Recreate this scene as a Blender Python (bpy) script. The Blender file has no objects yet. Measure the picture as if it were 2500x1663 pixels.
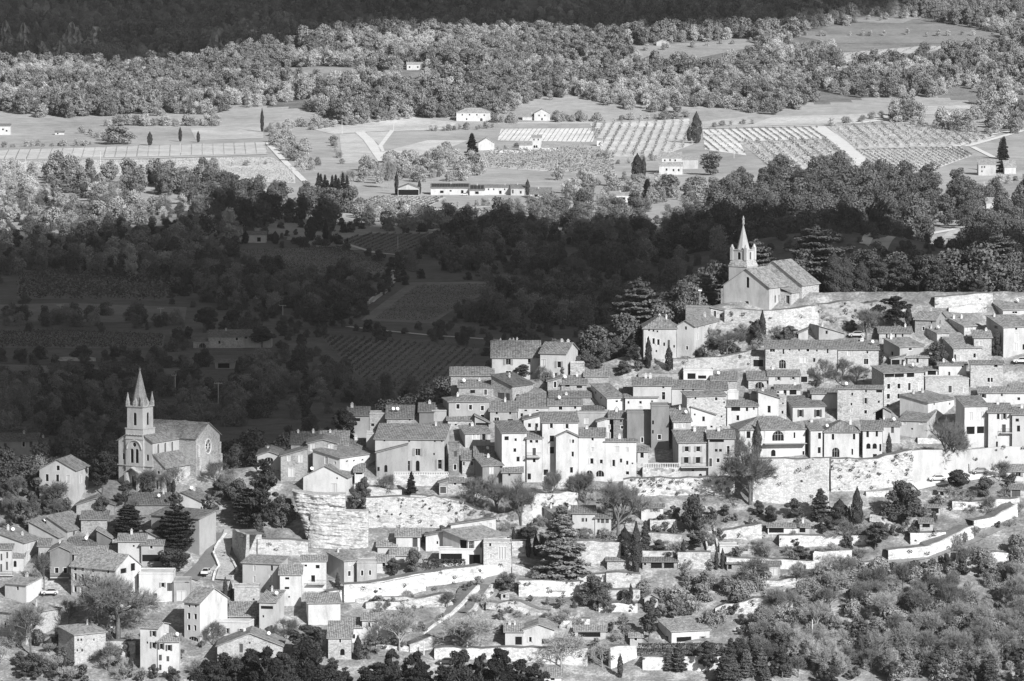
import bpy, bmesh, math, random
import numpy as np
from mathutils import Vector, Matrix
from mathutils.geometry import delaunay_2d_cdt
from mathutils import noise as mnoise
R = math.radians
random.seed(7); rng = np.random.default_rng(7)
S = bpy.context.scene
C = S.collection

# ------------------------------------------------------------------ camera
PITCH = 4.97; CAMZ = 203.0; FPX = 2500 * 200 / 36.0
cam = bpy.data.cameras.new('camera'); cam.lens = 200; cam.sensor_width = 36
cam.clip_start = 1; cam.clip_end = 30000
co = bpy.data.objects.new('camera', cam); C.objects.link(co)
co.location = (0, 0, CAMZ); co.rotation_euler = (R(90 - PITCH), 0, 0)
S.camera = co
# ------------------------------------------------------------------ light
SUN_EL, SUN_AZ = 31.0, 33.0          # azimuth: degrees to the right of straight behind the camera
SV = Vector((math.sin(R(SUN_AZ)) * math.cos(R(SUN_EL)), -math.cos(R(SUN_AZ)) * math.cos(R(SUN_EL)), math.sin(R(SUN_EL))))
w = bpy.data.worlds.new('World'); S.world = w; w.use_nodes = True
nt = w.node_tree; bg = nt.nodes['Background']
sky = nt.nodes.new('ShaderNodeTexSky'); sky.sky_type = 'NISHITA'; sky.sun_disc = False
sky.sun_elevation = R(SUN_EL); sky.sun_rotation = math.atan2(SV.x, SV.y)
bw = nt.nodes.new('ShaderNodeRGBToBW')        # black-and-white picture: grey light
nt.links.new(sky.outputs[0], bw.inputs[0]); nt.links.new(bw.outputs[0], bg.inputs[0])
bg.inputs[1].default_value = 0.055
sl = bpy.data.lights.new('sun', 'SUN'); sl.energy = 4.6; sl.angle = R(0.55); sl.color = (1, 1, 1)
so = bpy.data.objects.new('sun', sl); C.objects.link(so)
so.rotation_euler = (-SV).to_track_quat('-Z', 'Y').to_euler(); so.location = (0, 0, 3000)
S.view_settings.view_transform = 'Standard'; S.view_settings.look = 'None'
S.view_settings.exposure = 0.42; S.view_settings.gamma = 1.0
S.render.engine = 'CYCLES'
cy = S.cycles
cy.max_bounces = 3; cy.diffuse_bounces = 2; cy.glossy_bounces = 1; cy.transmission_bounces = 1; cy.transparent_max_bounces = 4
cy.caustics_reflective = False; cy.caustics_refractive = False
cy.use_denoising = True

# ------------------------------------------------------------------ pixel <-> place
TILES = {'A': (0, 800, 3.564), 'B': (0, 1220, 3.539), 'C': (600, 980, 4.356), 'D': (520, 1300, 4.319), 'E': (1040, 800, 4.127),
 'F': (1480, 520, 3.92), 'G': (1500, 880, 4.356), 'H': (1960, 680, 4.126), 'I': (1960, 1000, 3.92), 'J': (1000, 1160, 4.126),
 'K': (1480, 1180, 3.267), 'L': (900, 1380, 4.365), 'M': (0, 200, 2.8), 'N': (700, 200, 2.8), 'O': (1500, 200, 2.357),
 'P': (0, 560, 1.8856), 'Q': (2000, 1300, 4.32), 'U': (0, 0, 1.8856), 'V': (1250, 0, 1.8856), 'Z': (0, 0, 1.0)}
def px(t, x, y):
    a, b, s = TILES[t]; return a + x / s, b + y / s
cp, sp_ = math.cos(R(PITCH)), math.sin(R(PITCH))
def ray(x, y):
    dx = (x - 1250) / FPX; dy = -(y - 831.5) / FPX
    return np.array([dx, cp + dy * sp_, -sp_ + dy * cp])
def at_depth(x, y, Y):
    d = ray(x, y); t = Y / d[1]
    return Vector((d[0] * t, Y, CAMZ + d[2] * t))

# ------------------------------------------------------------------ terrain height
_yy = np.arange(1250, 1720, 5.0)
_zz = CAMZ - _yy * np.tan(np.radians(PITCH) + np.arctan(((1663 - (_yy - 1330) / 0.2) - 831.5) / FPX))
CREST_Q = np.array([-600, 0, 400, 600, 850, 1050, 1250, 1400, 1550, 1650, 1750, 1900, 2100, 2500, 3100.])
CREST_Y = np.array([1420, 1424, 1430, 1434, 1444, 1464, 1476, 1480, 1490, 1500, 1513, 1519, 1520, 1520, 1520.])
FAR_Y = np.array([0, 3300, 3950, 4500, 4650, 5000, 5700, 9000.])
FZ_L = np.array([0, 0, 8.4, 26, 12, 70, 190, 190.])
FZ_C = np.array([0, 0, 8.4, 53, 36, 72, 190, 190.])
FZ_R = np.array([0, 0, 11, 48, 62, 78, 130, 130.])
def sstep(a, b, t):
    t = np.clip((t - a) / (b - a), 0, 1); return t * t * (3 - 2 * t)
def valley(x, y):
    q = 1250 + x / np.maximum(y, 1000) * FPX
    l = np.interp(y, FAR_Y, FZ_L); c = np.interp(y, FAR_Y, FZ_C); r = np.interp(y, FAR_Y, FZ_R)
    a = sstep(350, 950, q); b = sstep(1500, 2000, q)
    z = l * (1 - a) + c * a; z = z * (1 - b) + r * b
    z = z + 24 * np.exp(-((x - 150) / 85) ** 2 - ((y - 2640) / 95) ** 2)
    z = z + 7 * np.exp(-((x + 150) / 60) ** 2 - ((y - 3050) / 110) ** 2)
    m = sstep(4550, 5000, y)
    z = z + m * (14 * np.sin(x * 0.011 + y * 0.004) + 11 * np.sin(x * 0.027 - y * 0.009 + 1) + 5 * np.sin(x * .06 + y * .03))
    return z
def T(x, y):
    x = np.asarray(x, float); y = np.asarray(y, float)
    q = 1250 + x * 9.55
    yc = np.interp(q, CREST_Q, CREST_Y)
    zf = np.interp(y, _yy, _zz)
    zc = np.interp(yc, _yy, _zz)
    right = sstep(1500, 1900, q)
    b = y - yc
    drop = (0.115 + 0.0 * right) * np.minimum(b, 90 + 40 * right) + 0.33 * np.maximum(b - 90 - 40 * right, 0)
    zh = np.where(y <= yc, zf, zc - drop)
    fore = np.interp(y, [0, 1000, 1245, 1300], [4, 14, 14, 0])
    zh = np.where(y < 1310, np.maximum(zh, fore), zh)
    side = np.interp(q, [-2500, -900, 3400, 5000], [0, 1, 1, 0])       # the hill ends far outside the view
    zh = zh * side
    v = valley(x, y)
    v = np.where(y < 1500, np.minimum(v, 0), v)
    return np.maximum(zh, v)
_marchA = np.concatenate([np.arange(1150, 1720, 1.5), np.arange(1720, 3400, 5), np.arange(3400, 8000, 8)])
def hit(x, y, ymin=1150):
    """first point where the pixel's ray meets the ground"""
    d = ray(x, y)
    Y = _marchA[_marchA >= ymin]; t = Y / d[1]
    z = CAMZ + d[2] * t; g = z - T(d[0] * t, Y)
    i = np.argmax(g < 0)
    if g[i] >= 0: i = len(Y) - 1
    if i == 0: Yh = Y[0]
    else: Yh = Y[i - 1] + (Y[i] - Y[i - 1]) * g[i - 1] / (g[i - 1] - g[i] + 1e-9)
    if ymin < 1600 and Yh > 1600:                 # base hidden behind the crest: it stands just beyond the village edge
        Yh = float(np.interp(x, CREST_Q, CREST_Y)) + 7
    p = at_depth(x, y, float(Yh)); p.z = float(T(p.x, p.y)); return p

# ------------------------------------------------------------------ materials (all grey: the photograph is black and white)
MATS = {}
def _new(name):
    m = bpy.data.materials.new(name); m.use_nodes = True
    n = m.node_tree.nodes; l = m.node_tree.links
    b = n['Principled BSDF']; b.inputs['Roughness'].default_value = .92; b.inputs['Specular IOR Level'].default_value = .15
    return m, n, l, b
def _noise(n, l, vec, scale, detail=4, rough=.6):
    t = n.new('ShaderNodeTexNoise'); t.inputs['Scale'].default_value = scale; t.inputs['Detail'].default_value = detail
    t.inputs['Roughness'].default_value = rough
    if vec is not None: l.new(vec, t.inputs['Vector'])
    return t.outputs['Fac']
def _ramp(n, l, fac, stops):
    r = n.new('ShaderNodeValToRGB'); e = r.color_ramp.elements
    e[0].position, e[0].color = stops[0][0], (stops[0][1],) * 3 + (1,)
    e[1].position, e[1].color = stops[-1][0], (stops[-1][1],) * 3 + (1,)
    for p, v in stops[1:-1]:
        k = e.new(p); k.color = (v, v, v, 1)
    l.new(fac, r.inputs['Fac']); return r.outputs['Color']
def _math(n, l, op, a, b):
    m = n.new('ShaderNodeMath'); m.operation = op
    for i, v in enumerate((a, b)):
        if isinstance(v, (int, float)): m.inputs[i].default_value = v
        else: l.new(v, m.inputs[i])
    return m.outputs[0]
def _pos(n, obj=False):
    if obj: return n.new('ShaderNodeTexCoord').outputs['Object']
    return n.new('ShaderNodeNewGeometry').outputs['Position']
def _bump(n, l, b, h, dist, strength=.6):
    k = n.new('ShaderNodeBump'); k.inputs['Distance'].default_value = dist; k.inputs['Strength'].default_value = strength
    l.new(h, k.inputs['Height']); l.new(k.outputs[0], b.inputs['Normal'])
def plain(name, v, rough=.8, spec=.15, metal=0):
    if name in MATS: return MATS[name]
    m, n, l, b = _new(name); b.inputs['Base Color'].default_value = (v, v, v, 1); b.inputs['Roughness'].default_value = rough
    b.inputs['Specular IOR Level'].default_value = spec; b.inputs['Metallic'].default_value = metal
    MATS[name] = m; return m
def plaster(v):
    name = 'plaster_%02d' % round(v * 100)
    if name in MATS: return MATS[name]
    m, n, l, b = _new(name); p = _pos(n)
    mp = n.new('ShaderNodeMapping'); mp.inputs['Scale'].default_value = (1, 1, .35); l.new(p, mp.inputs[0])   # rain streaks run down
    a = _noise(n, l, mp.outputs[0], .55, 6, .68); c = _noise(n, l, p, 5, 3); g = _noise(n, l, p, .12, 2)
    s = _math(n, l, 'ADD', _math(n, l, 'MULTIPLY', a, .55), _math(n, l, 'ADD', _math(n, l, 'MULTIPLY', c, .2), _math(n, l, 'MULTIPLY', g, .25)))
    l.new(_ramp(n, l, s, [(.28, v * .4), (.42, v * .8), (.53, v * 1.0), (.7, v * 1.14)]), b.inputs['Base Color'])
    _bump(n, l, b, c, .03); MATS[name] = m; return m
def stone(v, scale=2.2, dark=.45):
    name = 'stone_%02d_%02d' % (round(v * 100), round(scale * 10))
    if name in MATS: return MATS[name]
    m, n, l, b = _new(name); p = _pos(n)
    mp = n.new('ShaderNodeMapping'); mp.inputs['Scale'].default_value = (1, 1, 1.8); l.new(p, mp.inputs[0])
    vo = n.new('ShaderNodeTexVoronoi'); vo.inputs['Scale'].default_value = scale; l.new(mp.outputs[0], vo.inputs['Vector'])
    ve = n.new('ShaderNodeTexVoronoi'); ve.feature = 'DISTANCE_TO_EDGE'; ve.inputs['Scale'].default_value = scale; l.new(mp.outputs[0], ve.inputs['Vector'])
    cell = n.new('ShaderNodeSeparateColor'); l.new(vo.outputs['Color'], cell.inputs[0])
    big = _noise(n, l, p, .25, 5, .65)
    s = _math(n, l, 'ADD', _math(n, l, 'MULTIPLY', cell.outputs[0], .4), _math(n, l, 'MULTIPLY', big, .75))
    col = _ramp(n, l, s, [(.25, v * dark), (.45, v * .82), (.6, v), (.85, v * 1.15)])
    mx = n.new('ShaderNodeMix'); mx.data_type = 'RGBA'; mx.blend_type = 'MULTIPLY'; mx.inputs[0].default_value = 1
    l.new(col, mx.inputs[6]); l.new(_ramp(n, l, ve.outputs['Distance'], [(0, .72), (.1, 1)]), mx.inputs[7])
    l.new(mx.outputs[2], b.inputs['Base Color'])
    _bump(n, l, b, ve.outputs['Distance'], .12, .7); MATS[name] = m; return m
def tiles(v):
    """barrel tiles: columns run down the slope (UV in metres: x along the eave, y up the slope)"""
    v = v * .78; name = 'roof_tiles_%02d' % round(v * 100)
    if name in MATS: return MATS[name]
    m, n, l, b = _new(name)
    uv = n.new('ShaderNodeUVMap').outputs[0]; p = _pos(n)
    sx = n.new('ShaderNodeSeparateXYZ'); l.new(uv, sx.inputs[0])
    wob = _noise(n, l, p, .8, 2)
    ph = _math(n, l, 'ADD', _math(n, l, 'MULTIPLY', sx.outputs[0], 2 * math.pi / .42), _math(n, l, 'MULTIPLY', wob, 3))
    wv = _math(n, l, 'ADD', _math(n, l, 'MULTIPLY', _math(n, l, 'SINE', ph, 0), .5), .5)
    cell = n.new('ShaderNodeTexVoronoi'); cell.inputs['Scale'].default_value = 2.3; l.new(uv, cell.inputs['Vector'])
    cs = n.new('ShaderNodeSeparateColor'); l.new(cell.outputs['Color'], cs.inputs[0])
    big = _noise(n, l, p, .45, 5, .7)
    s = _math(n, l, 'ADD', _math(n, l, 'MULTIPLY', cs.outputs[0], .45), _math(n, l, 'MULTIPLY', big, .7))
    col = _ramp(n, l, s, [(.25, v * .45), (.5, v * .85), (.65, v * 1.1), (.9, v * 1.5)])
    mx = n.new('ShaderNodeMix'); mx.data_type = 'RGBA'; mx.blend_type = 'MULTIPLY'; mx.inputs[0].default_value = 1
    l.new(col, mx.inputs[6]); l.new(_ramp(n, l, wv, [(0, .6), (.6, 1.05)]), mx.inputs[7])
    l.new(mx.outputs[2], b.inputs['Base Color'])
    _bump(n, l, b, wv, .08, .8); MATS[name] = m; return m
def leafm(name, v, var=.5):
    if name in MATS: return MATS[name]
    m, n, l, b = _new(name); oi = n.new('ShaderNodeObjectInfo'); p = _pos(n)
    a = _noise(n, l, p, .7, 3); g = _noise(n, l, p, 3.5, 2)
    s = _math(n, l, 'ADD', _math(n, l, 'MULTIPLY', a, .5), _math(n, l, 'MULTIPLY', g, .5))
    col = _ramp(n, l, s, [(.3, v * (1 - var)), (.5, v), (.7, v * (1 + var))])
    r = _math(n, l, 'ADD', _math(n, l, 'MULTIPLY', oi.outputs['Random'], .6), .7)
    mx = n.new('ShaderNodeMix'); mx.data_type = 'RGBA'; mx.blend_type = 'MULTIPLY'; mx.inputs[0].default_value = 1
    l.new(col, mx.inputs[6]); l.new(r, mx.inputs[7]); l.new(mx.outputs[2], b.inputs['Base Color'])
    b.inputs['Specular IOR Level'].default_value = .08; MATS[name] = m; return m
def groundm(name, v, sc=(.02, .3, 2.5), var=.45, bumpd=.15):
    if name in MATS: return MATS[name]
    m, n, l, b = _new(name); p = _pos(n)
    s = None
    for k, wt in zip(sc, (.4, .35, .3)):
        t = _math(n, l, 'MULTIPLY', _noise(n, l, p, k, 5, .65), wt); s = t if s is None else _math(n, l, 'ADD', s, t)
    l.new(_ramp(n, l, s, [(.36, v * (1 - var)), (.5, v), (.64, v * (1 + var))]), b.inputs['Base Color'])
    _bump(n, l, b, _noise(n, l, p, 1.5, 4), bumpd); MATS[name] = m; return m
def rockym(name):
    m, n, l, b = _new(name); p = _pos(n)
    a = _noise(n, l, p, .16, 6, .7); g = _noise(n, l, p, 1.6, 4, .6)
    s = _math(n, l, 'ADD', _math(n, l, 'MULTIPLY', a, .65), _math(n, l, 'MULTIPLY', g, .35))
    l.new(_ramp(n, l, s, [(.34, .10), (.45, .2), (.53, .29), (.6, .48), (.72, .62)]), b.inputs['Base Color']); _bump(n, l, b, g, .35); MATS[name] = m; return m
GLASS = plain('window_glass', .012, .35, .12)
FRAME = plain('window_frame', .62, .7)
SURR = plain('stone_surround', .66, .85)
SH_L = plain('shutter_pale', .55, .7); SH_M = plain('shutter_grey', .27, .7); SH_D = plain('shutter_dark', .09, .7)
DARK = plain('opening_shade', .012, .95); WOOD = plain('door_wood', .08, .8)  # near-black sheet puts the shade of open holes into colour
BARK = groundm('bark', .13, (.5, 2, 8)); BARKL = groundm('bark_pale', .3, (.5, 2, 8))
IRON = plain('iron', .05, .5, .4); WHITE = plain('white_paint', .8, .5)

# ------------------------------------------------------------------ mesh helpers
class MB:
    def __init__(s): s.v = []; s.f = []; s.m = []; s.uv = []
    def face(s, pts, mi=0, uv=None):
        b = len(s.v); s.v += [tuple(p) for p in pts]; s.f.append(tuple(range(b, b + len(pts)))); s.m.append(mi); s.uv.append(uv)
    def box(s, a, b, mi=0):
        x0, y0, z0 = a; x1, y1, z1 = b
        P = [(x0, y0, z0), (x1, y0, z0), (x1, y1, z0), (x0, y1, z0), (x0, y0, z1), (x1, y0, z1), (x1, y1, z1), (x0, y1, z1)]
        for q in ((0, 1, 5, 4), (1, 2, 6, 5), (2, 3, 7, 6), (3, 0, 4, 7), (4, 5, 6, 7), (3, 2, 1, 0)): s.face([P[i] for i in q], mi)
    def cyl(s, p0, p1, r0, r1, n=6, mi=0, cap=True):
        p0 = Vector(p0); p1 = Vector(p1); ax = (p1 - p0).normalized()
        a = ax.orthogonal().normalized(); b = ax.cross(a)
        A = [p0 + (a * math.cos(t) + b * math.sin(t)) * r0 for t in [2 * math.pi * i / n for i in range(n)]]
        B = [p1 + (a * math.cos(t) + b * math.sin(t)) * r1 for t in [2 * math.pi * i / n for i in range(n)]]
        for i in range(n): s.face([A[i], A[(i + 1) % n], B[(i + 1) % n], B[i]], mi)
        if cap: s.face(B, mi); s.face(A[::-1], mi)
    def slab(s, pts, th, mi=0, uv=None):
        """solid sheet: pts is the top face, counter-clockwise seen from above"""
        lo = [(p[0], p[1], p[2] - th) for p in pts]
        s.face(pts, mi, uv); s.face(lo[::-1], mi)
        n = len(pts)
        for i in range(n): s.face([lo[i], lo[(i + 1) % n], pts[(i + 1) % n], pts[i]], mi)
    def mesh(s, name, mats):
        me = bpy.data.meshes.new(name); me.from_pydata(s.v, [], s.f)
        for m in mats: me.materials.append(m)
        me.polygons.foreach_set('material_index', s.m)
        if any(u is not None for u in s.uv):
            L = me.uv_layers.new(name='UVMap'); d = []
            for f, u in zip(s.f, s.uv):
                d += [c for q in (u if u is not None else [(0, 0)] * len(f)) for c in q]
            L.data.foreach_set('uv', d)
        me.update(); return me
    def obj(s, name, mats, parent=None, loc=(0, 0, 0), rz=0): return link(name, s.mesh(name, mats), parent, loc, rz)
def link(name, data, parent=None, loc=(0, 0, 0), rz=0):
    o = bpy.data.objects.new(name, data); C.objects.link(o); o.parent = parent; o.location = loc; o.rotation_euler = (0, 0, rz); return o
def tag(o, label=None, cat=None, group=None, kind=None):
    if label: o['label'] = label
    if cat: o['category'] = cat
    if group: o['group'] = group
    if kind: o['kind'] = kind
    return o
def np_mesh(name, V, F, mats, mi=None):
    V = np.asarray(V, np.float32); F = np.asarray(F, np.int32); k = F.shape[1]
    me = bpy.data.meshes.new(name); me.vertices.add(len(V)); me.vertices.foreach_set('co', V.ravel())
    me.loops.add(F.size); me.loops.foreach_set('vertex_index', F.ravel())
    me.polygons.add(len(F)); me.polygons.foreach_set('loop_start', np.arange(0, F.size, k, dtype=np.int32))
    for m in mats: me.materials.append(m)
    if mi is not None: me.polygons.foreach_set('material_index', np.asarray(mi, np.int32))
    me.update(calc_edges=True); me.validate(); return me

# ------------------------------------------------------------------ ground sheet
def build_ground():
    xs = np.concatenate([-np.geomspace(3100, 420, 26)[:-1], np.linspace(-420, 420, 211), np.geomspace(420, 3100, 26)[1:]])
    ys = np.concatenate([np.linspace(-1400, 1150, 24), np.arange(1160, 1640, 2.5), np.arange(1640, 2400, 10), np.arange(2400, 4500, 14), np.arange(4500, 5400, 16), np.linspace(5400, 6900, 50)])
    X, Y = np.meshgrid(xs, ys); Z = T(X, Y)
    Z = Z + np.where((Y > 1300) & (Y < 1600), .25 * np.sin(X * .9 + Y * .4) * np.sin(Y * 1.1 - X * .3), 0)
    V = np.stack([X, Y, Z], -1).reshape(-1, 3); nx, ny = len(xs), len(ys)
    i = np.arange(nx * ny).reshape(ny, nx)
    F = np.stack([i[:-1, :-1], i[:-1, 1:], i[1:, 1:], i[1:, :-1]], -1).reshape(-1, 4)
    yc = Y[:-1, :-1].reshape(-1); xc = X[:-1, :-1].reshape(-1)
    q = 1250 + xc * 9.55
    crest = np.interp(q, CREST_Q, CREST_Y) + 4
    mi = np.where(yc < crest, 0, np.where(yc < 2930 + 50 * np.sin(xc * .02) + 25 * np.sin(xc * .09), 3, np.where(yc < 4095 + 30 * np.sin(xc * .05), 1, 2)))
    me = np_mesh('ground', V, F, [rockym('hillside_grass'), groundm('valley_meadow', .38, (.012, .12, 1.2), .4), groundm('forest_floor', .2, (.01, .06, .4), .6, .5), groundm('brush_floor', .15, (.02, .15, 1), .5, .5)], mi)
    o = link('ground', me); tag(o, kind='structure')
build_ground()
def patch(name, pts, mat, off=.12, step=9, parent=None, ymin=1620, world=None):
    """a field or lane lying on the ground: outline in pixels (or world xy), filled and draped"""
    w2 = world or [hit(x, y, ymin).xy for x, y in pts]
    P = []
    n = len(w2)
    for i in range(n):
        a, b = Vector(w2[i]), Vector(w2[(i + 1) % n]); k = max(1, int((b - a).length / step))
        for j in range(k): P.append(a.lerp(b, j / k))
    ne = len(P)
    bx = [min(p.x for p in P), max(p.x for p in P), min(p.y for p in P), max(p.y for p in P)]
    extra = []
    if step > 0:
        for gx in np.arange(bx[0], bx[1], step):
            for gy in np.arange(bx[2], bx[3], step): extra.append(Vector((float(gx) + random.uniform(-.3, .3), float(gy) + random.uniform(-.3, .3))))
    if len(extra) > 6000: extra = extra[::len(extra) // 5000]
    r = delaunay_2d_cdt(P + extra, [(i, (i + 1) % ne) for i in range(ne)], [], 1, 1e-4)
    V2, F2 = r[0], r[2]
    X = np.array([v[0] for v in V2]); Y = np.array([v[1] for v in V2]); Z = T(X, Y) + off
    me = bpy.data.meshes.new(name); me.from_pydata(list(zip(X.tolist(), Y.tolist(), Z.tolist())), [], [f if True else f for f in F2])
    me.materials.append(mat); me.update()
    o = link(name, me, parent)
    if parent is None: tag(o, kind='structure')
    return o, w2
def strip(name, pts, wid, mat, off=.16, ymin=1620, tile=None):
    if tile: pts = [px(tile, *p) for p in pts]
    P = [hit(x, y, ymin) for x, y in pts]
    Q = []
    for a, b in zip(P[:-1], P[1:]):
        k = max(1, int((b - a).length / 5))
        Q += [a.lerp(b, j / k) for j in range(k)]
    Q.append(P[-1]); mb = MB(); L = []
    for i, p in enumerate(Q):
        d = (Q[min(i + 1, len(Q) - 1)] - Q[max(i - 1, 0)]); d.z = 0; d.normalize(); nn = Vector((-d.y, d.x, 0)) * wid / 2
        row = []
        for s in (-1, 1):
            e = p + nn * s; row.append((e.x, e.y, float(T(e.x, e.y)) + off))
        L.append(row)
    for a, b in zip(L[:-1], L[1:]): mb.face([a[0], b[0], b[1], a[1]][::-1])
    me = mb.mesh(name, [mat]); me.update(); o = link(name, me); return tag(o, kind='structure')
def quads(P, N, s, jit=.7, asp=1.0, rg=rng):
    n = len(P); N = N + rg.normal(0, jit, (n, 3)); N /= np.linalg.norm(N, axis=1)[:, None] + 1e-9
    A = np.cross(N, rg.normal(0, 1, (n, 3))); A /= np.linalg.norm(A, axis=1)[:, None] + 1e-9
    B = np.cross(N, A); s = (s * rg.uniform(.6, 1.4, n))[:, None]
    V = np.stack([P - A * s * asp - B * s * .35, P + A * s * asp * .3 - B * s, P + A * s * asp + B * s * .35, P - A * s * asp * .3 + B * s], 1).reshape(-1, 3)
    return V, np.arange(4 * n).reshape(-1, 4)
def blob(c, r, n, rg, shell=.65, flat=1.0):
    d = rg.normal(0, 1, (n, 3)); d /= np.linalg.norm(d, axis=1)[:, None]
    rad = (shell + (1 - shell) * rg.random(n) ** .5)[:, None]
    r3 = np.array([r, r, r * flat]); return np.array(c) + d * rad * r3, d
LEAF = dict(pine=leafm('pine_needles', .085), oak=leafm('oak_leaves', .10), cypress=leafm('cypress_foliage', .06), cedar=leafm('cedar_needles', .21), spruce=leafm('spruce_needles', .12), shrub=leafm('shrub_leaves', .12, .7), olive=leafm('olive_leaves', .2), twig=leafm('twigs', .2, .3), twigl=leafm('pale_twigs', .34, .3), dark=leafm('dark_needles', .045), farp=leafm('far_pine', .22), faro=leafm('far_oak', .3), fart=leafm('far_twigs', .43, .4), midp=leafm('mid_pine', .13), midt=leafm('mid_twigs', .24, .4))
# ------------------------------------------------------------------ houses
_WC = {}
def arch_poly(w, h, n=8):
    r = min(w / 2, h * .6); zs = h / 2 - r
    return [(-w / 2, -h / 2), (w / 2, -h / 2)] + [(w / 2 * math.cos(t), zs + r * math.sin(t)) for t in [math.pi * i / n for i in range(n + 1)]]
def round_poly(w, h, n=12): return [(w / 2 * math.cos(2 * math.pi * i / n), h / 2 * math.sin(2 * math.pi * i / n)) for i in range(n)]
def hole_poly(k, w, h):
    if k == 'a': return arch_poly(w, h)
    if k == 'r': return round_poly(w, h)
    return [(-w / 2, -h / 2), (w / 2, -h / 2), (w / 2, h / 2), (-w / 2, h / 2)]
REV = .22
def window_mesh(k, w, h):
    key = (k, round(w, 1), round(h, 1))
    if key in _WC: return _WC[key]
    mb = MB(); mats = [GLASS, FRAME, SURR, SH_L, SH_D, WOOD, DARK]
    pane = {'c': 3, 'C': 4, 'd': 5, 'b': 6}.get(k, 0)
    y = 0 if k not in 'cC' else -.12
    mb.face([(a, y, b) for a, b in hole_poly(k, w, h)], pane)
    if k in 'wo' or (k == 'a' and w > 1.2):
        t = .05; e = -.04
        mb.box((-w / 2, e, -h / 2), (-w / 2 + t, 0, h / 2), 1); mb.box((w / 2 - t, e, -h / 2), (w / 2, 0, h / 2 if k != 'a' else 0), 1)
        n = max(2, round(w / .7))
        for i in (range(1, n) if w > 1.15 else ()): x = -w / 2 + w * i / max(n, 2); mb.box((x - t / 2, e, -h / 2), (x + t / 2, 0, h / 2), 1)
        if k != 'a': mb.box((-w / 2, e, h / 2 - t), (w / 2, 0, h / 2), 1); mb.box((-w / 2, e, -h / 2), (w / 2, 0, -h / 2 + t), 1)
        if h > 2.0: mb.box((-w / 2, e, h * .12), (w / 2, 0, h * .12 + t * .7), 1)
    if k in 'cCd':
        mb.box((-.02, y - .03, -h / 2), (.02, y, h / 2), 6)
    if k in 'wocd':
        t = .11; e0, e1 = -REV - .035, -REV + .02
        mb.box((-w / 2 - t, e0, -h / 2 - t), (w / 2 + t, e1, -h / 2), 2); mb.box((-w / 2 - t, e0, h / 2), (w / 2 + t, e1, h / 2 + t), 2)
        mb.box((-w / 2 - t, e0, -h / 2), (-w / 2, e1, h / 2), 2); mb.box((w / 2, e0, -h / 2), (w / 2 + t, e1, h / 2), 2)
    me = mb.mesh('window', mats); _WC[key] = me; return me
def shutter_mesh(w, h, dark):
    key = ('sh', round(w, 1), round(h, 1), dark)
    if key in _WC: return _WC[key]
    mb = MB(); mb.box((-w / 2, -.05, -h / 2), (w / 2, 0, h / 2))
    for z in (-h * .3, h * .3): mb.box((-w / 2, -.07, z - .06), (w / 2, -.05, z + .06))
    me = mb.mesh('shutter', [[SH_M, SH_D, SH_L][dark]]); _WC[key] = me; return me
def parse(wins):
    out = []
    for t in wins.split():
        k = t[0]; v = [float(q) for q in t[1:].split(',')]
        if len(v) == 3: v.append(v[2])
        out.append((k, *v))
    return out
def wall_with_holes(mb, poly, holes, m3, inward, mi=0):
    """poly and holes in wall coordinates; m3 maps them into the house; reveals run inward"""
    V = [Vector(p) for p in poly]; faces = [list(range(len(poly)))]
    for h in holes:
        b = len(V); V += [Vector(p) for p in h]; faces.append(list(range(b, b + len(h))))
    r = delaunay_2d_cdt(V, [], faces, 1, 1e-5)
    P = [m3(v[0], v[1]) for v in r[0]]
    for f, of in zip(r[2], r[5]):
        if any(i > 0 for i in of): continue
        mb.face([P[i] for i in f], mi)
    iv = Vector(inward) * REV
    for h in holes:
        Q = [Vector(m3(*p)) for p in h]
        for i in range(len(Q)):
            a, b = Q[i], Q[(i + 1) % len(Q)]; mb.face([a, b, b + iv, a + iv], mi)
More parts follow.
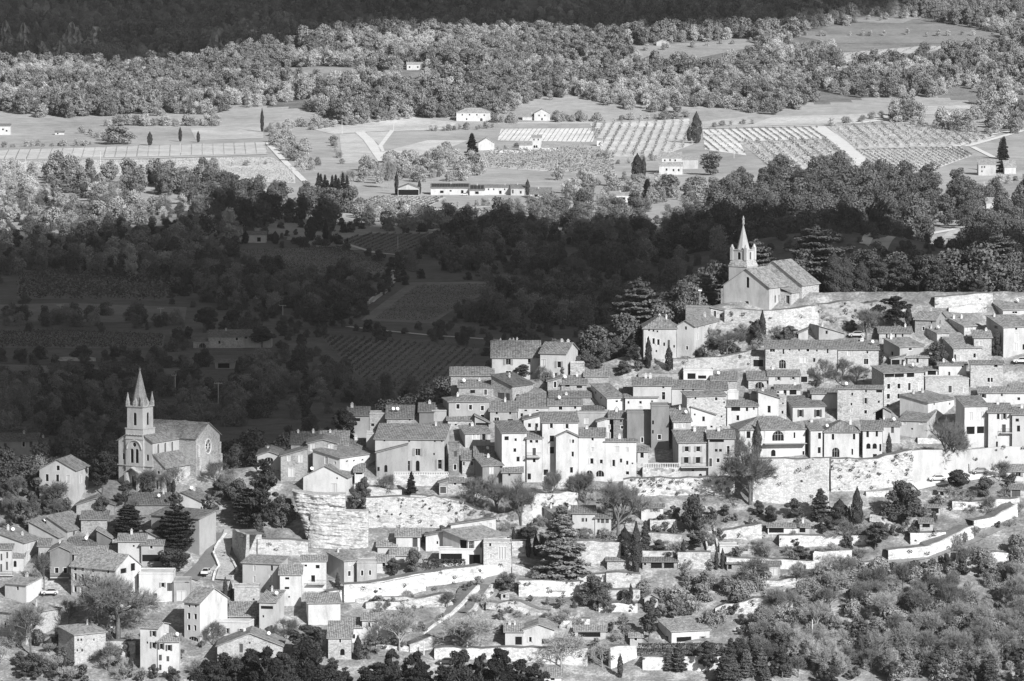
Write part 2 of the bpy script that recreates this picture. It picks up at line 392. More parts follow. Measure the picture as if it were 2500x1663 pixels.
def roof_planes(kind, W, d, he, rise, o=.4):
    """corner lists (u,v,z), eave edge first, then the upper edge"""
    out = []
    if kind == 'g':
        s = rise / (d / 2)
        out.append([(-o, -o, he - o * s), (W + o, -o, he - o * s), (W + o, d / 2, he + rise), (-o, d / 2, he + rise)])
        out.append([(W + o, d + o, he - o * s), (-o, d + o, he - o * s), (-o, d / 2, he + rise), (W + o, d / 2, he + rise)])
    elif kind == 's':
        s = rise / d; out.append([(-o, -o, he - o * s), (W + o, -o, he - o * s), (W + o, d + .1, he + rise), (-o, d + .1, he + rise)])
    elif kind == 'e':
        s = rise / (W / 2)
        out.append([(-o, d + o, he - o * s), (-o, -o, he - o * s), (W / 2, -o, he + rise), (W / 2, d + o, he + rise)])
        out.append([(W + o, -o, he - o * s), (W + o, d + o, he - o * s), (W / 2, d + o, he + rise), (W / 2, -o, he + rise)])
    elif kind == 'l':
        s = rise / W; out.append([(-o, d + o, he - o * s), (-o, -o, he - o * s), (W + .15, -o, he + rise), (W + .15, d + o, he + rise)])
    elif kind == 'r':
        s = rise / W; out.append([(W + o, -o, he - o * s), (W + o, d + o, he - o * s), (-.15, d + o, he + rise), (-.15, -o, he + rise)])
    elif kind == 'h':
        i = min(W, d) / 2 * .96; s = rise / i; z0 = he - o * s; z1 = he + rise
        if W >= d: A, B = (i, d / 2, z1), (W - i, d / 2, z1)
        else: A, B = (W / 2, i, z1), (W / 2, d - i, z1)
        c = [(-o, -o, z0), (W + o, -o, z0), (W + o, d + o, z0), (-o, d + o, z0)]
        if W >= d: out += [[c[0], c[1], B, A], [c[1], c[2], B], [c[2], c[3], A, B], [c[3], c[0], A]]
        else: out += [[c[0], c[1], A], [c[1], c[2], B, A], [c[2], c[3], B], [c[3], c[0], A, B]]
    else:
        out.append([(-.12, -.12, he), (W + .12, -.12, he), (W + .12, d + .12, he), (-.12, d + .12, he)])
    return out
def roof_mesh(kind, W, d, he, rise, tone, flatmat=None):
    mb = MB(); th = .16
    for pl in roof_planes(kind, W, d, he, rise):
        top = [Vector((p[0], p[1], p[2] + th)) for p in pl]
        e = (top[1] - top[0]).normalized(); nrm = e.cross(top[2] - top[1]).normalized(); up = nrm.cross(e)
        uv = [((p - top[0]).dot(e), (p - top[0]).dot(up)) for p in top]
        mb.slab([tuple(p) for p in top], th - .01, 0, uv)
        if kind != 'f' and kind != 'h':          # a row of ridge tiles along the upper edge
            pass
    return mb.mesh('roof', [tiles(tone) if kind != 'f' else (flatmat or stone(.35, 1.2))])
HOUSES = []
def house(t, x0, xc, x1, ye, yb, roof, yr, d, mat, label, wins='', swins='', Y=None, rt=.3, name='house', cat='house', chim=1, ymin=1150, sh=0, dish=0, low=None):
    a, b, s = TILES[t]
    ax = lambda v: a + v / s
    ay = lambda v: b + v / s
    X0, XC, X1 = ax(x0), ax(xc), ax(x1); YE, YB, YR = ay(ye), ay(yb), ay(yr)
    D = Y or hit((X0 + X1) / 2, YB, ymin).y
    k = FPX / D; td = math.tan(R(PITCH) + (YE - 831.5) / FPX)
    hpx = (YE - YR) / k
    if roof in 'gsh':
        f = .5 if roof != 's' else 1.0
        run = d * f; rise = hpx - run * td
        if rise < .2 * run: run = max(hpx / (.2 + td), 1.5); rise = .2 * run
        if rise > .62 * run: run = hpx / (.62 + td); rise = .62 * run
        d = run / f
    else: rise = max(hpx, 0)
    if xc <= x0: yaw = 0; Xc = X0; W = (X1 - X0) / k
    elif xc >= x1: yaw = 0; Xc = X0; W = (X1 - X0) / k
    else:
        pass
    sidep = 0
    if x0 < xc < x1:
        left = (xc - x0) < (x1 - xc) if low is None else low == 'L'
        sidep = ((XC - X0) if left else (X1 - XC)) / k
        if sidep / d > .82: d = sidep / .82
        th = math.asin(sidep / d)
        W = ((X1 - XC) if left else (XC - X0)) / k / math.cos(th)
        yaw = th if left else -th; Xc = XC
    P = at_depth(Xc, YE, D)
    cu, su = math.cos(yaw), math.sin(yaw)
    U = Vector((cu, su, 0)); Vv = Vector((-su, cu, 0))
    O = P.copy()
    if yaw < 0: O = P - U * W
    if roof == 'h' : pass
    cs = [O + U * q * W + Vv * r * d for q in (0, 1) for r in (0, 1)]
    zb = min(float(T(c.x, c.y)) for c in cs) - .8
    zb = min(zb, P.z - 2.0)
    he = P.z - zb
    root = bpy.data.objects.new(name, None); C.objects.link(root); root.location = (O.x, O.y, zb); root.rotation_euler = (0, 0, yaw)
    root.empty_display_size = 1; tag(root, label, cat)
    def top(u, v):
        if roof == 'g': return he + rise * (1 - abs(v - d / 2) / (d / 2))
        if roof == 's': return he + rise * v / d
        if roof == 'e': return he + rise * (1 - abs(u - W / 2) / (W / 2))
        if roof == 'l': return he + rise * u / W
        if roof == 'r': return he + rise * (1 - u / W)
        return he + (.35 if roof == 'f' else 0)
    def prof(L, fn, mid):
        p = [(0, 0), (L, 0), (L, fn(L))]
        if mid: p.append((L / 2, fn(L / 2)))
        return p + [(0, fn(0))]
    fr, si = [], []
    camp = Vector((0, 0, CAMZ))
    def onplane(X, Yp, p0, nrm):
        dr = Vector(ray(X, Yp)); tt = (p0 - camp).dot(nrm) / dr.dot(nrm); return camp + dr * tt
    def collect(txt, p0, axis, nrm, L, fn, scale, out):
        for kk, wx, wy, ww, wh in parse(txt):
            q = onplane(ax(wx), ay(wy), p0, nrm); c = (q - O).dot(axis) if axis is U else (q - O).dot(axis); z = q.z - zb
            w_, h_ = max(ww / s / k / scale * 1.2, .4), max(wh / s / k * 1.1, .4)
            w_ = min(w_, L - .5)
            c = min(max(c, w_ / 2 + .22), L - w_ / 2 - .22)
            zt = min(fn(c - w_ / 2), fn(c + w_ / 2)) - .12
            if z + h_ / 2 > zt: z = zt - h_ / 2
            if z - h_ / 2 < .25: continue
            if any(abs(c - o[1]) < (w_ + o[3]) / 2 + .08 and abs(z - o[2]) < (h_ + o[4]) / 2 + .08 for o in out): continue
            out.append((kk, c, z, w_, h_))
    collect(wins, O, U, Vv, W, lambda u: top(u, 0), cu, fr)
    su_ = 0 if yaw > 0 else W
    if swins and sidep: collect(swins, O + U * su_, Vv, U, d, lambda v: top(su_, v), max(abs(su), .2), si)
    mb = MB()
    hp = lambda L_: [[(c + p, z + q) for p, q in hole_poly(kk, w_, h_)] for kk, c, z, w_, h_ in L_]
    wall_with_holes(mb, prof(W, lambda u: top(u, 0), roof == 'e'), hp(fr), lambda a_, z: (a_, 0, z), (0, 1, 0))
    wall_with_holes(mb, prof(W, lambda u: top(u, d), roof == 'e'), [], lambda a_, z: (a_, d, z), (0, -1, 0))
    wall_with_holes(mb, prof(d, lambda v: top(0, v), roof == 'g'), hp(si) if yaw > 0 else [], lambda a_, z: (0, a_, z), (1, 0, 0))
    wall_with_holes(mb, prof(d, lambda v: top(W, v), roof == 'g'), hp(si) if yaw <= 0 else [], lambda a_, z: (W, a_, z), (-1, 0, 0))
    mb.obj('wall', [mat], root)
    rf = link('roof', roof_mesh(roof, W, d, he, rise, rt, mat), root)
    # chimneys
    for i in range(chim if roof != 'f' else 0):
        u = random.uniform(.15, .85) * W; v = {'g': .55, 's': .85, 'e': .6, 'h': .5}.get(roof, .5) * d
        if roof == 'e': u = random.choice((.4, .6)) * W
        z = top(u, v) if roof != 'h' else he + rise * .8
        if random.random() < .3 and chim == 1: continue
        c = MB(); a_ = random.uniform(.2, .36); hh = random.uniform(.5, 1.15)
        c.box((u - a_, v - a_ * .7, z - .6), (u + a_, v + a_ * .7, z + hh), 0); c.box((u - a_ - .08, v - a_ * .7 - .08, z + hh), (u + a_ + .08, v + a_ * .7 + .08, z + hh + .14), 1)
        c.box((u - a_ * .6, v - .15, z + hh + .14), (u + a_ * .6, v + .15, z + hh + .45), 1)
        c.obj('chimney', [plaster(.62), plaster(.5)], rf)
    for i in range(dish):
        u = random.uniform(.1, .9) * W; v = d * .45; z = top(u, v) + .2
        c = MB(); c.cyl((u, v, z - .3), (u, v, z + .7), .04, .04, 5, 1)
        ctr = Vector((u, v - .1, z + .8)); n = Vector((.45, -.75, .45)).normalized(); a1 = n.orthogonal().normalized(); b1 = n.cross(a1)
        ring = [ctr + n * .1 + (a1 * math.cos(q) + b1 * math.sin(q)) * .45 for q in [2 * math.pi * j / 10 for j in range(10)]]
        for j in range(10): c.face([ctr - n * .06, ring[j], ring[(j + 1) % 10]], 0)
        c.obj('satellite_dish', [WHITE, IRON], rf)
    for lst, f in ((fr, 0), (si, 1)):
        for kk, c, z, w_, h_ in lst:
            if f == 0: loc, rz = (c, REV, z), 0
            elif yaw > 0: loc, rz = (REV, c, z), -math.pi / 2
            else: loc, rz = (W - REV, c, z), math.pi / 2
            wo = link('door' if kk == 'd' else 'window', window_mesh(kk, w_, h_), root, loc, rz)
            if kk == 'o':
                sw = min(.5 * w_, .6)
                for sg in (-1, 1): link('shutter', shutter_mesh(sw, h_ + .1, sh), wo, (sg * (w_ / 2 + .04 + sw / 2), -REV - .05, 0))
    HOUSES.append((root, O, U, Vv, W, d, he, zb, D))
    return root, dict(O=O, U=U, V=Vv, W=W, d=d, he=he, zb=zb, D=D, k=k, yaw=yaw, rise=rise)
def place(t, x, y, Y): return at_depth(*px(t, x, y), Y)
def balcony(h, info, t, xa, xb, y, rail=1.0, out=1.1):
    """a slab with a railing on the front wall of a house, at the given pixels"""
    pa = at_depth(*px(t, xa, y), info['D']); pb = at_depth(*px(t, xb, y), info['D'])
    u0 = (pa - info['O']).dot(info['U']); u1 = (pb - info['O']).dot(info['U']); z = pa.z - info['zb']
    m = MB(); m.box((u0, -out, z - .15), (u1, -.01, z), 0); o = m.obj('balcony', [plaster(.6)], h)
    m = MB(); n = max(2, int((u1 - u0) / .18))
    for i in range(n + 1): x = u0 + (u1 - u0) * i / n; m.box((x - .015, -out, z), (x + .015, -out + .03, z + rail))
    m.box((u0, -out - .02, z + rail), (u1, -out + .05, z + rail + .06)); m.obj('railing', [IRON], o)
# ------------------------------------------------------------------ walls that hold up terraces
LAWN = groundm('terrace_grass', .17, (.08, .7, 4), .5, .2)
def retain(t, pts, mat, label, th=.7, lawn=True, ymin=1150, group=None, name='retaining_wall', rough=.0, tufts=0):
    P = []
    for (x, yt, yb) in pts:
        p = hit(*px(t, x, yb), ymin); h = (yb - yt) / TILES[t][2] / (FPX / p.y); P.append((p, h))
    Q = []
    for (a, ha), (b, hb) in zip(P[:-1], P[1:]):
        n = max(1, int((b - a).length / 2.2))
        for j in range(n): Q.append((a.lerp(b, j / n), ha + (hb - ha) * j / n))
    Q.append(P[-1])
    mb = MB(); lw = MB(); fr, tp = [], []
    o0 = P[0][0]; rough = max(rough, .07)
    for i, (p, h) in enumerate(Q):
        d = Q[min(i + 1, len(Q) - 1)][0] - Q[max(i - 1, 0)][0]; d.z = 0; d.normalize(); n = Vector((-d.y, d.x, 0))
        if n.y < 0: n = -n
        g = float(T(p.x, p.y)); h2 = h + random.uniform(-.17, .17) * (1 + rough * 3)
        nr = 5 if rough else 2
        col = []
        for j in range(nr):
            f = j / (nr - 1); jit = random.uniform(-1, 1) * rough * math.sin(math.pi * min(f + .15, .9))
            q = p + n * (jit + .12 * f * h2 * .5); col.append(Vector((q.x, q.y, g - 1 + f * (h2 + 1))))
        fr.append(col); b = col[-1] + n * th; tp.append((b, Vector((b.x, b.y, g - 1)), n, g, h2))
    for i in range(len(Q) - 1):
        for j in range(len(fr[0]) - 1): mb.face([fr[i][j], fr[i + 1][j], fr[i + 1][j + 1], fr[i][j + 1]])
        mb.face([fr[i][-1], fr[i + 1][-1], tp[i + 1][0], tp[i][0]]); mb.face([tp[i][0], tp[i + 1][0], tp[i + 1][1], tp[i][1]])
    for i in (0, len(Q) - 1): mb.face([*fr[i], tp[i][0], tp[i][1]])
    mb.v = [tuple(Vector(v) - o0) for v in mb.v]
    w_ = mb.obj(name, [mat], None, o0); tag(w_, label, 'wall', group)
    if tufts:
        rg = np.random.default_rng(len(label)); PP, NN = [], []
        for _ in range(int(tufts * sum((b[0] - a[0]).length * (a[1] + b[1]) / 2 for a, b in zip(P[:-1], P[1:])))):
            i = int(rg.integers(len(fr))); f = rg.random() ** .6; c = fr[i][0].lerp(fr[i][-1], f) - o0; r_ = rg.uniform(.15, .55) * (1 + f * .6); m_ = int(22 * r_ / .3)
            P_, N_ = blob((c.x + rg.uniform(-1, 1), c.y - .1, c.z), r_, m_, rg, .5, .8); PP.append(P_); NN.append(N_)
        if PP: qv, qf = quads(np.vstack(PP), np.vstack(NN), .12, .6, 1, rg); tag(link('tufts', np_mesh('tufts', qv, qf, [LEAF['shrub']]), w_), kind='stuff')
    if lawn:
        for i in range(len(Q) - 1):
            row = []
            for b, _, n, g, h2 in (tp[i], tp[i + 1]):
                back = b + n * min(h2 * 2.2, 4.5); z = b.z - .1
                row.append((b - Vector((0, 0, .12)), Vector((back.x, back.y, z))))
            lw.face([row[0][0], row[1][0], row[1][1], row[0][1]])
        lw.v = [tuple(Vector(v) - o0) for v in lw.v]
        tag(lw.obj('lawn', [LAWN], None, o0), kind='structure')
    return w_
# ------------------------------------------------------------------ the village houses (pixels of the photograph, per enlarged tile)
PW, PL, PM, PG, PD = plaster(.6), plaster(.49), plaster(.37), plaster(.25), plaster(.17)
SL, SM, SD = stone(.48), stone(.36), stone(.25)
H = house
# --- around the manor, centre of the ridge
H('E', 665, 665, 1150, 300, 490, 'g', 130, 15, PL, 'long manor house with big tiled roof and several chimneys on the ridge', 'o828,345,40,55 w1040,332,26,36 w830,452,45,30 d950,440,30,60', chim=4)
H('E', 1150, 1410, 1535, 262, 520, 'g', 150, 12, PL, 'manor wing with grey gable wall and arched garden window', 'c1185,360,42,75 o1340,372,32,58 a1190,492,85,85 o1300,480,28,50', chim=2)
H('E', 250, 250, 680, 485, 560, 's', 395, 9, SM, 'low cottage with white chimney below the manor', '', rt=.34)
H('E', 655, 870, 1080, 590, 760, 'r', 490, 9, SM, 'stone barn with dark plain roof and dark shuttered openings', 'C755,695,60,70 C820,698,38,65', 'b925,695,28,42 C980,690,16,42', rt=.16, chim=1, low='R')
H('E', 330, 330, 680, 600, 700, 's', 530, 9, SM, 'stone house with a small white terrace under the low cottage', 'b470,645,40,30 d600,650,24,50', dish=1)
H('E', 165, 230, 640, 748, 980, 'h', 685, 11, plaster(.34), 'grey plastered house with three white framed arched windows', 'w322,795,28,46 w448,803,26,46 w568,812,26,46 w568,890,30,26')
H('E', 645, 645, 920, 842, 1000, 's', 738, 9, PM, 'grey house with one tall barred window below the stone barn', 'b713,858,16,24 b848,862,16,24 w712,935,42,56 b850,935,44,24')
H('E', 925, 925, 1235, 802, 910, 's', 658, 12, PL, 'house with wide patched tile roof in the village middle', 'b1005,835,22,14 w1120,835,26,14 b965,880,20,30')
H('E', 1235, 1235, 1565, 785, 900, 's', 685, 12, PL, 'cream house with one double window and one small square window', 'w1355,812,32,34 b1503,805,18,24', dish=1)
H('E', 1150, 1172, 1535, 957, 1545, 's', 850, 9, PW, 'tall white tower house with pale shutters on four storeys', 'o1262,990,24,44 o1420,994,24,44 o1268,1118,38,58 o1270,1235,38,66 b1208,1458,38,52 d1215,1525,50,50', sh=2, chim=1)
H('E', 1310, 1310, 1535, 1098, 1590, 'e', 1045, 6, PW, 'narrow white gabled block standing before the tall tower house', 'c1450,1145,18,32 b1482,1145,16,32 w1478,1275,20,48 w1465,1435,26,54 d1458,1530,34,56')
r, i = H('E', 690, 765, 1015, 1062, 1570, 's', 940, 11, PW, 'white house with roof terrace and rounded shaded flank', 'b812,1115,36,36 w903,1130,20,28 w895,1235,24,36 b928,1325,26,44', rt=.24)
r, i = H('E', 1015, 1015, 1170, 1115, 1560, 's', 1042, 8, PW, 'white house with iron balcony and two small top windows', 'w1058,1147,26,28 w1115,1147,26,28 d1090,1250,28,68 w1090,1340,24,36 b1030,1500,28,56')
balcony(r, i, 'E', 1016, 1158, 1298)
H('E', 985, 985, 1160, 928, 1100, 'l', 885, 9, PW, 'small white house with two dark square windows side by side', 'b1043,984,24,36 b1115,984,24,36')
H('E', 335, 395, 650, 1068, 1210, 's', 985, 8, PL, 'house with three grey shuttered windows under a flat eave', 'c480,1098,22,42 c522,1098,22,42 o582,1105,28,58')
H('E', 490, 490, 685, 1297, 1460, 's', 1195, 8, PL, 'blank walled house with satellite dish on a steep roof', '', dish=1)
H('E', 365, 365, 490, 1333, 1480, 's', 1238, 7, SL, 'little stone lean-to with two narrow arched windows', 'a378,1368,13,34 a463,1368,13,34', chim=0)
H('E', 490, 570, 775, 1395, 1640, 's', 1300, 8, PG, 'tall grey rendered house behind the bare plane trees', 'c660,1440,30,60 b840,1370,14,20')
H('E', 770, 770, 970, 1462, 1650, 's', 1385, 7, PM, 'grey annex with a tiled lean-to roof behind bare trees', 'b840,1440,18,24')
H('E', 220, 220, 490, 933, 1030, 's', 842, 8, SL, 'stone house with dish under the grey arched-window house', 'b300,978,18,12 b440,970,12,12', dish=1)
H('E', 492, 492, 645, 962, 1060, 'r', 885, 8, PM, 'open shed with sloping roof and dark wide opening', 'b560,955,110,40', chim=0)
H('E', 58, 58, 215, 842, 960, 'f', 842, 6, PM, 'plain windowless grey cube of a house at the village edge')
H('E', 60, 60, 215, 1018, 1080, 's', 945, 7, PL, 'small roof with a skylight below the windowless cube', '', rt=.26)
H('E', 1537, 1537, 1805, 1102, 1545, 's', 1010, 9, PW, 'white house with two big arched ground floor doors', 'w1678,1124,20,28 c1678,1225,28,38 o1670,1345,26,52 o1765,1350,24,38 a1648,1475,54,66 a1770,1470,68,58', sh=2)
H('E', 1805, 1805, 2122, 1148, 1545, 's', 1122, 9, PW, 'white flat fronted house with a thin tiled parapet', 'c1925,1225,36,56 c2028,1230,24,42 o1890,1365,22,62 b1965,1340,18,36 b2028,1362,18,36 b2080,1368,14,14 w2030,1465,28,32', sh=2)
H('E', 1725, 1725, 1890, 948, 1130, 'l', 900, 8, PW, 'white lean-to house with pale closed shutters beside the tower', 'c1840,1000,26,36 c1832,1088,42,56')
H('E', 1850, 1850, 2020, 918, 1130, 's', 838, 7, SD, 'dark stone tower with one tiled slope among the roofs', 'b1965,940,14,22 w1975,1005,22,28')
H('E', 1525, 1525, 1850, 862, 1010, 'f', 862, 6, PM, 'blank grey back wall with one closed hatch', 'c1615,942,32,42')
H('E', 1565, 1565, 1790, 858, 940, 's', 788, 8, PM, 'low grey house with dark tiles behind the blank grey wall', '', rt=.2)
H('E', 1665, 1825, 2000, 710, 870, 's', 562, 11, PW, 'white gable house with long pale roof and tiny windows', 'b1922,742,20,16 w1920,824,36,20', 'b1708,655,12,22 b1763,707,12,18 w1697,770,36,38', low='L')
H('G', 115, 115, 460, 395, 560, 's', 285, 10, PW, 'white house with a roof terrace cut into striped tiles', 'b150,447,16,24 w277,447,22,28 b400,440,14,26 c275,518,36,56 b20,433,18,16')
H('E', 1225, 1225, 1370, 540, 660, 'l', 500, 8, SM, 'stone ruin wall house with one tall window below the manor garden', 'w1300,575,22,55')
H('E', 1365, 1365, 1620, 572, 670, 's', 482, 8, SM, 'house with two dark loft openings under mossy tiles', 'b1425,586,36,18 b1545,598,46,20', dish=1)
H('E', 1250, 1250, 1660, 700, 780, 's', 602, 13, SM, 'broad low roof spreading below the loft openings', '', chim=1, rt=.26)
H('E', 1600, 1600, 1840, 490, 570, 's', 385, 9, SM, 'old roof with broken edge right of the manor wall', '', rt=.36)
H('E', 1455, 1455, 1597, 362, 500, 'f', 362, 3, SL, 'stone garden block joined to the manor flank')
# --- left group above the rock
H('C', 122, 122, 372, 578, 740, 'e', 533, 15, PL, 'chapel-like house with half round window in its gable', 'a245,620,78,44', chim=2)
H('C', 372, 372, 657, 582, 850, 'l', 500, 9, SM, 'stone house with tall blind white windows under a sloping roof', 'c457,610,24,42 c582,610,32,66 c483,755,46,80')
H('C', 657, 657, 972, 448, 720, 'e', 405, 13, SM, 'taller stone house with two white blind windows beside the sloping roof', 'c710,492,32,62 c903,488,36,48', chim=1)
H('C', 790, 790, 1082, 470, 580, 's', 312, 12, SM, 'house with patchy bright tiles and a square white chimney', '', rt=.36, chim=1)
H('C', 480, 480, 785, 455, 540, 's', 320, 12, PM, 'house with smooth dark roof above the half round window', '', rt=.17, chim=2)
H('C', 705, 1000, 1370, 603, 900, 's', 495, 12, PW, 'white house with four round portholes under the eave', 'r1078,637,18,18 r1152,631,18,18 r1242,623,18,18 r1315,614,18,18 c1242,705,32,84 c1318,702,32,80', 'c855,628,32,70 c950,655,22,26', low='L')
H('C', 605, 1078, 1150, 810, 1000, 'e', 692, 9, PW, 'white gabled house perched on the rock edge', 'b970,818,14,18 c940,922,54,88', chim=0, dish=1, low='R')
H('C', 1158, 1158, 1255, 752, 895, 's', 660, 7, PW, 'narrow white annex beside the perched gabled house', 'b1205,745,60,18', chim=0)
r, i = H('C', 1370, 2110, 2160, 408, 760, 's', 240, 13, plaster(.42), 'big mottled villa with huge tiled roof above a balustrade', 'b1473,418,12,14 b1737,424,12,14 b2010,424,12,14 b2085,424,12,14 o1828,540,42,70 o1722,690,38,110 a1828,690,34,110 o2062,670,34,92 b2002,560,14,20', low='R', chim=1)
H('C', 1390, 1390, 1725, 545, 800, 'l', 455, 4, plaster(.34), 'stained lean-to wall with wooden scaffold before the mottled villa', 'a1490,715,28,70 b1390,720,20,40', chim=0)
H('C', 2157, 2157, 2268, 462, 780, 'f', 462, 6, SD, 'dark stone tower stub with shuttered window beside the mottled villa', 'C2230,558,28,56 w2225,700,26,54')
H('C', 1085, 1085, 1310, 150, 240, 's', 55, 10, PM, 'dim house in shade behind the village edge conifer', 'b1180,195,60,30', Y=1478, rt=.22)  # plaster toned darker to hold the shade it stands in
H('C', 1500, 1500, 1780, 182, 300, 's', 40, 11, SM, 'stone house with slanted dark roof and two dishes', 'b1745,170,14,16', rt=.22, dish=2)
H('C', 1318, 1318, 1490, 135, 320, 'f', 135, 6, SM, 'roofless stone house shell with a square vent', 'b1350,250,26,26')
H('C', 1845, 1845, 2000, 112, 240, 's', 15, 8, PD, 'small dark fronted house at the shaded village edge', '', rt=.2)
H('C', 1282, 1282, 1375, 348, 560, 'f', 348, 5, PL, 'slim pale tower strip left of the huge tiled roof')
H('C', 1110, 1110, 1290, 500, 560, 's', 400, 8, PM, 'small low roof tucked behind the porthole house', '', rt=.24)
H('J', 380, 380, 637, 72, 195, 's', 27, 6, SL, 'stone cottage with white framed double windows below the balustrade', 'w458,90,24,20 b555,90,54,28')
H('J', 298, 298, 385, 75, 205, 'l', 50, 6, SM, 'rough stone hut joined to the stone cottage', 'd220,150,50,60', chim=0)
H('J', 640, 640, 775, 148, 225, 's', 62, 7, PL, 'small house with white framed window strip under bare trees', 'o700,173,52,28', sh=1)
# --- middle right, under the upper church
H('G', 200, 200, 607, 268, 550, 's', 182, 10, PL, 'long pale house with tall dark doorway window', 'w522,378,30,76 b520,288,18,14', chim=2)
H('G', 610, 610, 950, 298, 520, 's', 212, 10, PL, 'house with plain cream wall and long eave in the row', 'b730,312,16,16 b838,316,14,16', chim=1)
H('G', 950, 950, 1200, 312, 490, 's', 217, 9, PL, 'house with steep striped roof below a ribbon window', '', rt=.27, chim=0)
H('G', 1035, 1035, 1305, 214, 330, 's', 120, 9, SM, 'stone house with ribbon of six white framed panes', 'w1056,196,18,22 w1085,196,18,22 w1113,196,18,22 w1141,196,18,22 w1169,196,18,22 w1197,196,18,22', chim=0, dish=1)
H('G', 735, 735, 1050, 110, 240, 'f', 110, 7, PW, 'modern flat roofed white house with two wide dark windows', 'b820,168,72,56 b933,178,72,32')
H('G', 722, 772, 1195, 385, 760, 's', 330, 9, SL, 'tall mottled stone house with few tiny windows', 'b862,405,14,18 w1083,410,24,34 b1167,447,12,18 b1140,597,14,18 d1128,715,20,36')
H('G', 812, 812, 1078, 578, 760, 'r', 490, 8, PW, 'white sloping fronted house before the tall mottled stone house', 'b855,576,14,18 b948,622,22,46 w1032,705,22,22')
H('G', 585, 628, 817, 652, 980, 's', 508, 10, PL, 'pale narrow house with satellite dish and steep striped roof', 'c650,692,36,40 c735,692,28,36', dish=1)
H('G', 817, 817, 970, 730, 800, 's', 628, 8, PL, 'small striped roof beside the narrow dish house', '', chim=0, rt=.25)
r, i = H('G', 634, 682, 1000, 875, 1245, 's', 740, 9, plaster(.45), 'beige house with two rows of open grey shutters and terrace', 'o768,942,34,52 o890,942,34,52 o762,1060,40,62 o888,1060,40,62 a915,1225,30,36 b835,1170,22,18', chim=2)
balcony(r, i, 'G', 700, 1010, 1130, 1.0, 1.6)
r, i = H('G', 1000, 1000, 1278, 832, 1245, 's', 742, 9, plaster(.42), 'beige house with dark roof loggia beside the shuttered house', 'b1075,850,130,30 b1083,957,24,26 b1128,957,24,26 w1210,955,26,84 w1102,1064,28,42 w1207,1054,22,38 d1020,1085,24,80')
balcony(r, i, 'G', 1180, 1275, 1020, 1.0, .8)
H('G', 1200, 1200, 1525, 490, 700, 's', 422, 8, PW, 'white house with a glazed balcony corner', 'b1410,520,20,36 b1483,510,14,28 w1312,612,26,52 b1290,500,80,40')
H('G', 1530, 1530, 1750, 398, 650, 'r', 330, 9, PW, 'high white wall house with one tall shuttered window', 'w1645,520,28,70 b1680,607,16,26')
H('G', 1750, 1750, 1830, 388, 650, 'f', 388, 5, SL, 'slim stone house strip with two tiny windows', 'b1792,457,12,14 b1788,552,16,28')
H('G', 1825, 1897, 2245, 492, 650, 's', 378, 9, PL, 'house with dark open shutters and smooth grey roof', 'o1980,562,26,70 o2165,562,32,70', sh=1, rt=.24, dish=0)
H('G', 2070, 2070, 2330, 355, 450, 's', 303, 8, PL, 'low cream house behind the dark shuttered house', '', chim=1)
H('G', 1425, 1425, 1622, 207, 310, 's', 115, 8, SL, 'stone shed with large arched opening below the long stone house', 'a1545,268,80,72', chim=0)
H('G', 1640, 1640, 1972, 165, 260, 's', 90, 8, PL, 'cream cottage with two shuttered windows under striped tiles', 'o1745,192,24,34 o1900,190,20,24')
H('G', 1975, 1975, 2062, 165, 245, 'f', 165, 5, SL, 'dark open porch beside the cream cottage', 'b2018,202,64,54')
H('G', 1715, 1715, 1980, 307, 385, 's', 260, 7, PW, 'low white house with dark patio openings', 'b1740,338,22,18 b1815,342,26,44 b1900,340,62,46', chim=1)
H('G', 1203, 1203, 1320, 335, 430, 'f', 335, 4, PW, 'small bright white blank wall house')
H('G', 1445, 1445, 1715, 347, 440, 's', 310, 7, PL, 'little roof strip above the white glazed balcony house', '', chim=1)
H('G', 135, 135, 392, 558, 880, 'f', 558, 6, PG, 'large dark grey blank rendered wall house with a small door', 'w295,845,22,48')
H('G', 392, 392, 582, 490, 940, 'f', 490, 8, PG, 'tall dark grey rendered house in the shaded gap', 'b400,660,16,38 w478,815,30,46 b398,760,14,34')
H('G', 245, 245, 360, 970, 1095, 's', 912, 5, PL, 'tiny garden house with a white cross window by the balustrade', 'w293,1010,32,52', chim=0)
r, i = H('G', 1252, 1332, 2040, 737, 1060, 'h', 598, 13, PW, 'wide white villa with arched balcony window above the rampart', 'o1425,792,34,70 c1592,792,18,72 a1740,802,104,98 w1915,797,16,60 a1690,985,40,64 d1650,985,22,60 w2020,985,18,40', sh=2, chim=2)
m = MB(); u0 = (place('G', 1592, 885, i['D']) - i['O']).dot(i['U']); u1 = (place('G', 2055, 885, i['D']) - i['O']).dot(i['U']); z = place('G', 1592, 885, i['D']).z - i['zb']
m.box((u0, -2.0, z - .1), (u1, -.01, z)); m.obj('awning', [plain('reed_awning', .4)], r)
H('I', 35, 75, 190, 197, 475, 's', 112, 8, PW, 'white villa bay with tall narrow windows', 'w160,252,24,56 w157,390,26,54', chim=1)
H('I', 205, 205, 540, 212, 465, 'h', 105, 12, PW, 'white villa wing with bright arched door', 'w288,262,22,54 w490,260,22,54 a315,410,60,84 w473,405,16,54', chim=1, dish=1)
H('I', 575, 575, 762, 200, 470, 's', 105, 9, PW, 'white house with two arched windows above a shaded door', 'b620,237,20,52 b708,232,18,50 a628,350,34,48 a688,350,34,48 b742,365,16,64 b690,450,32,44')
H('I', 765, 765, 932, 159, 320, 's', 87, 8, PL, 'small grey plastered house with one dark closed shutter', 'C858,194,24,56', dish=1)
H('I', 935, 1187, 1295, 110, 285, 's', 2, 9, PL, 'low house with heavily weathered roof and vine covered front', 'b1045,185,16,12 c970,130,28,26 c1130,130,28,26', low='R', rt=.3)
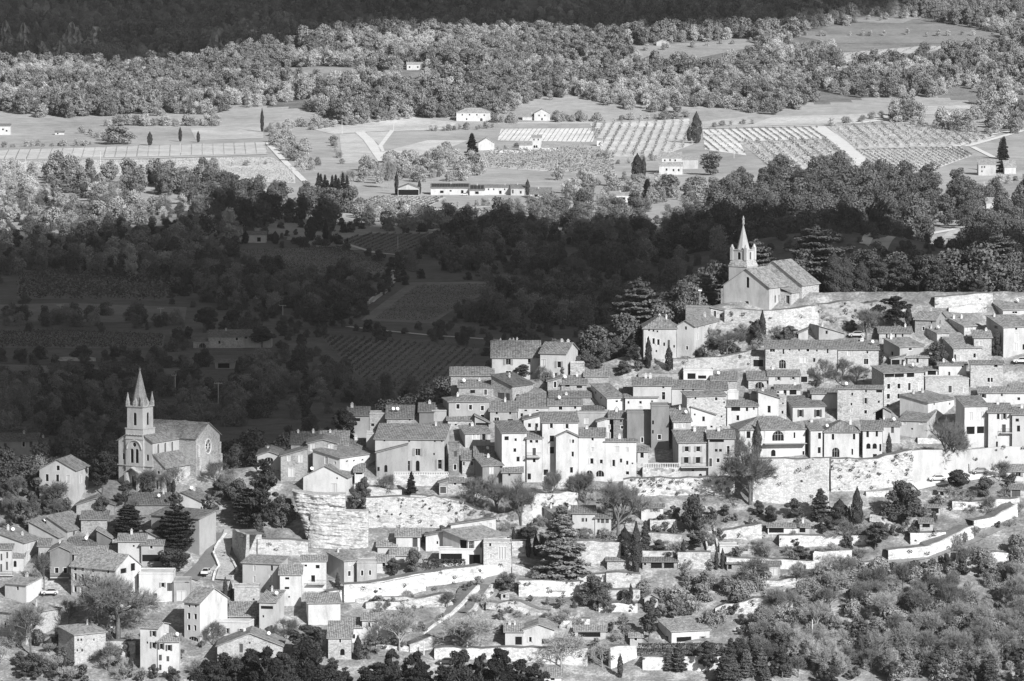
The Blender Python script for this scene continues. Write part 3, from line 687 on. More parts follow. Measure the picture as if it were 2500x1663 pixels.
# --- right edge
H('H', 990, 1262, 1560, 1252, 1500, 's', 1157, 15, PW, 'large pale house with grey shaded gable and closed white shutters', 'c1325,1372,30,80 c1475,1362,30,80 b1325,1265,14,18 b1480,1262,14,18', low='L', chim=3)
H('H', 1565, 1630, 1868, 1288, 1720, 's', 1185, 10, PW, 'pale house with closed white shutters over a pillared veranda', 'c1693,1387,36,78 c1803,1382,34,74 b1690,1530,70,70 b1790,1525,60,64', chim=0)
r, i = H('H', 1870, 1870, 2102, 1352, 1730, 's', 1257, 9, PW, 'white house with plant filled iron balcony', 'w1968,1392,22,50 o2030,1385,22,56 d2025,1510,32,74 c1945,1600,16,30 b1955,1670,16,50')
balcony(r, i, 'H', 1990, 2105, 1550)
H('H', 2110, 2110, 2330, 1372, 1750, 's', 1300, 9, PL, 'plain house with two dark windows at the frame edge', 'b2160,1427,28,28 b2173,1512,26,56')
H('H', 708, 817, 1235, 957, 1300, 's', 880, 10, SL, 'four storey stone house with row of dark attic openings', 'b868,978,84,30 b972,978,80,30 b1085,972,64,40 b1180,975,84,30 w865,1087,26,50 w968,1085,26,50 w1073,1090,22,70 c1180,1087,22,70 w862,1188,26,50 w965,1186,24,50 w857,1277,24,22 w965,1277,24,22', dish=1)
H('H', 350, 350, 810, 1112, 1430, 's', 1077, 8, SL, 'broad stone house with scattered small windows beside the four storey house', 'b498,1165,14,26 b636,1134,14,26 o632,1232,20,56 b490,1266,12,22 b765,1242,16,22 w632,1345,22,36 b770,1137,50,22 c490,1333,14,26', dish=1)
H('H', 90, 90, 350, 1160, 1310, 's', 1108, 8, PL, 'plain cream house with low tiled roof beside the broad stone house', '')
H('H', -375, -375, 350, 702, 960, 's', 622, 10, SL, 'long stone house with arched cellar door under the upper church', 'w-307,726,44,28 b-195,737,10,44 b-132,717,12,16 b-38,720,12,20 w50,724,26,28 b142,727,12,18 b250,732,12,38 a-206,862,58,80 c5,820,58,54 b115,822,18,36 b165,827,16,14', chim=1)
H('H', 355, 355, 765, 717, 940, 's', 622, 10, SL, 'stone house with blind white windows adjoining the long stone house', 'c465,750,30,44 b650,744,12,20 c460,840,26,36 w637,837,38,54', chim=2, dish=1)
H('H', 85, 162, 425, 562, 640, 'r', 478, 7, PM, 'small grey house with mono pitch roof above the long roofs', 'b240,542,18,30', chim=1)
H('H', 770, 770, 1098, 550, 650, 's', 485, 7, SL, 'low stone cottage with three dark slit windows', 'b845,578,12,36 b935,562,12,40 b1005,558,12,30')
H('H', 1135, 1340, 1460, 417, 590, 'g', 333, 9, SM, 'square stone house with pale roof below the garden cypress', 'b1297,442,12,22 w1215,505,18,36', 'b1385,442,14,40', chim=1, rt=.36)
H('H', 1490, 1625, 1790, 482, 580, 's', 395, 9, SL, 'house with pale tiles and two white shuttered windows', 'c1660,507,44,36 c1745,492,50,36', chim=2, rt=.4)
H('H', 832, 977, 1230, 692, 890, 's', 600, 11, PM, 'grey walled house with a small white dormer', 'w1082,712,30,22', 'b900,755,16,34', low='L', rt=.36)
H('H', 1055, 1055, 1265, 797, 890, 's', 707, 8, SL, 'stone cottage with dark open porch before the dormer house', 'w1155,827,22,46', rt=.38)
H('H', 888, 888, 1042, 805, 890, 'l', 765, 6, SM, 'tiled porch with dark openings and one pale pillar', 'b940,850,80,56 b1012,845,24,50', chim=0)
H('H', 1265, 1352, 1480, 552, 660, 's', 500, 7, SL, 'small stone house with two square windows and a dish', 'b1395,597,16,18 b1430,597,16,18', dish=1, rt=.36)
H('H', 1440, 1518, 1805, 702, 870, 's', 590, 11, SL, 'stone house with wide pale roof behind the bare fig tree', 'c1605,802,30,36 w1730,777,22,42 b1475,800,14,60', rt=.38)
H('H', 1725, 1725, 1902, 597, 830, 's', 520, 8, SL, 'tall blank stone house with pale roof near the edge', 'c1790,650,26,40', rt=.38)
H('H', 1880, 2022, 2310, 492, 800, 's', 370, 11, PL, 'corner house with drainpipe and closed pale shutters', 'b2150,505,18,20 c2150,592,30,74 c2145,690,30,70 b2225,690,20,50', 'w1945,490,26,32', rt=.36, chim=1)
H('H', 1880, 2017, 2310, 317, 400, 's', 190, 12, PL, 'white house with one wide window topmost at the frame edge', 'w2135,342,44,22', 'b1860,295,16,30', rt=.38, dish=1)
H('H', 1370, 1370, 1650, 873, 1020, 's', 843, 7, PW, 'bright white house with one dark narrow door', 'd1475,972,18,60 b1610,885,14,16', dish=1)
H('H', 1690, 1690, 2020, 862, 1100, 's', 827, 8, SL, 'pale stone house with stepped front and tiny attic window', 'b1945,880,28,22 w1872,1022,22,42 w1903,1022,18,42')
H('H', 1235, 1235, 1675, 1012, 1165, 'f', 1012, 6, SL, 'flat topped stone house with a white door', 'd1483,1115,28,64 c1628,1125,22,36')
H('H', 1775, 1775, 2310, 1152, 1270, 's', 1092, 9, PW, 'long low white house with pale roof at the frame edge', 'o1815,1182,26,34 b2005,1172,14,26 w2175,1212,26,30', sh=1, rt=.36)
H('H', 2090, 2090, 2310, 1087, 1110, 's', 1025, 6, PL, 'pale roof corner above the long low white house', '', rt=.36, chim=0)
H('H', 1235, 1235, 1400, 924, 1010, 's', 890, 5, PW, 'white terrace pavilion with small tiled roof', 'b1300,950,70,40', chim=0)
H('H', 732, 732, 890, 1345, 1430, 'e', 1300, 8, PM, 'grey shed gable under the broad stone house', '', chim=1)
H('H', 1868, 1868, 2095, 1345, 1420, 's', 1255, 6, PL, 'weathered roof between the veranda house and edge houses', '', dish=1)
H('I', 1950, 1950, 2200, 592, 680, 's', 525, 8, PW, 'white roadside cottage with double windows by the dark bush', 'o2060,622,38,36', rt=.36)
H('I', 1990, 1990, 2160, 762, 840, 's', 720, 6, SL, 'garden store with slatted front below the roadside cottage', 'C2035,797,70,62', chim=0)
H('I', 1120, 1120, 1247, 1087, 1170, 's', 1035, 5, SL, 'garden hut with dark window band below the great pine', 'b1180,1112,60,30', chim=0)
H('I', 1175, 1175, 1312, 937, 1010, 's', 907, 4, PL, 'flat porch shelter with posts in the terraced garden', 'b1240,970,110,42', chim=0)
H('I', 1300, 1300, 1412, 777, 840, 's', 750, 4, SL, 'tiny tiled hut beneath the big round bush', 'b1330,805,30,34', chim=0)
H('Q', 1812, 1812, 1876, 412, 465, 'e', 380, 2.2, PW, 'tiny white garden shed with a double door on the scrub slope', 'c1845,438,36,42', chim=0, name='garden_shed', cat='shed')
# --- upper church quarter, left
H('F', 358, 358, 674, 1100, 1400, 'h', 982, 13, PL, 'grey three storey presbytery with hipped roof and two chimneys', 'b410,1122,10,16 b452,1128,10,16 b490,1134,10,16 o398,1222,16,54 o452,1227,18,54 o498,1237,18,54 b555,1257,14,30 C598,1250,18,62 b650,1277,12,22 b480,1322,12,18', chim=2, sh=2)
H('F', 678, 844, 1150, 1083, 1410, 'e', 1032, 24, PL, 'long house with pale gable end and closed white shutters', 'b762,1102,16,28 w773,1292,16,34 C755,1385,52,26', 'r878,1100,11,11 r940,1088,11,11 r995,1082,11,11 c875,1182,20,54 c938,1172,18,54 c990,1166,18,54', low='R')
H('F', 760, 760, 1000, 905, 1020, 'f', 905, 4, SD, 'ivy grown ruined wall block beside the church terrace')
H('F', 1000, 1000, 1135, 935, 1020, 'r', 905, 6, SL, 'small stone sacristy hut at the terrace corner', 'd1040,968,22,56 b1098,985,14,18', chim=0)
H('F', 1380, 1380, 1520, 1388, 1490, 'f', 1388, 6, SL, 'stone garage with a wide dark opening', 'b1455,1438,78,60')
H('F', 1840, 1840, 1932, 1150, 1215, 'l', 1108, 4, PL, 'small cabin in the bushes under the church wall', '', chim=0)
# --- lower left quarter
H('B', 590, 1000, 1200, 605, 960, 'g', 470, 10, plaster(.6), 'long four storey house with rows of white shuttered windows', 'w650,582,22,32 w712,590,22,32 w800,602,22,32 w932,615,20,30 o652,665,22,56 o713,675,22,56 o798,688,22,56 o850,695,22,56 o650,770,22,54 o708,782,22,54 o795,785,22,54 o850,790,22,54 w690,935,18,26 w687,985,14,18', 'b1150,582,30,60 b1068,615,40,40', chim=0, sh=2, rt=.42)
H('B', 1200, 1200, 1500, 642, 880, 'f', 642, 9, PW, 'low flat roofed white wing beside the long four storey house', 'o1405,737,22,36 C1465,755,36,64 w1340,825,30,30')
H('B', 1500, 1500, 1640, 712, 890, 'f', 712, 8, PM, 'flat roofed garage annex with white double doors', 'c1568,830,64,74 a1620,690,30,14')
H('B', 1585, 1727, 1950, 893, 1240, 'g', 760, 11, PW, 'tall white house with blank bright gable and arched passage', 'w1635,918,18,20 w1690,920,18,20 w1632,1005,22,50 w1688,1010,22,48 w1632,1105,22,48 w1686,1110,20,46 a1670,1205,74,40', low='R', chim=1, rt=.38)
H('B', 1207, 1362, 1442, 1112, 1490, 'g', 1062, 8, PW, 'tall white corner house with three dark shuttered windows', 'o1325,1157,22,42 o1325,1258,22,46 b1272,1235,10,18', sh=1, low='R', chim=0, rt=.38)
H('B', 1362, 1362, 1548, 1228, 1495, 's', 1157, 8, PW, 'white house with dark shutters and a roof dish', 'o1393,1268,22,46 o1460,1280,22,46 C1385,1365,22,46 C1450,1375,20,42 d1385,1450,18,46', sh=1, dish=1, rt=.38)
H('B', 488, 642, 902, 1170, 1440, 's', 1085, 10, SL, 'square stone house with arched door behind the little cypresses', 'b675,1212,12,18 b703,1210,12,18 w812,1210,12,22 b710,1302,12,20 b668,1302,10,18 a800,1395,54,36', low='L', rt=.4, chim=1)
H('B', -60, 222, 496, 985, 1260, 'h', 898, 13, SL, 'broad stone house half hidden by bare trees at the corner', 'o45,1075,20,54 w135,1070,18,50', low='R', rt=.4, sh=2)
H('B', 30, 227, 346, 738, 900, 's', 665, 8, PW, 'white house with one small window and stone flank', 'b152,767,16,28', low='R', rt=.4)
H('B', -60, 207, 335, 372, 580, 'r', 285, 12, PL, 'pale plastered house with dish and closed shutters on its street side', '', 'c243,407,14,54 c302,387,14,54 c242,500,14,50 c300,490,14,50', low='R', dish=1, chim=2)
r, i = H('B', -70, -70, 102, 432, 660, 's', 382, 8, PL, 'house with dark shutters and a long balcony at the corner', 'C12,497,13,54 C62,480,13,50 C10,590,14,62 C60,572,14,66')
balcony(r, i, 'B', -60, 120, 650)
H('B', 100, 100, 205, 497, 620, 's', 427, 6, PL, 'small house with arched doorway between two taller houses', 'a130,555,22,50', chim=0)
H('B', 332, 332, 430, 402, 570, 's', 335, 8, PM, 'narrow house with one shuttered window in the street row', 'o360,482,14,44', chim=0)
H('B', 240, 502, 612, 325, 420, 'r', 190, 12, PM, 'house with great worn roof slanting to the street', '', 'b560,305,14,18', low='R', rt=.3, dish=1)
H('B', 392, 582, 766, 268, 360, 'r', 150, 12, PM, 'second slanting roof of the street row with shuttered eave', '', 'C640,292,14,34 C705,275,14,34', low='R', rt=.28)
H('B', 700, 700, 925, 172, 290, 's', 95, 10, SM, 'third roof of the street row with stone wall', '', rt=.27)
r, i = H('B', 430, 430, 602, 445, 700, 'e', 405, 12, PG, 'dark grey house with balcony and two white framed doors', 'w490,612,26,46 w563,612,26,46', rt=.34)
balcony(r, i, 'B', 436, 596, 668)
H('B', 660, 660, 990, 45, 130, 'e', -10, 14, SM, 'stone gable house below the lower church square', 'b835,65,12,10', rt=.27)
H('A', 1120, 1120, 1470, 1542, 1630, 's', 1435, 12, SM, 'wide roof beside the stone gable under the lower church', '', rt=.26, dish=1)
H('A', 1410, 1745, 1850, 1510, 1610, 'e', 1437, 11, PW, 'white edged gable house in the shade under the lower church', '', low='R', rt=.26, dish=1)
H('B', 1285, 1722, 1856, 165, 480, 's', 88, 11, PM, 'house with tall grey blank end wall above the bend', 'b1400,160,24,20', low='R', rt=.26)
H('B', 835, 835, 962, 335, 420, 'r', 260, 8, PD, 'dark plastered block with pale capped roof', '', chim=0, rt=.36)
H('B', 1020, 1020, 1255, 362, 560, 's', 292, 8, PL, 'house with moss blotched roof and roof terrace', 'b1155,400,14,14', rt=.34)
r, i = H('B', 1220, 1220, 1410, 392, 575, 's', 347, 7, PM, 'house with wooden loggia box over an open shaded porch', 'w1307,412,22,26 b1310,505,170,54', chim=0)
H('B', 1260, 1442, 1556, 363, 480, 'r', 275, 10, PL, 'pale house with shuttered street side behind the round pine', '', 'c1480,392,14,36 c1520,382,14,36', low='R', chim=1, rt=.3)
H('B', 590, 590, 830, 402, 460, 's', 322, 9, PM, 'dark roof with white dish behind the four storey house', '', rt=.22, dish=1)
H('B', 640, 640, 1010, 470, 560, 's', 400, 9, SM, 'ragged pale roof just behind the four storey house', '', rt=.4, chim=0)
H('D', 303, 702, 782, 335, 630, 's', 250, 9, plaster(.45), 'grey beige house with four closed pale shutters below the ramp', 'c438,377,20,54 b620,377,20,50 c435,492,22,64 c608,482,28,68 b603,568,14,20', low='R', rt=.36)
H('D', 705, 705, 930, 447, 780, 's', 342, 9, PW, 'white house with two wide strip windows', 'b782,485,36,22 b780,587,40,22 b802,680,9,10', rt=.42, chim=0)
r, i = H('D', 930, 930, 1193, 302, 620, 's', 240, 9, PW, 'bright white house with french window and small terrace', 'w977,350,26,20 w1103,362,38,36 w1055,487,36,66', rt=.4, chim=0)
balcony(r, i, 'D', 1000, 1190, 535, .9, 1.4)
H('D', 1195, 1382, 1525, 303, 560, 's', 200, 11, plaster(.45), 'house with grey side wall and white cross windows on the terrace', 'c1443,332,16,28 w1438,435,22,50', low='L', rt=.34)
H('D', 1517, 1517, 1725, 322, 550, 'f', 322, 7, plaster(.45), 'flat roofed grey terrace house with two white cross windows', 'w1572,429,22,50 w1655,425,22,46')
H('D', 1725, 1725, 1905, 314, 430, 's', 237, 8, PW, 'low white house with shaded awning beside the terrace house', 'w1800,335,24,36', rt=.4)
H('D', 1870, 1870, 2150, 243, 330, 's', 160, 9, PL, 'garden barn with pale roof above the long wall', 'b2050,275,16,30', rt=.42, chim=0)
H('D', 1735, 1735, 1935, 150, 220, 's', 85, 7, PL, 'small outbuilding under the rock face', '', rt=.42, chim=0)
H('C', 1600, 1600, 1855, 1440, 1590, 's', 1350, 8, PW, 'white barn with tall dark door below the cliff wall', 'd1800,1500,46,90', rt=.4, chim=0)
H('D', 968, 1005, 1345, 748, 980, 's', 640, 9, PW, 'bright blank white block house with grey tiled roof', '', rt=.38, chim=0)
H('D', 1215, 1215, 1460, 1115, 1340, 's', 930, 11, SL, 'stone house with long smooth roof beside the spreading pine', 'w1340,1145,18,36 a1365,1262,40,62', rt=.4, chim=0)
H('D', 1405, 1405, 1572, 1003, 1160, 's', 895, 9, PW, 'white middle block of the lower garden house', 'b1487,1097,18,42', rt=.4, chim=0)
H('D', 1572, 1572, 1848, 928, 1160, 's', 845, 8, PW, 'white garden house with two shuttered upper windows', 'o1645,972,18,46 o1772,962,16,40 c1640,1105,26,68', sh=2, rt=.4)
H('D', 485, 662, 738, 738, 1060, 's', 608, 9, PL, 'narrow house with dark loggia under its sloping roof', 'b568,792,110,30 b530,885,14,22 C615,995,22,30', low='R', dish=1, rt=.38)
H('D', 60, 372, 440, 955, 1120, 'f', 955, 8, PW, 'white house with flat terrace and two grey shuttered windows', 'o152,1037,22,50 o290,1042,22,46', low='R')
H('D', 172, 172, 440, 885, 965, 's', 728, 9, PL, 'open tiled terrace roof above the white shuttered house', 'b280,925,190,50', rt=.36, chim=0)
H('D', 45, 45, 738, 1198, 1420, 'e', 1063, 12, SL, 'low stone gable house behind the dark front pines', 'C297,1220,32,86 b387,1165,9,10', dish=1, chim=1, rt=.36)
H('D', 225, 225, 492, 578, 750, 'f', 578, 5, SL, 'roofless stone enclosure beside the ramp', 'b430,705,14,18')
# --- gardens below the rampart
r, i = H('J', 330, 590, 985, 660, 930, 's', 540, 12, PW, 'modern white villa with deep shaded loggia and terrace', 'w625,710,46,84 b722,715,14,64', 'b540,690,60,84', low='L', rt=.42, chim=0)
H('J', 745, 745, 1025, 685, 1005, 'f', 685, 7, stone(.55), 'pale stone block of the modern villa with slatted window', 'b812,702,16,28 c815,815,20,36 c905,785,16,110 c932,785,16,110 c960,785,16,110')
H('J', 163, 163, 400, 612, 770, 'l', 565, 6, PW, 'long blank white wing of the modern villa', 'b280,680,12,26', chim=0)
H('J', 415, 415, 872, 500, 580, 'l', 432, 3, PW, 'upper white parapet wing of the modern villa', 'c640,520,26,36 c710,510,26,40 c810,505,26,40', chim=0)
H('J', 298, 298, 735, 752, 930, 'f', 752, 4, PW, 'covered white terrace with pillars before the modern villa', 'b420,840,180,90 b650,850,100,90')
H('J', 1350, 1520, 1675, 442, 620, 's', 318, 10, SL, 'left wing of the dark shuttered garden mansion', 'C1600,477,26,42 C1640,470,20,36 C1637,585,20,40', low='L', rt=.28)
H('J', 1640, 1640, 1868, 388, 620, 's', 307, 9, PL, 'middle of the dark shuttered garden mansion with porch', 'C1745,452,22,34 b1780,452,9,34 b1750,555,130,28', rt=.28, chim=0)
H('J', 1868, 1868, 2030, 434, 625, 's', 372, 9, PL, 'bay of the dark shuttered garden mansion by the bare tree', 'C1903,460,20,36 C1943,462,28,42 C1990,460,28,42 C1903,573,22,44 d1947,585,26,62 C1990,572,24,44', rt=.26, chim=0)
H('J', 1990, 1990, 2180, 863, 950, 's', 820, 5, SL, 'small tiled garden hut beside a round shrub', '', rt=.3, chim=0)
H('K', 280, 280, 456, 193, 295, 's', 165, 5, PW, 'white cabin with one shuttered window on the upper terrace', 'o390,214,32,22', sh=0, rt=.27, chim=0)
H('K', 1290, 1290, 1532, 352, 408, 's', 318, 5, PW, 'white pool house with dark open bay under a flat tiled roof', 'b1350,372,100,36 c1487,368,22,18', rt=.32, chim=0)
H('K', 1532, 1532, 1622, 352, 408, 's', 318, 4, PL, 'open barbecue shelter with tall chimney beside the pool house', 'b1565,372,40,34', rt=.32, chim=1)
H('K', 290, 290, 567, 627, 692, 's', 590, 5, SM, 'long low garden house with dark glass doors', 'b310,645,14,16 b400,655,74,42 b500,655,66,42', rt=.24, chim=0)
H('K', 905, 905, 1055, 502, 560, 'f', 502, 5, PW, 'bright white flat roofed studio by the garden stair')
H('K', 1055, 1055, 1280, 517, 560, 'f', 517, 4, PL, 'low studio extension with dark slot window', 'b1108,532,34,14')
H('K', 1285, 1285, 1390, 653, 755, 's', 620, 5, SM, 'garden house with pale glazed front behind a bare tree', 'c1335,705,50,48', rt=.28, chim=0)
H('K', 965, 965, 1130, 642, 700, 's', 618, 4, SM, 'low stone store under the studio terrace', 'b985,668,24,32', rt=.3, chim=0)
r, i = H('K', 420, 522, 832, 1184, 1285, 's', 1082, 10, PW, 'white bungalow with shaded porch behind the clipped hedge', 'o770,1237,20,30 b620,1245,100,36', 'w485,1237,20,34', low='L', rt=.42, chim=1)
H('K', 305, 305, 412, 915, 990, 'e', 885, 4, PL, 'small gabled hut with dark doorway on the garden path', 'b380,940,18,36', rt=.36, chim=0)
H('K', 190, 190, 290, 1228, 1300, 's', 1190, 5, PL, 'little annex among shrubs beside the white bungalow', 'w235,1245,20,20', rt=.42, chim=0)
H('L', 1645, 1645, 1980, 690, 890, 'e', 630, 10, PW, 'white gabled house with glazed porch on the lowest terrace', 'o1722,792,24,50 b1905,812,100,50', sh=2, rt=.42, chim=1)
H('L', 1455, 1455, 1645, 712, 890, 's', 625, 8, PL, 'side wing with dark pergola of the white gabled house', 'b1600,805,60,80', rt=.42, chim=2)
H('L', 2200, 2200, 2530, 702, 790, 's', 640, 7, PL, 'low garden house with wide dark opening on the lowest terrace', 'b2350,742,200,44', rt=.42, chim=0)
H('L', 1865, 1865, 2055, 1193, 1270, 's', 1095, 7, PW, 'small white house with double window at the bottom edge', 'w1960,1217,38,22', rt=.4, chim=0)
H('L', 1410, 1410, 1500, 300, 365, 'l', 270, 2.5, SL, 'tiny stone well house on the meadow terrace', 'b1445,330,22,34', chim=0, rt=.4)
H('L', 1940, 1940, 2085, 275, 325, 's', 245, 3, SL, 'tiny stone lean-to shed against the garden wall', 'b2055,300,36,26', chim=0, rt=.36)
# --- beyond the crest, in the shade
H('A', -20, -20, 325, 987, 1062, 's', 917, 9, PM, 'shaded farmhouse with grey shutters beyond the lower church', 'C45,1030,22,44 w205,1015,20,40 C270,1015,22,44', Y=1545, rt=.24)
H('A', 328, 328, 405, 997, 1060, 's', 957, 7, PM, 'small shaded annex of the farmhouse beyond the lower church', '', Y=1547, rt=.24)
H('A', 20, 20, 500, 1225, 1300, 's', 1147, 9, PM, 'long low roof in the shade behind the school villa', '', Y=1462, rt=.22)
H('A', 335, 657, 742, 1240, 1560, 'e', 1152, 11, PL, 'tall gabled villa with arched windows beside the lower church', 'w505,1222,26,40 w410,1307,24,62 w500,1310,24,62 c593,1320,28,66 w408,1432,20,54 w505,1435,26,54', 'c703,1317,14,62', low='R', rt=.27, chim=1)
# --- farms in the valley
def V_(t, x0, x1, ye, yb, roof, yr, d, mat, label, wins='', **k):
    k.setdefault('chim', 1); return H(t, x0, x0, x1, ye, yb, roof, yr, d, mat, label, wins, ymin=1640, name='farmhouse', cat='house', **k)
V_('P', 960, 1120, 497, 547, 's', 462, 12, SL, 'shaded stone farmhouse with patchy roof in the dark valley', 'w1090,505,10,12 b1010,520,8,12')
V_('P', 1120, 1250, 492, 545, 's', 462, 12, PL, 'right half of the shaded farmhouse beside dark round pines', 'w1132,497,12,10')
V_('P', 890, 963, 517, 547, 's', 500, 8, SL, 'arched coach house of the shaded farmhouse', 'a932,535,26,20', chim=0)
V_('P', 990, 1085, 613, 642, 's', 597, 8, PM, 'shaded pool shelter with dark front in the valley', 'b1030,628,44,20', chim=0)
V_('P', 1135, 1225, 26, 62, 's', 8, 8, PW, 'lone white cottage with one dark window at the wood edge', 'b1192,47,14,18')
V_('M', -40, 70, 302, 362, 's', 286, 9, PW, 'white farmhouse cut off by the frame edge', 'b20,325,10,10 b45,335,10,10')
V_('M', 375, 437, 346, 362, 's', 335, 5, PW, 'tiny white hut between small round trees', 'b395,354,8,8', chim=0)
r, i = V_('N', 985, 1250, 728, 772, 's', 695, 12, PW, 'long white farm building with solar panels on its roof', 'b1060,752,20,16 w1120,745,12,12 b1200,752,14,20', rt=.3)
_m = MB(); sl_ = i['rise'] / i['d']
_nx, _ny = 14, 2
for a_ in range(_nx):
    for b_ in range(_ny):
        u0 = i['W'] * (.02 + .96 * a_ / _nx); u1 = i['W'] * (.02 + .96 * (a_ + .92) / _nx); v0 = i['d'] * (.25 + .34 * b_); v1 = i['d'] * (.25 + .34 * (b_ + .92))
        q = MB(); q.slab([(u0, v0, i['he'] + sl_ * v0 + .3), (u1, v0, i['he'] + sl_ * v0 + .3), (u1, v1, i['he'] + sl_ * v1 + .3), (u0, v1, i['he'] + sl_ * v1 + .3)], .08)
        q.obj('solar_panel', [plain('solar_glass', .04, .25, .4)], r)
r, i = V_('N', 1250, 1352, 742, 776, 's', 702, 12, PW, 'middle farm building with four tilted solar arrays', 'b1300,758,20,16')
sl_ = i['rise'] / i['d']
for a_ in range(4):
    u0 = i['W'] * (.06 + .23 * a_); u1 = u0 + i['W'] * .2; v0, v1 = i['d'] * .2, i['d'] * .8
    q = MB(); q.slab([(u0, v0, i['he'] + sl_ * v0 + .3), (u1, v0, i['he'] + sl_ * v0 + .3), (u1, v1, i['he'] + sl_ * v1 + .3), (u0, v1, i['he'] + sl_ * v1 + .3)], .08); q.obj('solar_panel', [plain('solar_glass', .04, .25, .4)], r)
V_('N', 1352, 1532, 722, 772, 's', 702, 9, PW, 'two storey white part of the solar farm', 'w1380,735,8,12 w1415,735,8,12 b1460,755,14,20 w1490,735,8,12')
V_('N', 1532, 1625, 727, 776, 's', 700, 10, PL, 'end gabled part of the solar farm by the tall cypress', 'C1545,750,10,24 b1600,755,10,16')
V_('N', 1665, 1810, 767, 796, 's', 722, 11, PW, 'separate white farm cottage with wide pale roof', 'b1705,778,20,14 w1760,778,20,12')
V_('N', 760, 905, 728, 778, 'e', 700, 12, PL, 'open farm shed with dark hollow front', 'b832,756,120,34', chim=0)
V_('N', 1160, 1392, 210, 268, 'h', 178, 14, PW, 'large hip roofed country house under the wooded hill', 'b1200,225,7,10 b1250,225,7,10 b1300,225,7,10 b1350,228,7,10 a1330,258,14,18 b1230,255,7,12', rt=.5, chim=0)
V_('N', 1692, 1800, 217, 265, 'e', 188, 12, PW, 'white gabled farmhouse under the wooded hill', 'b1725,230,7,10 b1765,230,7,10 b1745,255,8,14', rt=.5)
V_('N', 1612, 1692, 238, 262, 's', 214, 10, PW, 'low wing of the white gabled farmhouse', '', rt=.5)
V_('N', 1677, 1742, 382, 462, 's', 362, 8, PW, 'square white tower house amid orchards', 'a1693,442,10,16 a1708,442,10,16 b1690,395,7,10 b1720,395,7,10', rt=.5)
V_('N', 1590, 1677, 432, 472, 's', 414, 8, PW, 'low white wing of the square tower house', '', rt=.5, chim=0)
V_('N', 1742, 1865, 447, 472, 's', 426, 7, PW, 'walled yard building of the square tower house', 'b1850,435,8,10', rt=.5, chim=0)
V_('N', 1310, 1420, 418, 466, 'e', 384, 14, PW, 'white barn with pillared side beside the tall fir', '', rt=.5, chim=0)
V_('N', 2120, 2160, 398, 438, 's', 385, 5, PW, 'tiny white field hut among orchard rows', 'b2138,425,8,12', rt=.5, chim=0)
V_('Z', 993, 1031, 157, 171, 's', 152, 10, PW, 'lone white villa high on the wooded hill', 'b1000,164,3,4 b1020,164,3,4', rt=.6, chim=0)
V_('O', 272, 388, 437, 528, 's', 404, 10, PW, 'tall white farmhouse by the round pine', 'b290,452,7,10 b320,450,7,10 b350,452,7,10 b300,500,7,10', rt=.5)
V_('O', 388, 482, 447, 500, 's', 427, 8, PL, 'side barn of the tall white farmhouse', '', rt=.5, chim=0)
V_('O', 258, 392, 482, 534, 's', 463, 4, PW, 'front annex of the tall white farmhouse', 'b300,505,8,12 b340,508,8,12 b370,508,8,12', rt=.5, chim=0)
V_('O', 10, 120, 652, 692, 's', 635, 9, PW, 'white bungalow among shrubs at the sunlit valley rim', 'b50,672,20,14 b90,672,12,14', rt=.5)
V_('O', 2095, 2195, 475, 538, 's', 445, 10, PL, 'tall pale farmhouse near the fir at the frame edge', 'b2115,490,6,9 b2130,490,6,9 b2115,515,6,9', rt=.5)
V_('O', 2245, 2310, 490, 530, 's', 452, 10, PW, 'pale roofed barn beyond the fir at the frame edge', '', rt=.55, chim=0)
V_('O', 2140, 2212, 695, 745, 's', 665, 8, PW, 'white house with steep pale roof above the dark pines', 'b2190,720,8,14', rt=.55, chim=0)
V_('O', 1893, 2035, 174, 206, 's', 155, 8, PW, 'long white shed in the upper clearing', 'b1990,190,8,7', rt=.5, chim=0)
V_('N', 1975, 2052, 964, 1032, 's', 940, 8, SM, 'shaded stone house buried in the dark wood', 'b2010,975,8,10 b2035,1005,8,14', rt=.2)
V_('V', 665, 722, 195, 213, 'e', 182, 9, PL, 'pale ruin on the upper slope clearing', '', rt=.5, chim=0)
# ------------------------------------------------------------------ churches
def bwalls(root, name, u0, u1, v0, v1, z0, z1, mat, front=(), right=(), gable=None, rise=0):
    """four walls of a block in its root's frame; holes as (kind, centre along wall, centre height, w, h); each hole gets its window"""
    mb = MB(); L, Dp = u1 - u0, v1 - v0
    def prof(n, mid): return [(0, z0), (n, z0), (n, z1)] + ([(n / 2, z1 + rise)] if mid else []) + [(0, z1)]
    hp = lambda hs: [[(c + p, z + q) for p, q in hole_poly(k, w_, h_)] for k, c, z, w_, h_ in hs]
    wall_with_holes(mb, prof(L, gable == 'e'), hp(front), lambda a, z: (u0 + a, v0, z), (0, 1, 0))
    wall_with_holes(mb, prof(L, gable == 'e'), [], lambda a, z: (u0 + a, v1, z), (0, -1, 0))
    wall_with_holes(mb, prof(Dp, gable == 'g'), [], lambda a, z: (u0, v0 + a, z), (1, 0, 0))
    wall_with_holes(mb, prof(Dp, gable == 'g'), hp(right), lambda a, z: (u1, v0 + a, z), (-1, 0, 0))
    o = mb.obj(name, [mat], root)
    for k, c, z, w_, h_ in front: link('door' if k == 'd' else 'window', window_mesh(k, w_, h_), o, (u0 + c, v0 + REV, z))
    for k, c, z, w_, h_ in right: link('window', window_mesh(k, w_, h_), o, (u1 - REV, v0 + c, z), math.pi / 2)
    return o
def broof(root, kind, u0, u1, v0, v1, he, rise, tone):
    me = roof_mesh(kind, u1 - u0, v1 - v0, he, rise, tone); return link('roof', me, root, (u0, v0, 0))
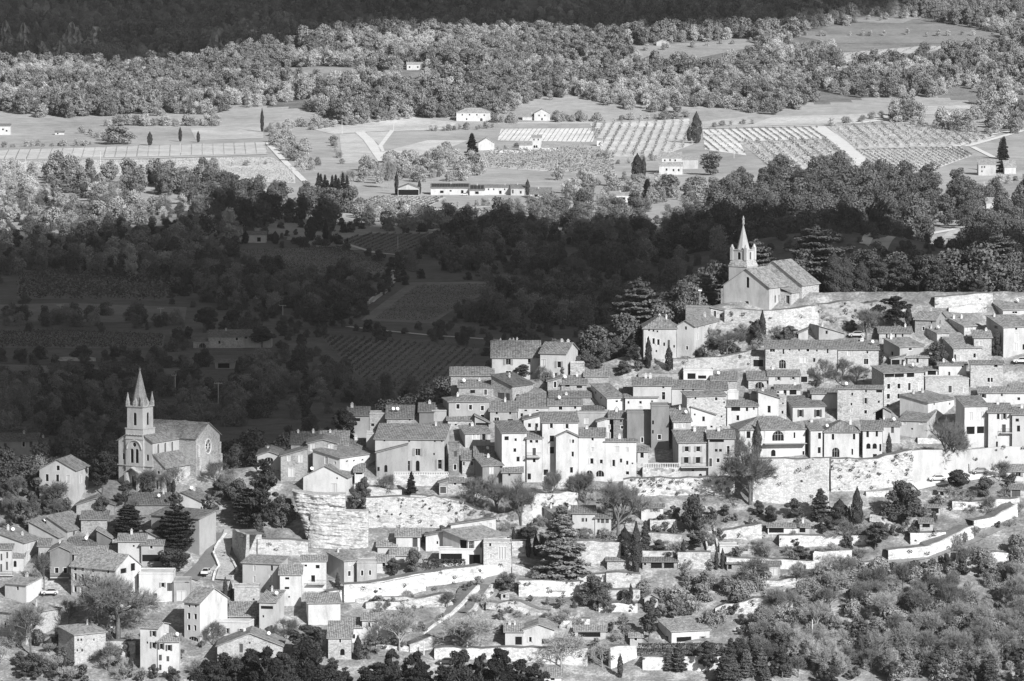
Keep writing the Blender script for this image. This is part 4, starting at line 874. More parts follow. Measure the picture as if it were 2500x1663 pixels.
def church_root(name, t, xcorner, yb, W, th, D, label):
    P = at_depth(*px(t, xcorner, yb), D); U = Vector((math.cos(th), -math.sin(th), 0)); O = P - U * W
    r = bpy.data.objects.new(name, None); C.objects.link(r); r.location = O; r.rotation_euler = (0, 0, -th); tag(r, label, 'church'); return r
def spire(root, cu, cv, half, z0, z1, mat, n=8, name='spire', gdorm=False):
    m = MB(); b = [(cu + half * math.cos(math.pi / n + 2 * math.pi * i / n), cv + half * math.sin(math.pi / n + 2 * math.pi * i / n), z0) for i in range(n)]
    t_ = [(cu + .12 * math.cos(math.pi / n + 2 * math.pi * i / n), cv + .12 * math.sin(math.pi / n + 2 * math.pi * i / n), z1) for i in range(n)]
    for i in range(n): m.face([b[i], b[(i + 1) % n], t_[(i + 1) % n], t_[i]])
    m.face(t_); m.box((cu - .2, cv - .2, z1), (cu + .2, cv + .2, z1 + .35)); m.cyl((cu, cv, z1 + .35), (cu, cv, z1 + .8), .1, .04, 6)
    return m.obj(name, [mat], root)
def lower_church():
    pt = px('A', 1330, 1430); D = hit(*pt).y; S1 = stone(.5, 1.6, .6); S2 = stone(.42, 2.4); PT = plaster(.5)
    W = 10.3; r = church_root('church', 'A', 1330, 1430, W, R(30), D, 'pale church with pinnacled stone spire standing at the shaded village end')
    B = -3
    bwalls(r, 'nave_wall', 0, W, 0, 23, B, 12.6, PT, [('a', 1.5, 8.6, .7, 1.6), ('a', W - 1.5, 8.6, .7, 1.6)], [('a', 2.6, 10.6, .75, 2.6), ('a', 5.8, 10.6, .75, 2.6), ('a', 9.0, 10.6, .75, 2.6)], 'e', 3.2)
    broof(r, 'e', 0, W, 0, 23, 12.6, 3.2, .3)
    bwalls(r, 'transept_wall', -5, W + 5.2, 12, 23, B, 12.8, S2, [], [('r', 5.5, 10.2, 2.4, 3.4)], 'g', 3.4)
    broof(r, 'g', -5, W + 5.2, 12, 23, 12.8, 3.4, .3)
    # rose window tracery
    m = MB()
    for i in range(8):
        a = i * math.pi / 4; m.cyl((W + 5.15, 17.5, 10.2), (W + 5.15, 17.5 + 1.15 * math.cos(a), 10.2 + 1.6 * math.sin(a)), .09, .09, 4)
    ring = [(W + 5.22, 17.5 + 1.4 * math.cos(a), 10.2 + 1.9 * math.sin(a)) for a in [2 * math.pi * i / 20 for i in range(20)]]
    for a, b in zip(ring, ring[1:] + ring[:1]): m.cyl(a, b, .16, .16, 5)
    m.obj('rose_window', [SURR], r)
    # buttresses beside the rose
    for v in (12.6, 22.4):
        m = MB(); m.box((W + 5.2, v - .45, B), (W + 6.1, v + .45, 8)); m.box((W + 5.2, v - .4, 8), (W + 5.75, v + .4, 11)); m.obj('buttress', [S1], r)
    bwalls(r, 'aisle_wall', W + .02, W + 3.4, .2, 11.98, B, 6.4, S1, [('r', 1.6, 5.0, .8, .8), ('a', 1.1, 1.9, .5, 2.2), ('a', 2.2, 1.9, .5, 2.2)], [])
    m = MB(); z0, z1 = 6.2, 9.6
    q = [(W + 3.9, -.1, z0), (W + 3.9, 12.1, z0), (W + .02, 12.1, z1), (W + .02, -.1, z1)]; m.slab(q, .15, 0, [(0, 0), (12, 0), (12, 5), (0, 5)]); m.obj('aisle_roof', [tiles(.3)], r)
    m = MB(); m.face([(W + .05, .18, 6.2), (W + 3.4, .18, 6.2), (W + .05, .18, 9.4)]); m.obj('aisle_gable', [S1], r)
    # tower: porch stage, window stage, belfry
    u0, u1 = W / 2 - 2.65, W / 2 + 2.65
    t = bwalls(r, 'tower_wall', u0, u1, -.5, 4.8, B, 15.8, PT, [('a', 1.9, 8.9, .95, 3.6), ('a', 3.4, 8.9, .95, 3.6), ('r', 2.65, 11.7, 1.1, 1.1), ('d', 2.65, 1.7, 1.7, 4.2)], [])
    m = MB()                                                 # hood mould over the big window, string courses, corbel table
    for rr, zc in ((2.25, 10.6), (1.75, 4.0)):
        if zc == 4.0: m.obj('hood_mould', [plaster(.5)], r); m = MB()
        pts = [(W / 2 + rr * math.cos(a), -.62, zc + rr * math.sin(a)) for a in [math.pi * i / 12 for i in range(13)]]
        for a, b in zip(pts[:-1], pts[1:]): m.cyl(a, b, .2, .2, 5)
    m.obj('hood_mould', [plaster(.5)], r)
    def course(lo_, hi_, nm='string_course'): m_ = MB(); m_.box(lo_, hi_); m_.obj(nm, [plaster(.5)], r)
    for z in (6.4, 13.2, 15.8): course((u0 - .12, -.66, z - .12), (u1 + .12, -.5 - .005, z + .12)); course((u1 + .005, -.49, z - .12), (u1 + .14, 4.9, z + .12))
    for i in range(6): x = u0 + .6 + i * .85; m_ = MB(); m_.cyl((x, -.7, 14.3), (x + .5, -.7, 14.3), .16, .16, 6); m_.obj('corbel', [plaster(.5)], r)
    course((-.25, -.3, 6.3), (u0 - .14, -.01, 6.55)); course((u1 + .16, -.3, 6.3), (W + .25, -.01, 6.55))
    m = MB(); m.slab([(W / 2, -2.2, 6.2), (W / 2 + 2.3, -2.2, 4.8), (W / 2 + 2.3, -.5, 4.8), (W / 2, -.5, 6.2)], .22); m.slab([(W / 2 - 2.3, -2.2, 4.8), (W / 2, -2.2, 6.2), (W / 2, -.5, 6.2), (W / 2 - 2.3, -.5, 4.8)], .22)
    m.box((W / 2 - 2.1, -2.0, B), (W / 2 - 1.45, -.52, 4.7)); m.box((W / 2 + 1.45, -2.0, B), (W / 2 + 2.1, -.52, 4.7)); m.obj('porch', [S1], r)
    e = .3
    bwalls(r, 'belfry_wall', u0 + e, u1 - e, -.5 + e, 4.8 - e, 15.8, 21.2, PT, [('a', 2.35, 18.2, .95, 3.2)], [('a', 2.35, 18.2, .95, 3.2)])
    m = MB()
    cx, cy_ = W / 2, 2.15
    m.box((u0 + .05, -.45, 21.2), (u1 - .05, 4.75, 21.55)); m.obj('cornice', [S1], r)
    spire(r, cx, cy_, 2.25, 21.5, 30.4, stone(.36, 2.6))
    for su in (-1, 1):
        for sv in (-1, 1):
            a, b = cx + su * 2.2, cy_ + sv * 2.2
            m = MB(); m.box((a - .38, b - .38, 21.55), (a + .38, b + .38, 22.6)); m.cyl((a, b, 22.6), (a, b, 24.9), .45, .05, 4); m.obj('pinnacle', [S1], r)
    for dx, dy in ((0, -1), (1, 0)):
        a, b = cx + dx * 2.0, cy_ + dy * 2.0; m = MB(); m.box((a - .5, b - .5, 21.55), (a + .5, b + .5, 22.5)); m.cyl((a, b, 22.5), (a, b, 23.6), .62, .05, 4); m.obj('dormer', [S1], r)
lower_church()
def upper_church():
    D = hit(*px('F', 1560, 940)).y; D = min(max(D, 1505), 1516)
    S1 = plaster(.52); S2 = stone(.47, 2.0); W = 14.2; th = R(33)
    r = church_root('church', 'F', 1560, 932, W, th, D, 'old hilltop church with statue topped spire above the terrace wall')
    B = -4
    bwalls(r, 'nave_wall', 0, W, 0, 10.2, B, 6.1, S1, [('a', W / 2 + .4, 7.2, .95, 2.9), ('d', W / 2 + .2, 1.1, 1.15, 2.1)], [('a', 3.2, 2.8, .7, 2.0), ('a', 5.2, 2.9, .6, 1.9)], 'e', 4.7)
    broof(r, 'e', 0, W, 0, 10.2, 6.1, 4.7, .38)
    bwalls(r, 'choir_wall', .8, W + 4.3, 9.95, 19, B, 6.3, S2, [], [('a', 3, 3, .5, 1.2)], 'e', 6.0)
    broof(r, 'e', .8, W + 4.3, 9.95, 19, 6.3, 6.0, .36)
    bwalls(r, 'chapel_wall', W + .02, W + 3.4, 5.8, 9.94, B, 4.6, S2, [('d', 2.3, 2.4, 1.2, 2.6)], [])
    m = MB(); m.slab([(W + 3.8, 5.5, 4.5), (W + 3.8, 9.9, 4.5), (W + .03, 9.9, 5.7), (W + .03, 5.5, 5.7)], .15, 0, [(0, 0), (4, 0), (4, 3), (0, 3)]); m.obj('chapel_roof', [tiles(.36)], r)
    m = MB(); m.box((-.9, .1, B), (-.02, 1.4, 5.2)); m.obj('buttress', [S2], r)
    # tower
    u0, u1, v0, v1 = -.75, 4.85, 4.0, 9.6; cx, cv = (u0 + u1) / 2, (v0 + v1) / 2
    bwalls(r, 'tower_wall', u0, u1, v0, v1, B, 10.9, S1)
    m = MB(); h0, h1 = 2.8, 2.3
    for (a, b) in (((-1, -1), (1, -1)), ((1, -1), (1, 1)), ((1, 1), (-1, 1)), ((-1, 1), (-1, -1))):
        m.face([(cx + a[0] * (h0 + .15), cv + a[1] * (h0 + .15), 10.9), (cx + b[0] * (h0 + .15), cv + b[1] * (h0 + .15), 10.9), (cx + b[0] * h1, cv + b[1] * h1, 12.8), (cx + a[0] * h1, cv + a[1] * h1, 12.8)])
    m.obj('tower_skirt', [S2], r)
    e = h1
    bwalls(r, 'belfry_wall', cx - e + .05, cx + e - .05, cv - e + .05, cv + e - .05, 11.2, 15.2, S1, [('a', e, 13.3, .95, 3.0)], [('a', e, 13.3, .8, 3.0)])
    m = MB(); m.box((cx - e - .1, cv - e - .1, 15.2), (cx + e + .1, cv + e + .1, 15.45)); m.obj('cornice', [S2], r)
    for su in (-1, 1):
        for sv in (-1, 1):
            a, b = cx + su * (e - .15), cv + sv * (e - .15); m = MB(); m.box((a - .42, b - .42, 12.6), (a + .42, b + .42, 16.0)); m.cyl((a, b, 16.0), (a, b, 16.8), .5, .18, 6); m.obj('pinnacle', [S1], r)
    s_ = spire(r, cx, cv, 1.75, 15.4, 22.0, S1)
    m = MB()                                                    # robed statue on a small plinth
    prof = [(0, .42), (.25, .42), (.3, .3), (.5, .34), (1.0, .3), (1.4, .33), (1.65, .2), (1.75, .13), (1.85, .17), (2.0, .17), (2.12, .08)]
    for (za, ra), (zb_, rb) in zip(prof[:-1], prof[1:]): m.cyl((cx, cv, 22.3 + za), (cx, cv, 22.3 + zb_), ra, rb, 8)
    m.cyl((cx + .2, cv - .1, 23.6), (cx + .38, cv - .4, 23.4), .1, .07, 6); m.cyl((cx - .2, cv - .1, 23.6), (cx - .1, cv - .42, 23.35), .1, .07, 6)
    m.obj('statue', [stone(.5)], r)
upper_church()

# ------------------------------------------------------------------ retaining walls, rock, balustrades
WL = stone(.68, 1.5, .55); WM = stone(.55, 1.4, .45); WR = stone(.56, 1.7, .22); WP = plaster(.5)
RW = [
 ('F', [(1130, 925, 1060), (1500, 940, 1130), (1700, 925, 1140), (2035, 890, 1100)], stone(.56, 1.4, .5), 'stone terrace wall under the old hilltop church', 0),
 ('H', [(160, 275, 470), (400, 245, 450), (620, 240, 430), (800, 225, 400)], stone(.36, .9, .3), 'rough overgrown rock wall beside the hilltop church', .5),
 ('H', [(1330, 190, 300), (1640, 165, 290), (1915, 150, 270)], WM, 'garden wall above the pergola on the ridge', 0),
 ('H', [(1470, 290, 345), (1850, 255, 340)], WL, 'low white wall below the garden pergola', 0),
 ('F', [(640, 1400, 1500), (1000, 1390, 1500), (1370, 1330, 1490), (1380, 1380, 1490)], stone(.44, 1.2, .4), 'long garden wall under the presbytery', 0),
 ('G', [(255, 130, 190), (700, 150, 200)], SM, 'stone parapet behind the long pale house', 0),
 ('G', [(1470, 1052, 1500), (1900, 1052, 1540), (2265, 1035, 1600)], WL, 'great white rampart below the wide villa', 0),
 ('I', [(270, 470, 790), (640, 480, 770), (1050, 395, 725)], WR, 'weathered white rampart with plant tufts', .25),
 ('I', [(1050, 390, 720), (1300, 385, 660), (1600, 385, 615), (2160, 340, 545)], WP, 'smooth high wall above the parking lane', 0),
 ('I', [(1100, 278, 330), (1560, 270, 320)], WL, 'parapet of the upper lane by the vine house', 0),
 ('G', [(95, 1258, 1440), (700, 1248, 1440), (1280, 1243, 1430)], stone(.6, 1.0, .3), 'planted rampart dotted with dark tufts', .3),
 ('G', [(300, 1145, 1255), (700, 1145, 1255)], WM, 'terrace wall carrying the long balustrade', 0),
 ('C', [(1570, 785, 890), (2155, 790, 900)], WM, 'terrace wall below the mottled villa', 0),
 ('C', [(1150, 890, 1010), (1400, 920, 1020), (1660, 940, 1020)], WM, 'short garden wall below the porthole house', 0),
 ('C', [(1280, 1035, 1340), (1650, 1025, 1350), (2000, 1015, 1345), (2280, 1085, 1345)], WR, 'pitted cliff wall below the conifer garden', .4),
 ('J', [(0, 215, 470), (260, 225, 480), (545, 265, 480)], WR, 'pale pitted wall with a dark niche', .3),
 ('J', [(545, 310, 420), (880, 380, 470), (1100, 330, 510), (1240, 190, 505)], stone(.5, .8, .25), 'broken rock slope under the bare plane trees', .7),
 ('J', [(1240, 175, 480), (1420, 180, 420), (1700, 175, 320)], WR, 'rock wall with cave openings under the white houses', .5),
 ('J', [(1030, 668, 820), (1180, 665, 820)], WM, 'small grey wall beside the twin cypress columns', 0),
 ('J', [(1650, 668, 890), (2125, 672, 900)], WM, 'terrace wall under the dark shuttered mansion', 0),
 ('L', [(-420, 290, 410), (0, 200, 340), (600, 85, 235), (1220, 5, 150), (1520, -10, 85)], WL, 'long white curving wall below the modern villa', 0),
 ('J', [(1030, 900, 990), (1400, 1010, 1075)], WL, 'sloping white wall beside the great cedar', 0),
 ('J', [(1690, 1000, 1100), (2228, 990, 1140)], WL, 'white terrace wall behind the round garden oak', 0),
 ('L', [(1600, 160, 335), (2250, 185, 335)], WL, 'white wall at the head of the meadow terrace', .2),
 ('L', [(-30, 395, 480), (450, 385, 460), (900, 300, 440)], WR, 'broken white wall with arched niches', .4),
 ('L', [(590, 715, 735), (900, 500, 545), (1010, 400, 440), (1190, 215, 310)], WL, 'white wall climbing beside the grass lane', 0),
 ('L', [(1090, 500, 550), (1190, 380, 430), (1330, 215, 300)], WR, 'crumbling wall along the upper side of the grass lane', .3),
 ('L', [(1250, 400, 490), (1600, 400, 520), (1900, 500, 560)], WR, 'dry stone bank behind the round lawn', .5),
 ('L', [(440, 855, 930), (682, 752, 890)], WM, 'white wall end at the foot of the grass lane', 0),
 ('L', [(700, 888, 1000), (1400, 885, 1010), (2330, 885, 1080)], WL, 'long lowest white wall under the gabled house', 0),
 ('L', [(2050, 590, 640), (2357, 575, 650)], WL, 'garden wall behind the lowest terrace houses', .2),
 ('K', [(0, 715, 840), (275, 722, 840)], WM, 'grey terrace wall left of the tall dark cypress', 0),
 ('K', [(290, 545, 592), (560, 545, 592)], WM, 'wall behind the long low garden house', 0),
 ('K', [(570, 552, 680), (830, 548, 690)], WM, 'terrace wall with dark cypress columns', 0),
 ('K', [(350, 300, 378), (565, 292, 375)], WM, 'terrace wall below the white cabin', 0),
 ('K', [(170, 405, 470), (600, 410, 480)], stone(.45, 1.2, .35), 'stone bank above the clipped garden', .3),
 ('K', [(880, 395, 450), (1240, 330, 440)], WR, 'stony bank below the parabolic ruin', .5),
 ('K', [(1380, 420, 505), (1800, 425, 505)], WL, 'white wall right below the pool house', 0),
 ('K', [(960, 592, 690), (1400, 612, 685), (1665, 622, 682)], WL, 'white terrace wall beyond the garden studio', 0),
 ('K', [(1650, 550, 640), (1800, 545, 640)], WL, 'white wall corner by the shed lawn', 0),
 ('K', [(870, 985, 1045), (1180, 920, 1050), (1490, 928, 1050)], stone(.66, 1.7, .4), 'bright chalky wall in the scrub', .4),
 ('K', [(1040, 830, 870), (1300, 770, 830), (1700, 760, 810)], WR, 'broken white bank under the bare fruit trees', .5),
 ('K', [(290, 1385, 1490), (930, 1382, 1495)], WL, 'white wall below the clipped hedge', 0),
 ('K', [(40, 1310, 1480), (245, 1290, 1400)], WL, 'white corner wall beside the clipped hedge', 0),
 ('K', [(-60, 960, 1030), (250, 965, 1030)], WL, 'white garden wall by the small gabled hut', 0),
 ('K', [(0, 860, 930), (270, 850, 930)], WR, 'rough white wall behind the small cypress', .3),
 ('I', [(1430, 885, 960), (1700, 880, 965), (2075, 850, 950)], WL, 'grey garden wall with a shrine niche', 0),
 ('I', [(605, 795, 835), (825, 778, 830)], WL, 'short white wall under the rampart', 0),
 ('I', [(640, 990, 1090), (860, 1085, 1140)], WR, 'rocky white bank below the great pine', .5),
 ('I', [(1640, 1070, 1150), (1850, 1020, 1110), (2060, 900, 1030)], WL, 'white wall climbing the lane toward the edge', 0),
 ('I', [(820, 1345, 1450), (1200, 1315, 1420), (1640, 1110, 1240)], WL, 'white lane wall in the lower gardens', 0),
 ('I', [(1030, 1190, 1290), (1370, 1180, 1270)], WL, 'white terrace wall above the lane', .1),
 ('I', [(110, 1360, 1470), (470, 1350, 1460)], WL, 'block wall below the bent bare tree', 0),
 ('I', [(270, 1215, 1300), (640, 1200, 1290)], WL, 'white wall behind the pale garden spruce', 0),
 ('I', [(330, 1500, 1555), (720, 1450, 1530)], WL, 'lane wall at the scrub edge', .2),
 ('Q', [(925, 1185, 1275), (1300, 1170, 1255), (1680, 1162, 1250)], WR, 'white chalk wall low in the scrub', .4),
 ('Q', [(1850, 1140, 1230), (2120, 1130, 1240)], WR, 'short white chalk wall near the frame corner', .4),
 ('Q', [(1450, 222, 335), (2000, 212, 300)], WL, 'white terrace wall above the garden shed', 0),
 ('B', [(905, 1230, 1340), (1165, 1225, 1370)], WM, 'curved stone wall under the great plane tree', 0),
 ('B', [(2000, 250, 420), (2112, 298, 640)], stone(.4, 1.5), 'high dark wall along the ramp', 0),  # shade on this wall is put into a darker stone
 ('B', [(2112, 290, 480), (2260, 300, 480)], WM, 'pale stone wall end above the ramp', 0),
 ('D', [(470, 65, 250), (1000, 95, 260)], WM, 'big curved stone wall below the rock', 0),
 ('D', [(1385, 558, 750), (1800, 530, 700), (2246, 440, 620)], WL, 'white terrace wall under the cross window house', 0),
 ('D', [(1720, 1180, 1220), (2100, 1210, 1260)], WL, 'low white yard wall by the slim cypress', 0),
 ('D', [(1500, 700, 740), (1900, 690, 760), (2246, 690, 780)], WR, 'white bank with dark arches above the garden house', .4),
]
for t, pts, mat, lab, rough in RW: retain(t, pts, mat, lab, rough=rough, tufts=.5 if 'tufts' in lab and 'planted' in lab else (.22 if rough else .055), lawn=(lab not in ('smooth high wall above the parking lane',)))
for t, pts, lab in (('C', [(1575, 748, 783), (2152, 748, 783)], 'stone balustrade before the mottled villa'), ('G', [(305, 1090, 1145), (692, 1090, 1145)], 'long stone balustrade on the terrace wall'), ('H', [(1283, 972, 1000), (1392, 972, 1000)], 'small white balustrade on the terrace pavilion')):
    D = hit(*px(t, pts[0][0], pts[0][2] + (95 if t != 'H' else 30))).y - .3
    a = place(t, pts[0][0], pts[0][2], D); b = place(t, pts[1][0], pts[1][2], D); hgt = (pts[0][2] - pts[0][1]) / TILES[t][2] / (FPX / D); L = (b - a).length
    rt_ = bpy.data.objects.new('balustrade', None); C.objects.link(rt_); rt_.location = a; tag(rt_, lab, 'balustrade')
    m = MB(); m.box((0, -.15, hgt - .16), (L, .15, hgt)); m.obj('handrail', [SURR], rt_); m = MB(); m.box((0, -.15, -.1), (L, .15, .12)); m.obj('plinth', [SURR], rt_)
    m = MB(); z = [(.12, .1), (.3, .14), (.45, .08), (hgt - .16, .1)]
    for (z0, r0), (z1, r1) in zip(z[:-1], z[1:]): m.cyl((0, 0, z0), (0, 0, z1), r0, r1, 6, cap=False)
    bm_ = m.mesh('baluster', [SURR]); n = int(L / .42)
    for k_ in range(n + 1): link('baluster', bm_, rt_, (L * k_ / n, 0, 0))
# rock under the perched house: layered limestone
def rock(t, top, bot, lab, depth=6, seed=0, amp=1.0, name='rock_outcrop'):
    """limestone face between an upper and a lower edge (pixels): beds, cracks and hollows from layered noise"""
    nx, nz = 90, 60
    def along(P, f):
        g = f * (len(P) - 1); i = min(int(g), len(P) - 2); h = g - i; return P[i][0] + (P[i + 1][0] - P[i][0]) * h, P[i][1] + (P[i + 1][1] - P[i][1]) * h
    D0 = hit(*px(t, *along(bot, .5))).y; V = []; o0 = None
    for j in range(nz):
        g = j / (nz - 1)
        for i in range(nx):
            f = i / (nx - 1); a_, b_ = along(bot, f), along(top, f)
            p = at_depth(*px(t, a_[0] + (b_[0] - a_[0]) * g, a_[1] + (b_[1] - a_[1]) * g), D0 + 2.6 * g)
            q = Vector((p.x * .16 + seed, .3 * p.x * .1, p.z + .35 * p.x * .3))
            bed = mnoise.fractal(Vector((q.x * .6, seed, p.z * 1.5 + p.x * .12)), .9, 2.1, 4)
            big = mnoise.fractal(Vector((p.x * .22, seed + 5, p.z * .22)), 1, 2, 3); fine = mnoise.noise(Vector((p.x * 1.7, seed, p.z * 2.4)))
            dd = amp * (.75 * bed + 1.3 * big + .18 * fine) + 1.2 * abs(2 * f - 1) ** 5
            if o0 is None: o0 = p.copy()
            V.append((p.x - o0.x, p.y + dd - o0.y, p.z - o0.z))
    F = []
    for j in range(nz - 1):
        for i in range(nx - 1): a = j * nx + i; F.append((a, a + 1, a + nx + 1, a + nx))
    base = len(V); V += [(v[0], v[1] + depth, v[2]) for v in V[(nz - 1) * nx:]]
    for i in range(nx - 1): a = (nz - 1) * nx + i; F.append((a, a + 1, base + i + 1, base + i))
    for c in (0, nx - 1):
        for j in range(nz - 1): F.append((j * nx + c, (j + 1) * nx + c, base + c))
    me = bpy.data.meshes.new('rock'); me.from_pydata(V, [], F); me.materials.append(stone(.5, 1.3, .4)); me.update()
    tag(link(name, me, None, o0), lab, 'rock')
rock('C', [(488, 960), (700, 985), (1055, 1000)], [(650, 1480), (780, 1520), (1060, 1400)], 'layered pale rock outcrop carrying the white gabled house', 6, 0)
rock('C', [(690, 1190), (1000, 1172), (1302, 1175)], [(655, 1560), (1000, 1570), (1302, 1560)], 'bulging pale masonry bastion below the rock outcrop', 5, 3, .55)
rock('C', [(1300, 1130), (1500, 1150), (1740, 1190)], [(1300, 1350), (1500, 1350), (1740, 1350)], 'tilted limestone beds beside the bastion', 5, 9)

# ------------------------------------------------------------------ lanes of the village
ASPH = groundm('asphalt', .16, (.2, 1, 5), .2, .02); LANE = groundm('pale_gravel', .6, (.1, .8, 4), .2, .05); LGR = groundm('lane_grass', .22, (.2, 1, 5), .35, .1); COB = stone(.4, 2.5)
strip('road', [(1640, 690), (1770, 570), (1830, 490), (1890, 400), (1950, 300)], 4.5, ASPH, .25, 1150, 'B')
strip('ramp_lane', [(1930, 705), (1960, 600), (1915, 500), (1930, 420), (1985, 330), (2010, 270)], 4.0, COB, .5, 1150, 'B')
strip('path', [(700, 770), (860, 650), (1080, 430), (1270, 215), (1500, 90)], 5.0, LGR, .3, 1150, 'L')
strip('parking_lane', [(1060, 735), (1250, 690), (1600, 640), (1800, 600), (2160, 580)], 5, LANE, .3, 1150, 'I')
strip('path', [(820, 1470), (1250, 1400), (1640, 1250), (2060, 1040)], 2.5, LGR, .25, 1150, 'I')
retain('B', [(1850, 690, 700), (1885, 560, 590), (1835, 455, 490), (1900, 360, 390), (1960, 290, 310)], WL, 'low white parapet curving along the ramp', lawn=False, th=.5)
retain('B', [(1975, 480, 500), (2045, 600, 640), (2020, 660, 690)], WM, 'low parapet on the inner side of the ramp', lawn=False, th=.5)
# ------------------------------------------------------------------ cars
def car(name, P, yaw, tone, label, scale=1.0, pick=False):
    r = bpy.data.objects.new(name, None); C.objects.link(r); r.location = P; r.rotation_euler = (0, 0, yaw); r.scale = (scale,) * 3; tag(r, label, 'car')
    body = plain('car_paint_%02d' % (tone * 100), tone, .3, .5); m = MB()
    prof = [(-2.1, .35), (-2.1, .75), (-1.9, .9), (-1.0, .95), (1.2, .98), (1.95, .95), (2.1, .7), (2.1, .35)]
    for s in (-.85, .85): m.face([(x, s, z) for x, z in (prof if s < 0 else prof[::-1])])
    for a, b in zip(prof, prof[1:] + prof[:1]): m.face([(a[0], -.85, a[1]), (a[0], .85, a[1]), (b[0], .85, b[1]), (b[0], -.85, b[1])])
    m.obj('body', [body], r)
    m = MB(); lo = [(-1.15, .96), (1.75, .97)]; hi = [(-.45, 1.45), (1.15, 1.45)]
    A = [(lo[0][0], -.78, .95), (lo[1][0], -.78, .95), (lo[1][0], .78, .95), (lo[0][0], .78, .95)]; Bq = [(hi[0][0], -.62, 1.42), (hi[1][0], -.62, 1.42), (hi[1][0], .62, 1.42), (hi[0][0], .62, 1.42)]
    for i in range(4): m.face([A[i], A[(i + 1) % 4], Bq[(i + 1) % 4], Bq[i]], 1)
    m.slab([(q[0], q[1], q[2] + .05) for q in Bq], .05, 0)
    for i in range(4): m.cyl(A[i], Bq[i], .06, .05, 4, 0)
    m.obj('cabin', [body, GLASS], r)
    for x in (-1.35, 1.35):
        for s in (-1, 1):
            w_ = MB(); w_.cyl((0, s * .62, 0), (0, s * .88, 0), .34, .34, 12, 0); w_.cyl((0, s * .88, 0), (0, s * .9, 0), .19, .19, 10, 1); w_.obj('wheel', [plain('tyre', .03), plain('hubcap', .5, .4)], r, (x, 0, .34))
    for s in (-.6, .6): h_ = MB(); h_.box((-2.13, s - .17, .68), (-2.09, s + .17, .8)); h_.obj('headlight', [plain('lamp_glass', .7, .2)], r)
def park(t, x, y, yaw, tone, lab, ymin=1150):
    p = hit(*px(t, x, y), ymin); p.z += .32; car('parked_car', p, yaw, tone, lab)
park('I', 1285, 692, R(8), .75, 'white open car parked below the smooth high wall')
park('I', 1695, 622, R(10), .35, 'grey hatchback parked on the upper lane')
park('B', 1780, 655, R(80), .7, 'small pale car at the road bend')
park('B', 430, 830, R(5), .6, 'pale car parked behind the bare trees')
park('L', 830, 1065, R(0), .06, 'dark car on the lowest track by the pines')
park('N', 1215, 780, R(3), .8, 'white car before the solar farm', 1640)
park('N', 1035, 770, R(3), .05, 'dark car before the solar farm', 1640)
park('N', 1520, 278, R(3), .6, 'pale car by the gabled farmhouse', 1640)
park('H', 2200, 862, R(0), .7, 'white car parked at the frame edge')
park('H', 540, 598, R(0), .5, 'pale car behind the long stone roofs')
# ------------------------------------------------------------------ poles
def pole(t, x, yt, yb, label, arm=True, ymin=1640, Y=None, lamp=False):
    p = hit(*px(t, x, yb), ymin) if Y is None else place(t, x, yb, Y)
    h = (yb - yt) / TILES[t][2] / (FPX / p.y)
    r = bpy.data.objects.new('lamp_post' if lamp else 'utility_pole', None); C.objects.link(r); r.location = p; tag(r, label, 'lamp post' if lamp else 'pole')
    m = MB(); m.cyl((0, 0, -1), (0, 0, h), .22 if not lamp else .09, .14 if not lamp else .06, 7); m.obj('post', [plain('concrete_pole', .55)], r)
    if arm:
        for z in ((h - .4,) if h < 10 else (h - .4, h - 1.4)):
            m = MB(); m.box((-1.5, -.08, z - .08), (1.5, .08, z + .08)); a = m.obj('crossarm', [plain('concrete_pole', .55)], r)
            for q in (-1.3, -.5, .5, 1.3): m = MB(); m.cyl((q, 0, z + .08), (q, 0, z + .4), .07, .05, 6); m.obj('insulator', [WHITE], a)
    if lamp: m = MB(); m.box((-.45, -.2, h - .05), (.45, .2, h + .3)); m.obj('lamp_head', [WHITE], r)
    return r
for t, x, yt, yb, lab, arm in [('A', 1900, 475, 700, 'tall concrete pole with two crossarms right of the lower spire', True), ('A', 1525, 405, 520, 'pole just right of the lower spire tip', True), ('A', 2137, 420, 510, 'short pole near the dark valley shelter', True),
 ('P', 1437, 305, 365, 'wide armed pole in the dark valley middle', True), ('P', 1302, 347, 395, 'plain pole left of the wide armed pole', True), ('P', 740, 360, 412, 'pole in the dark orchard', True), ('P', 277, 345, 415, 'pole at the dark far meadow', True), ('P', 1490, 650, 712, 'pole beside the striped vineyard', True),
 ('M', 687, 475, 578, 'white pole in the sunlit field', False), ('M', 175, 520, 615, 'white pole at the sunlit field corner', False), ('M', 1233, 420, 490, 'pole at the long trellis field', False), ('M', 1815, 735, 815, 'pole rising above the dark pines', False), ('M', 2130, 1465, 1550, 'crossarm pole over the dark thicket', True),
 ('N', 378, 255, 355, 'white pole on the slope left of the white track', False), ('N', 730, 268, 330, 'white pole by the orchard track', False), ('N', 1848, 518, 610, 'white pole amid the orchard terraces', False), ('O', 688, 338, 440, 'T shaped pole in the bright orchard', True), ('O', 2127, 570, 640, 'pole by the frame edge meadow', False), ('N', 760, 1050, 1145, 'pole in the dark upper vineyard', False), ('Z', 645, 500, 525, 'thin pole in the dark wood', False)]:
    pole(t, x, yt, yb, lab, arm)
pole('F', 897, 745, 880, 'floodlight mast left of the hilltop church', False, 1150, 1512, True)
pole('K', 1643, 1085, 1260, 'pale pole standing in the scrub', False, 1150)
pole('B', 973, 1105, 1180, 'lamp post under the great plane tree', False, 1150, None, True)
pole('L', 588, 820, 960, 'thin mast by the foot of the grass lane', False, 1150)
pole('I', 1612, 500, 630, 'thin mast at the parking lane', False, 1150)
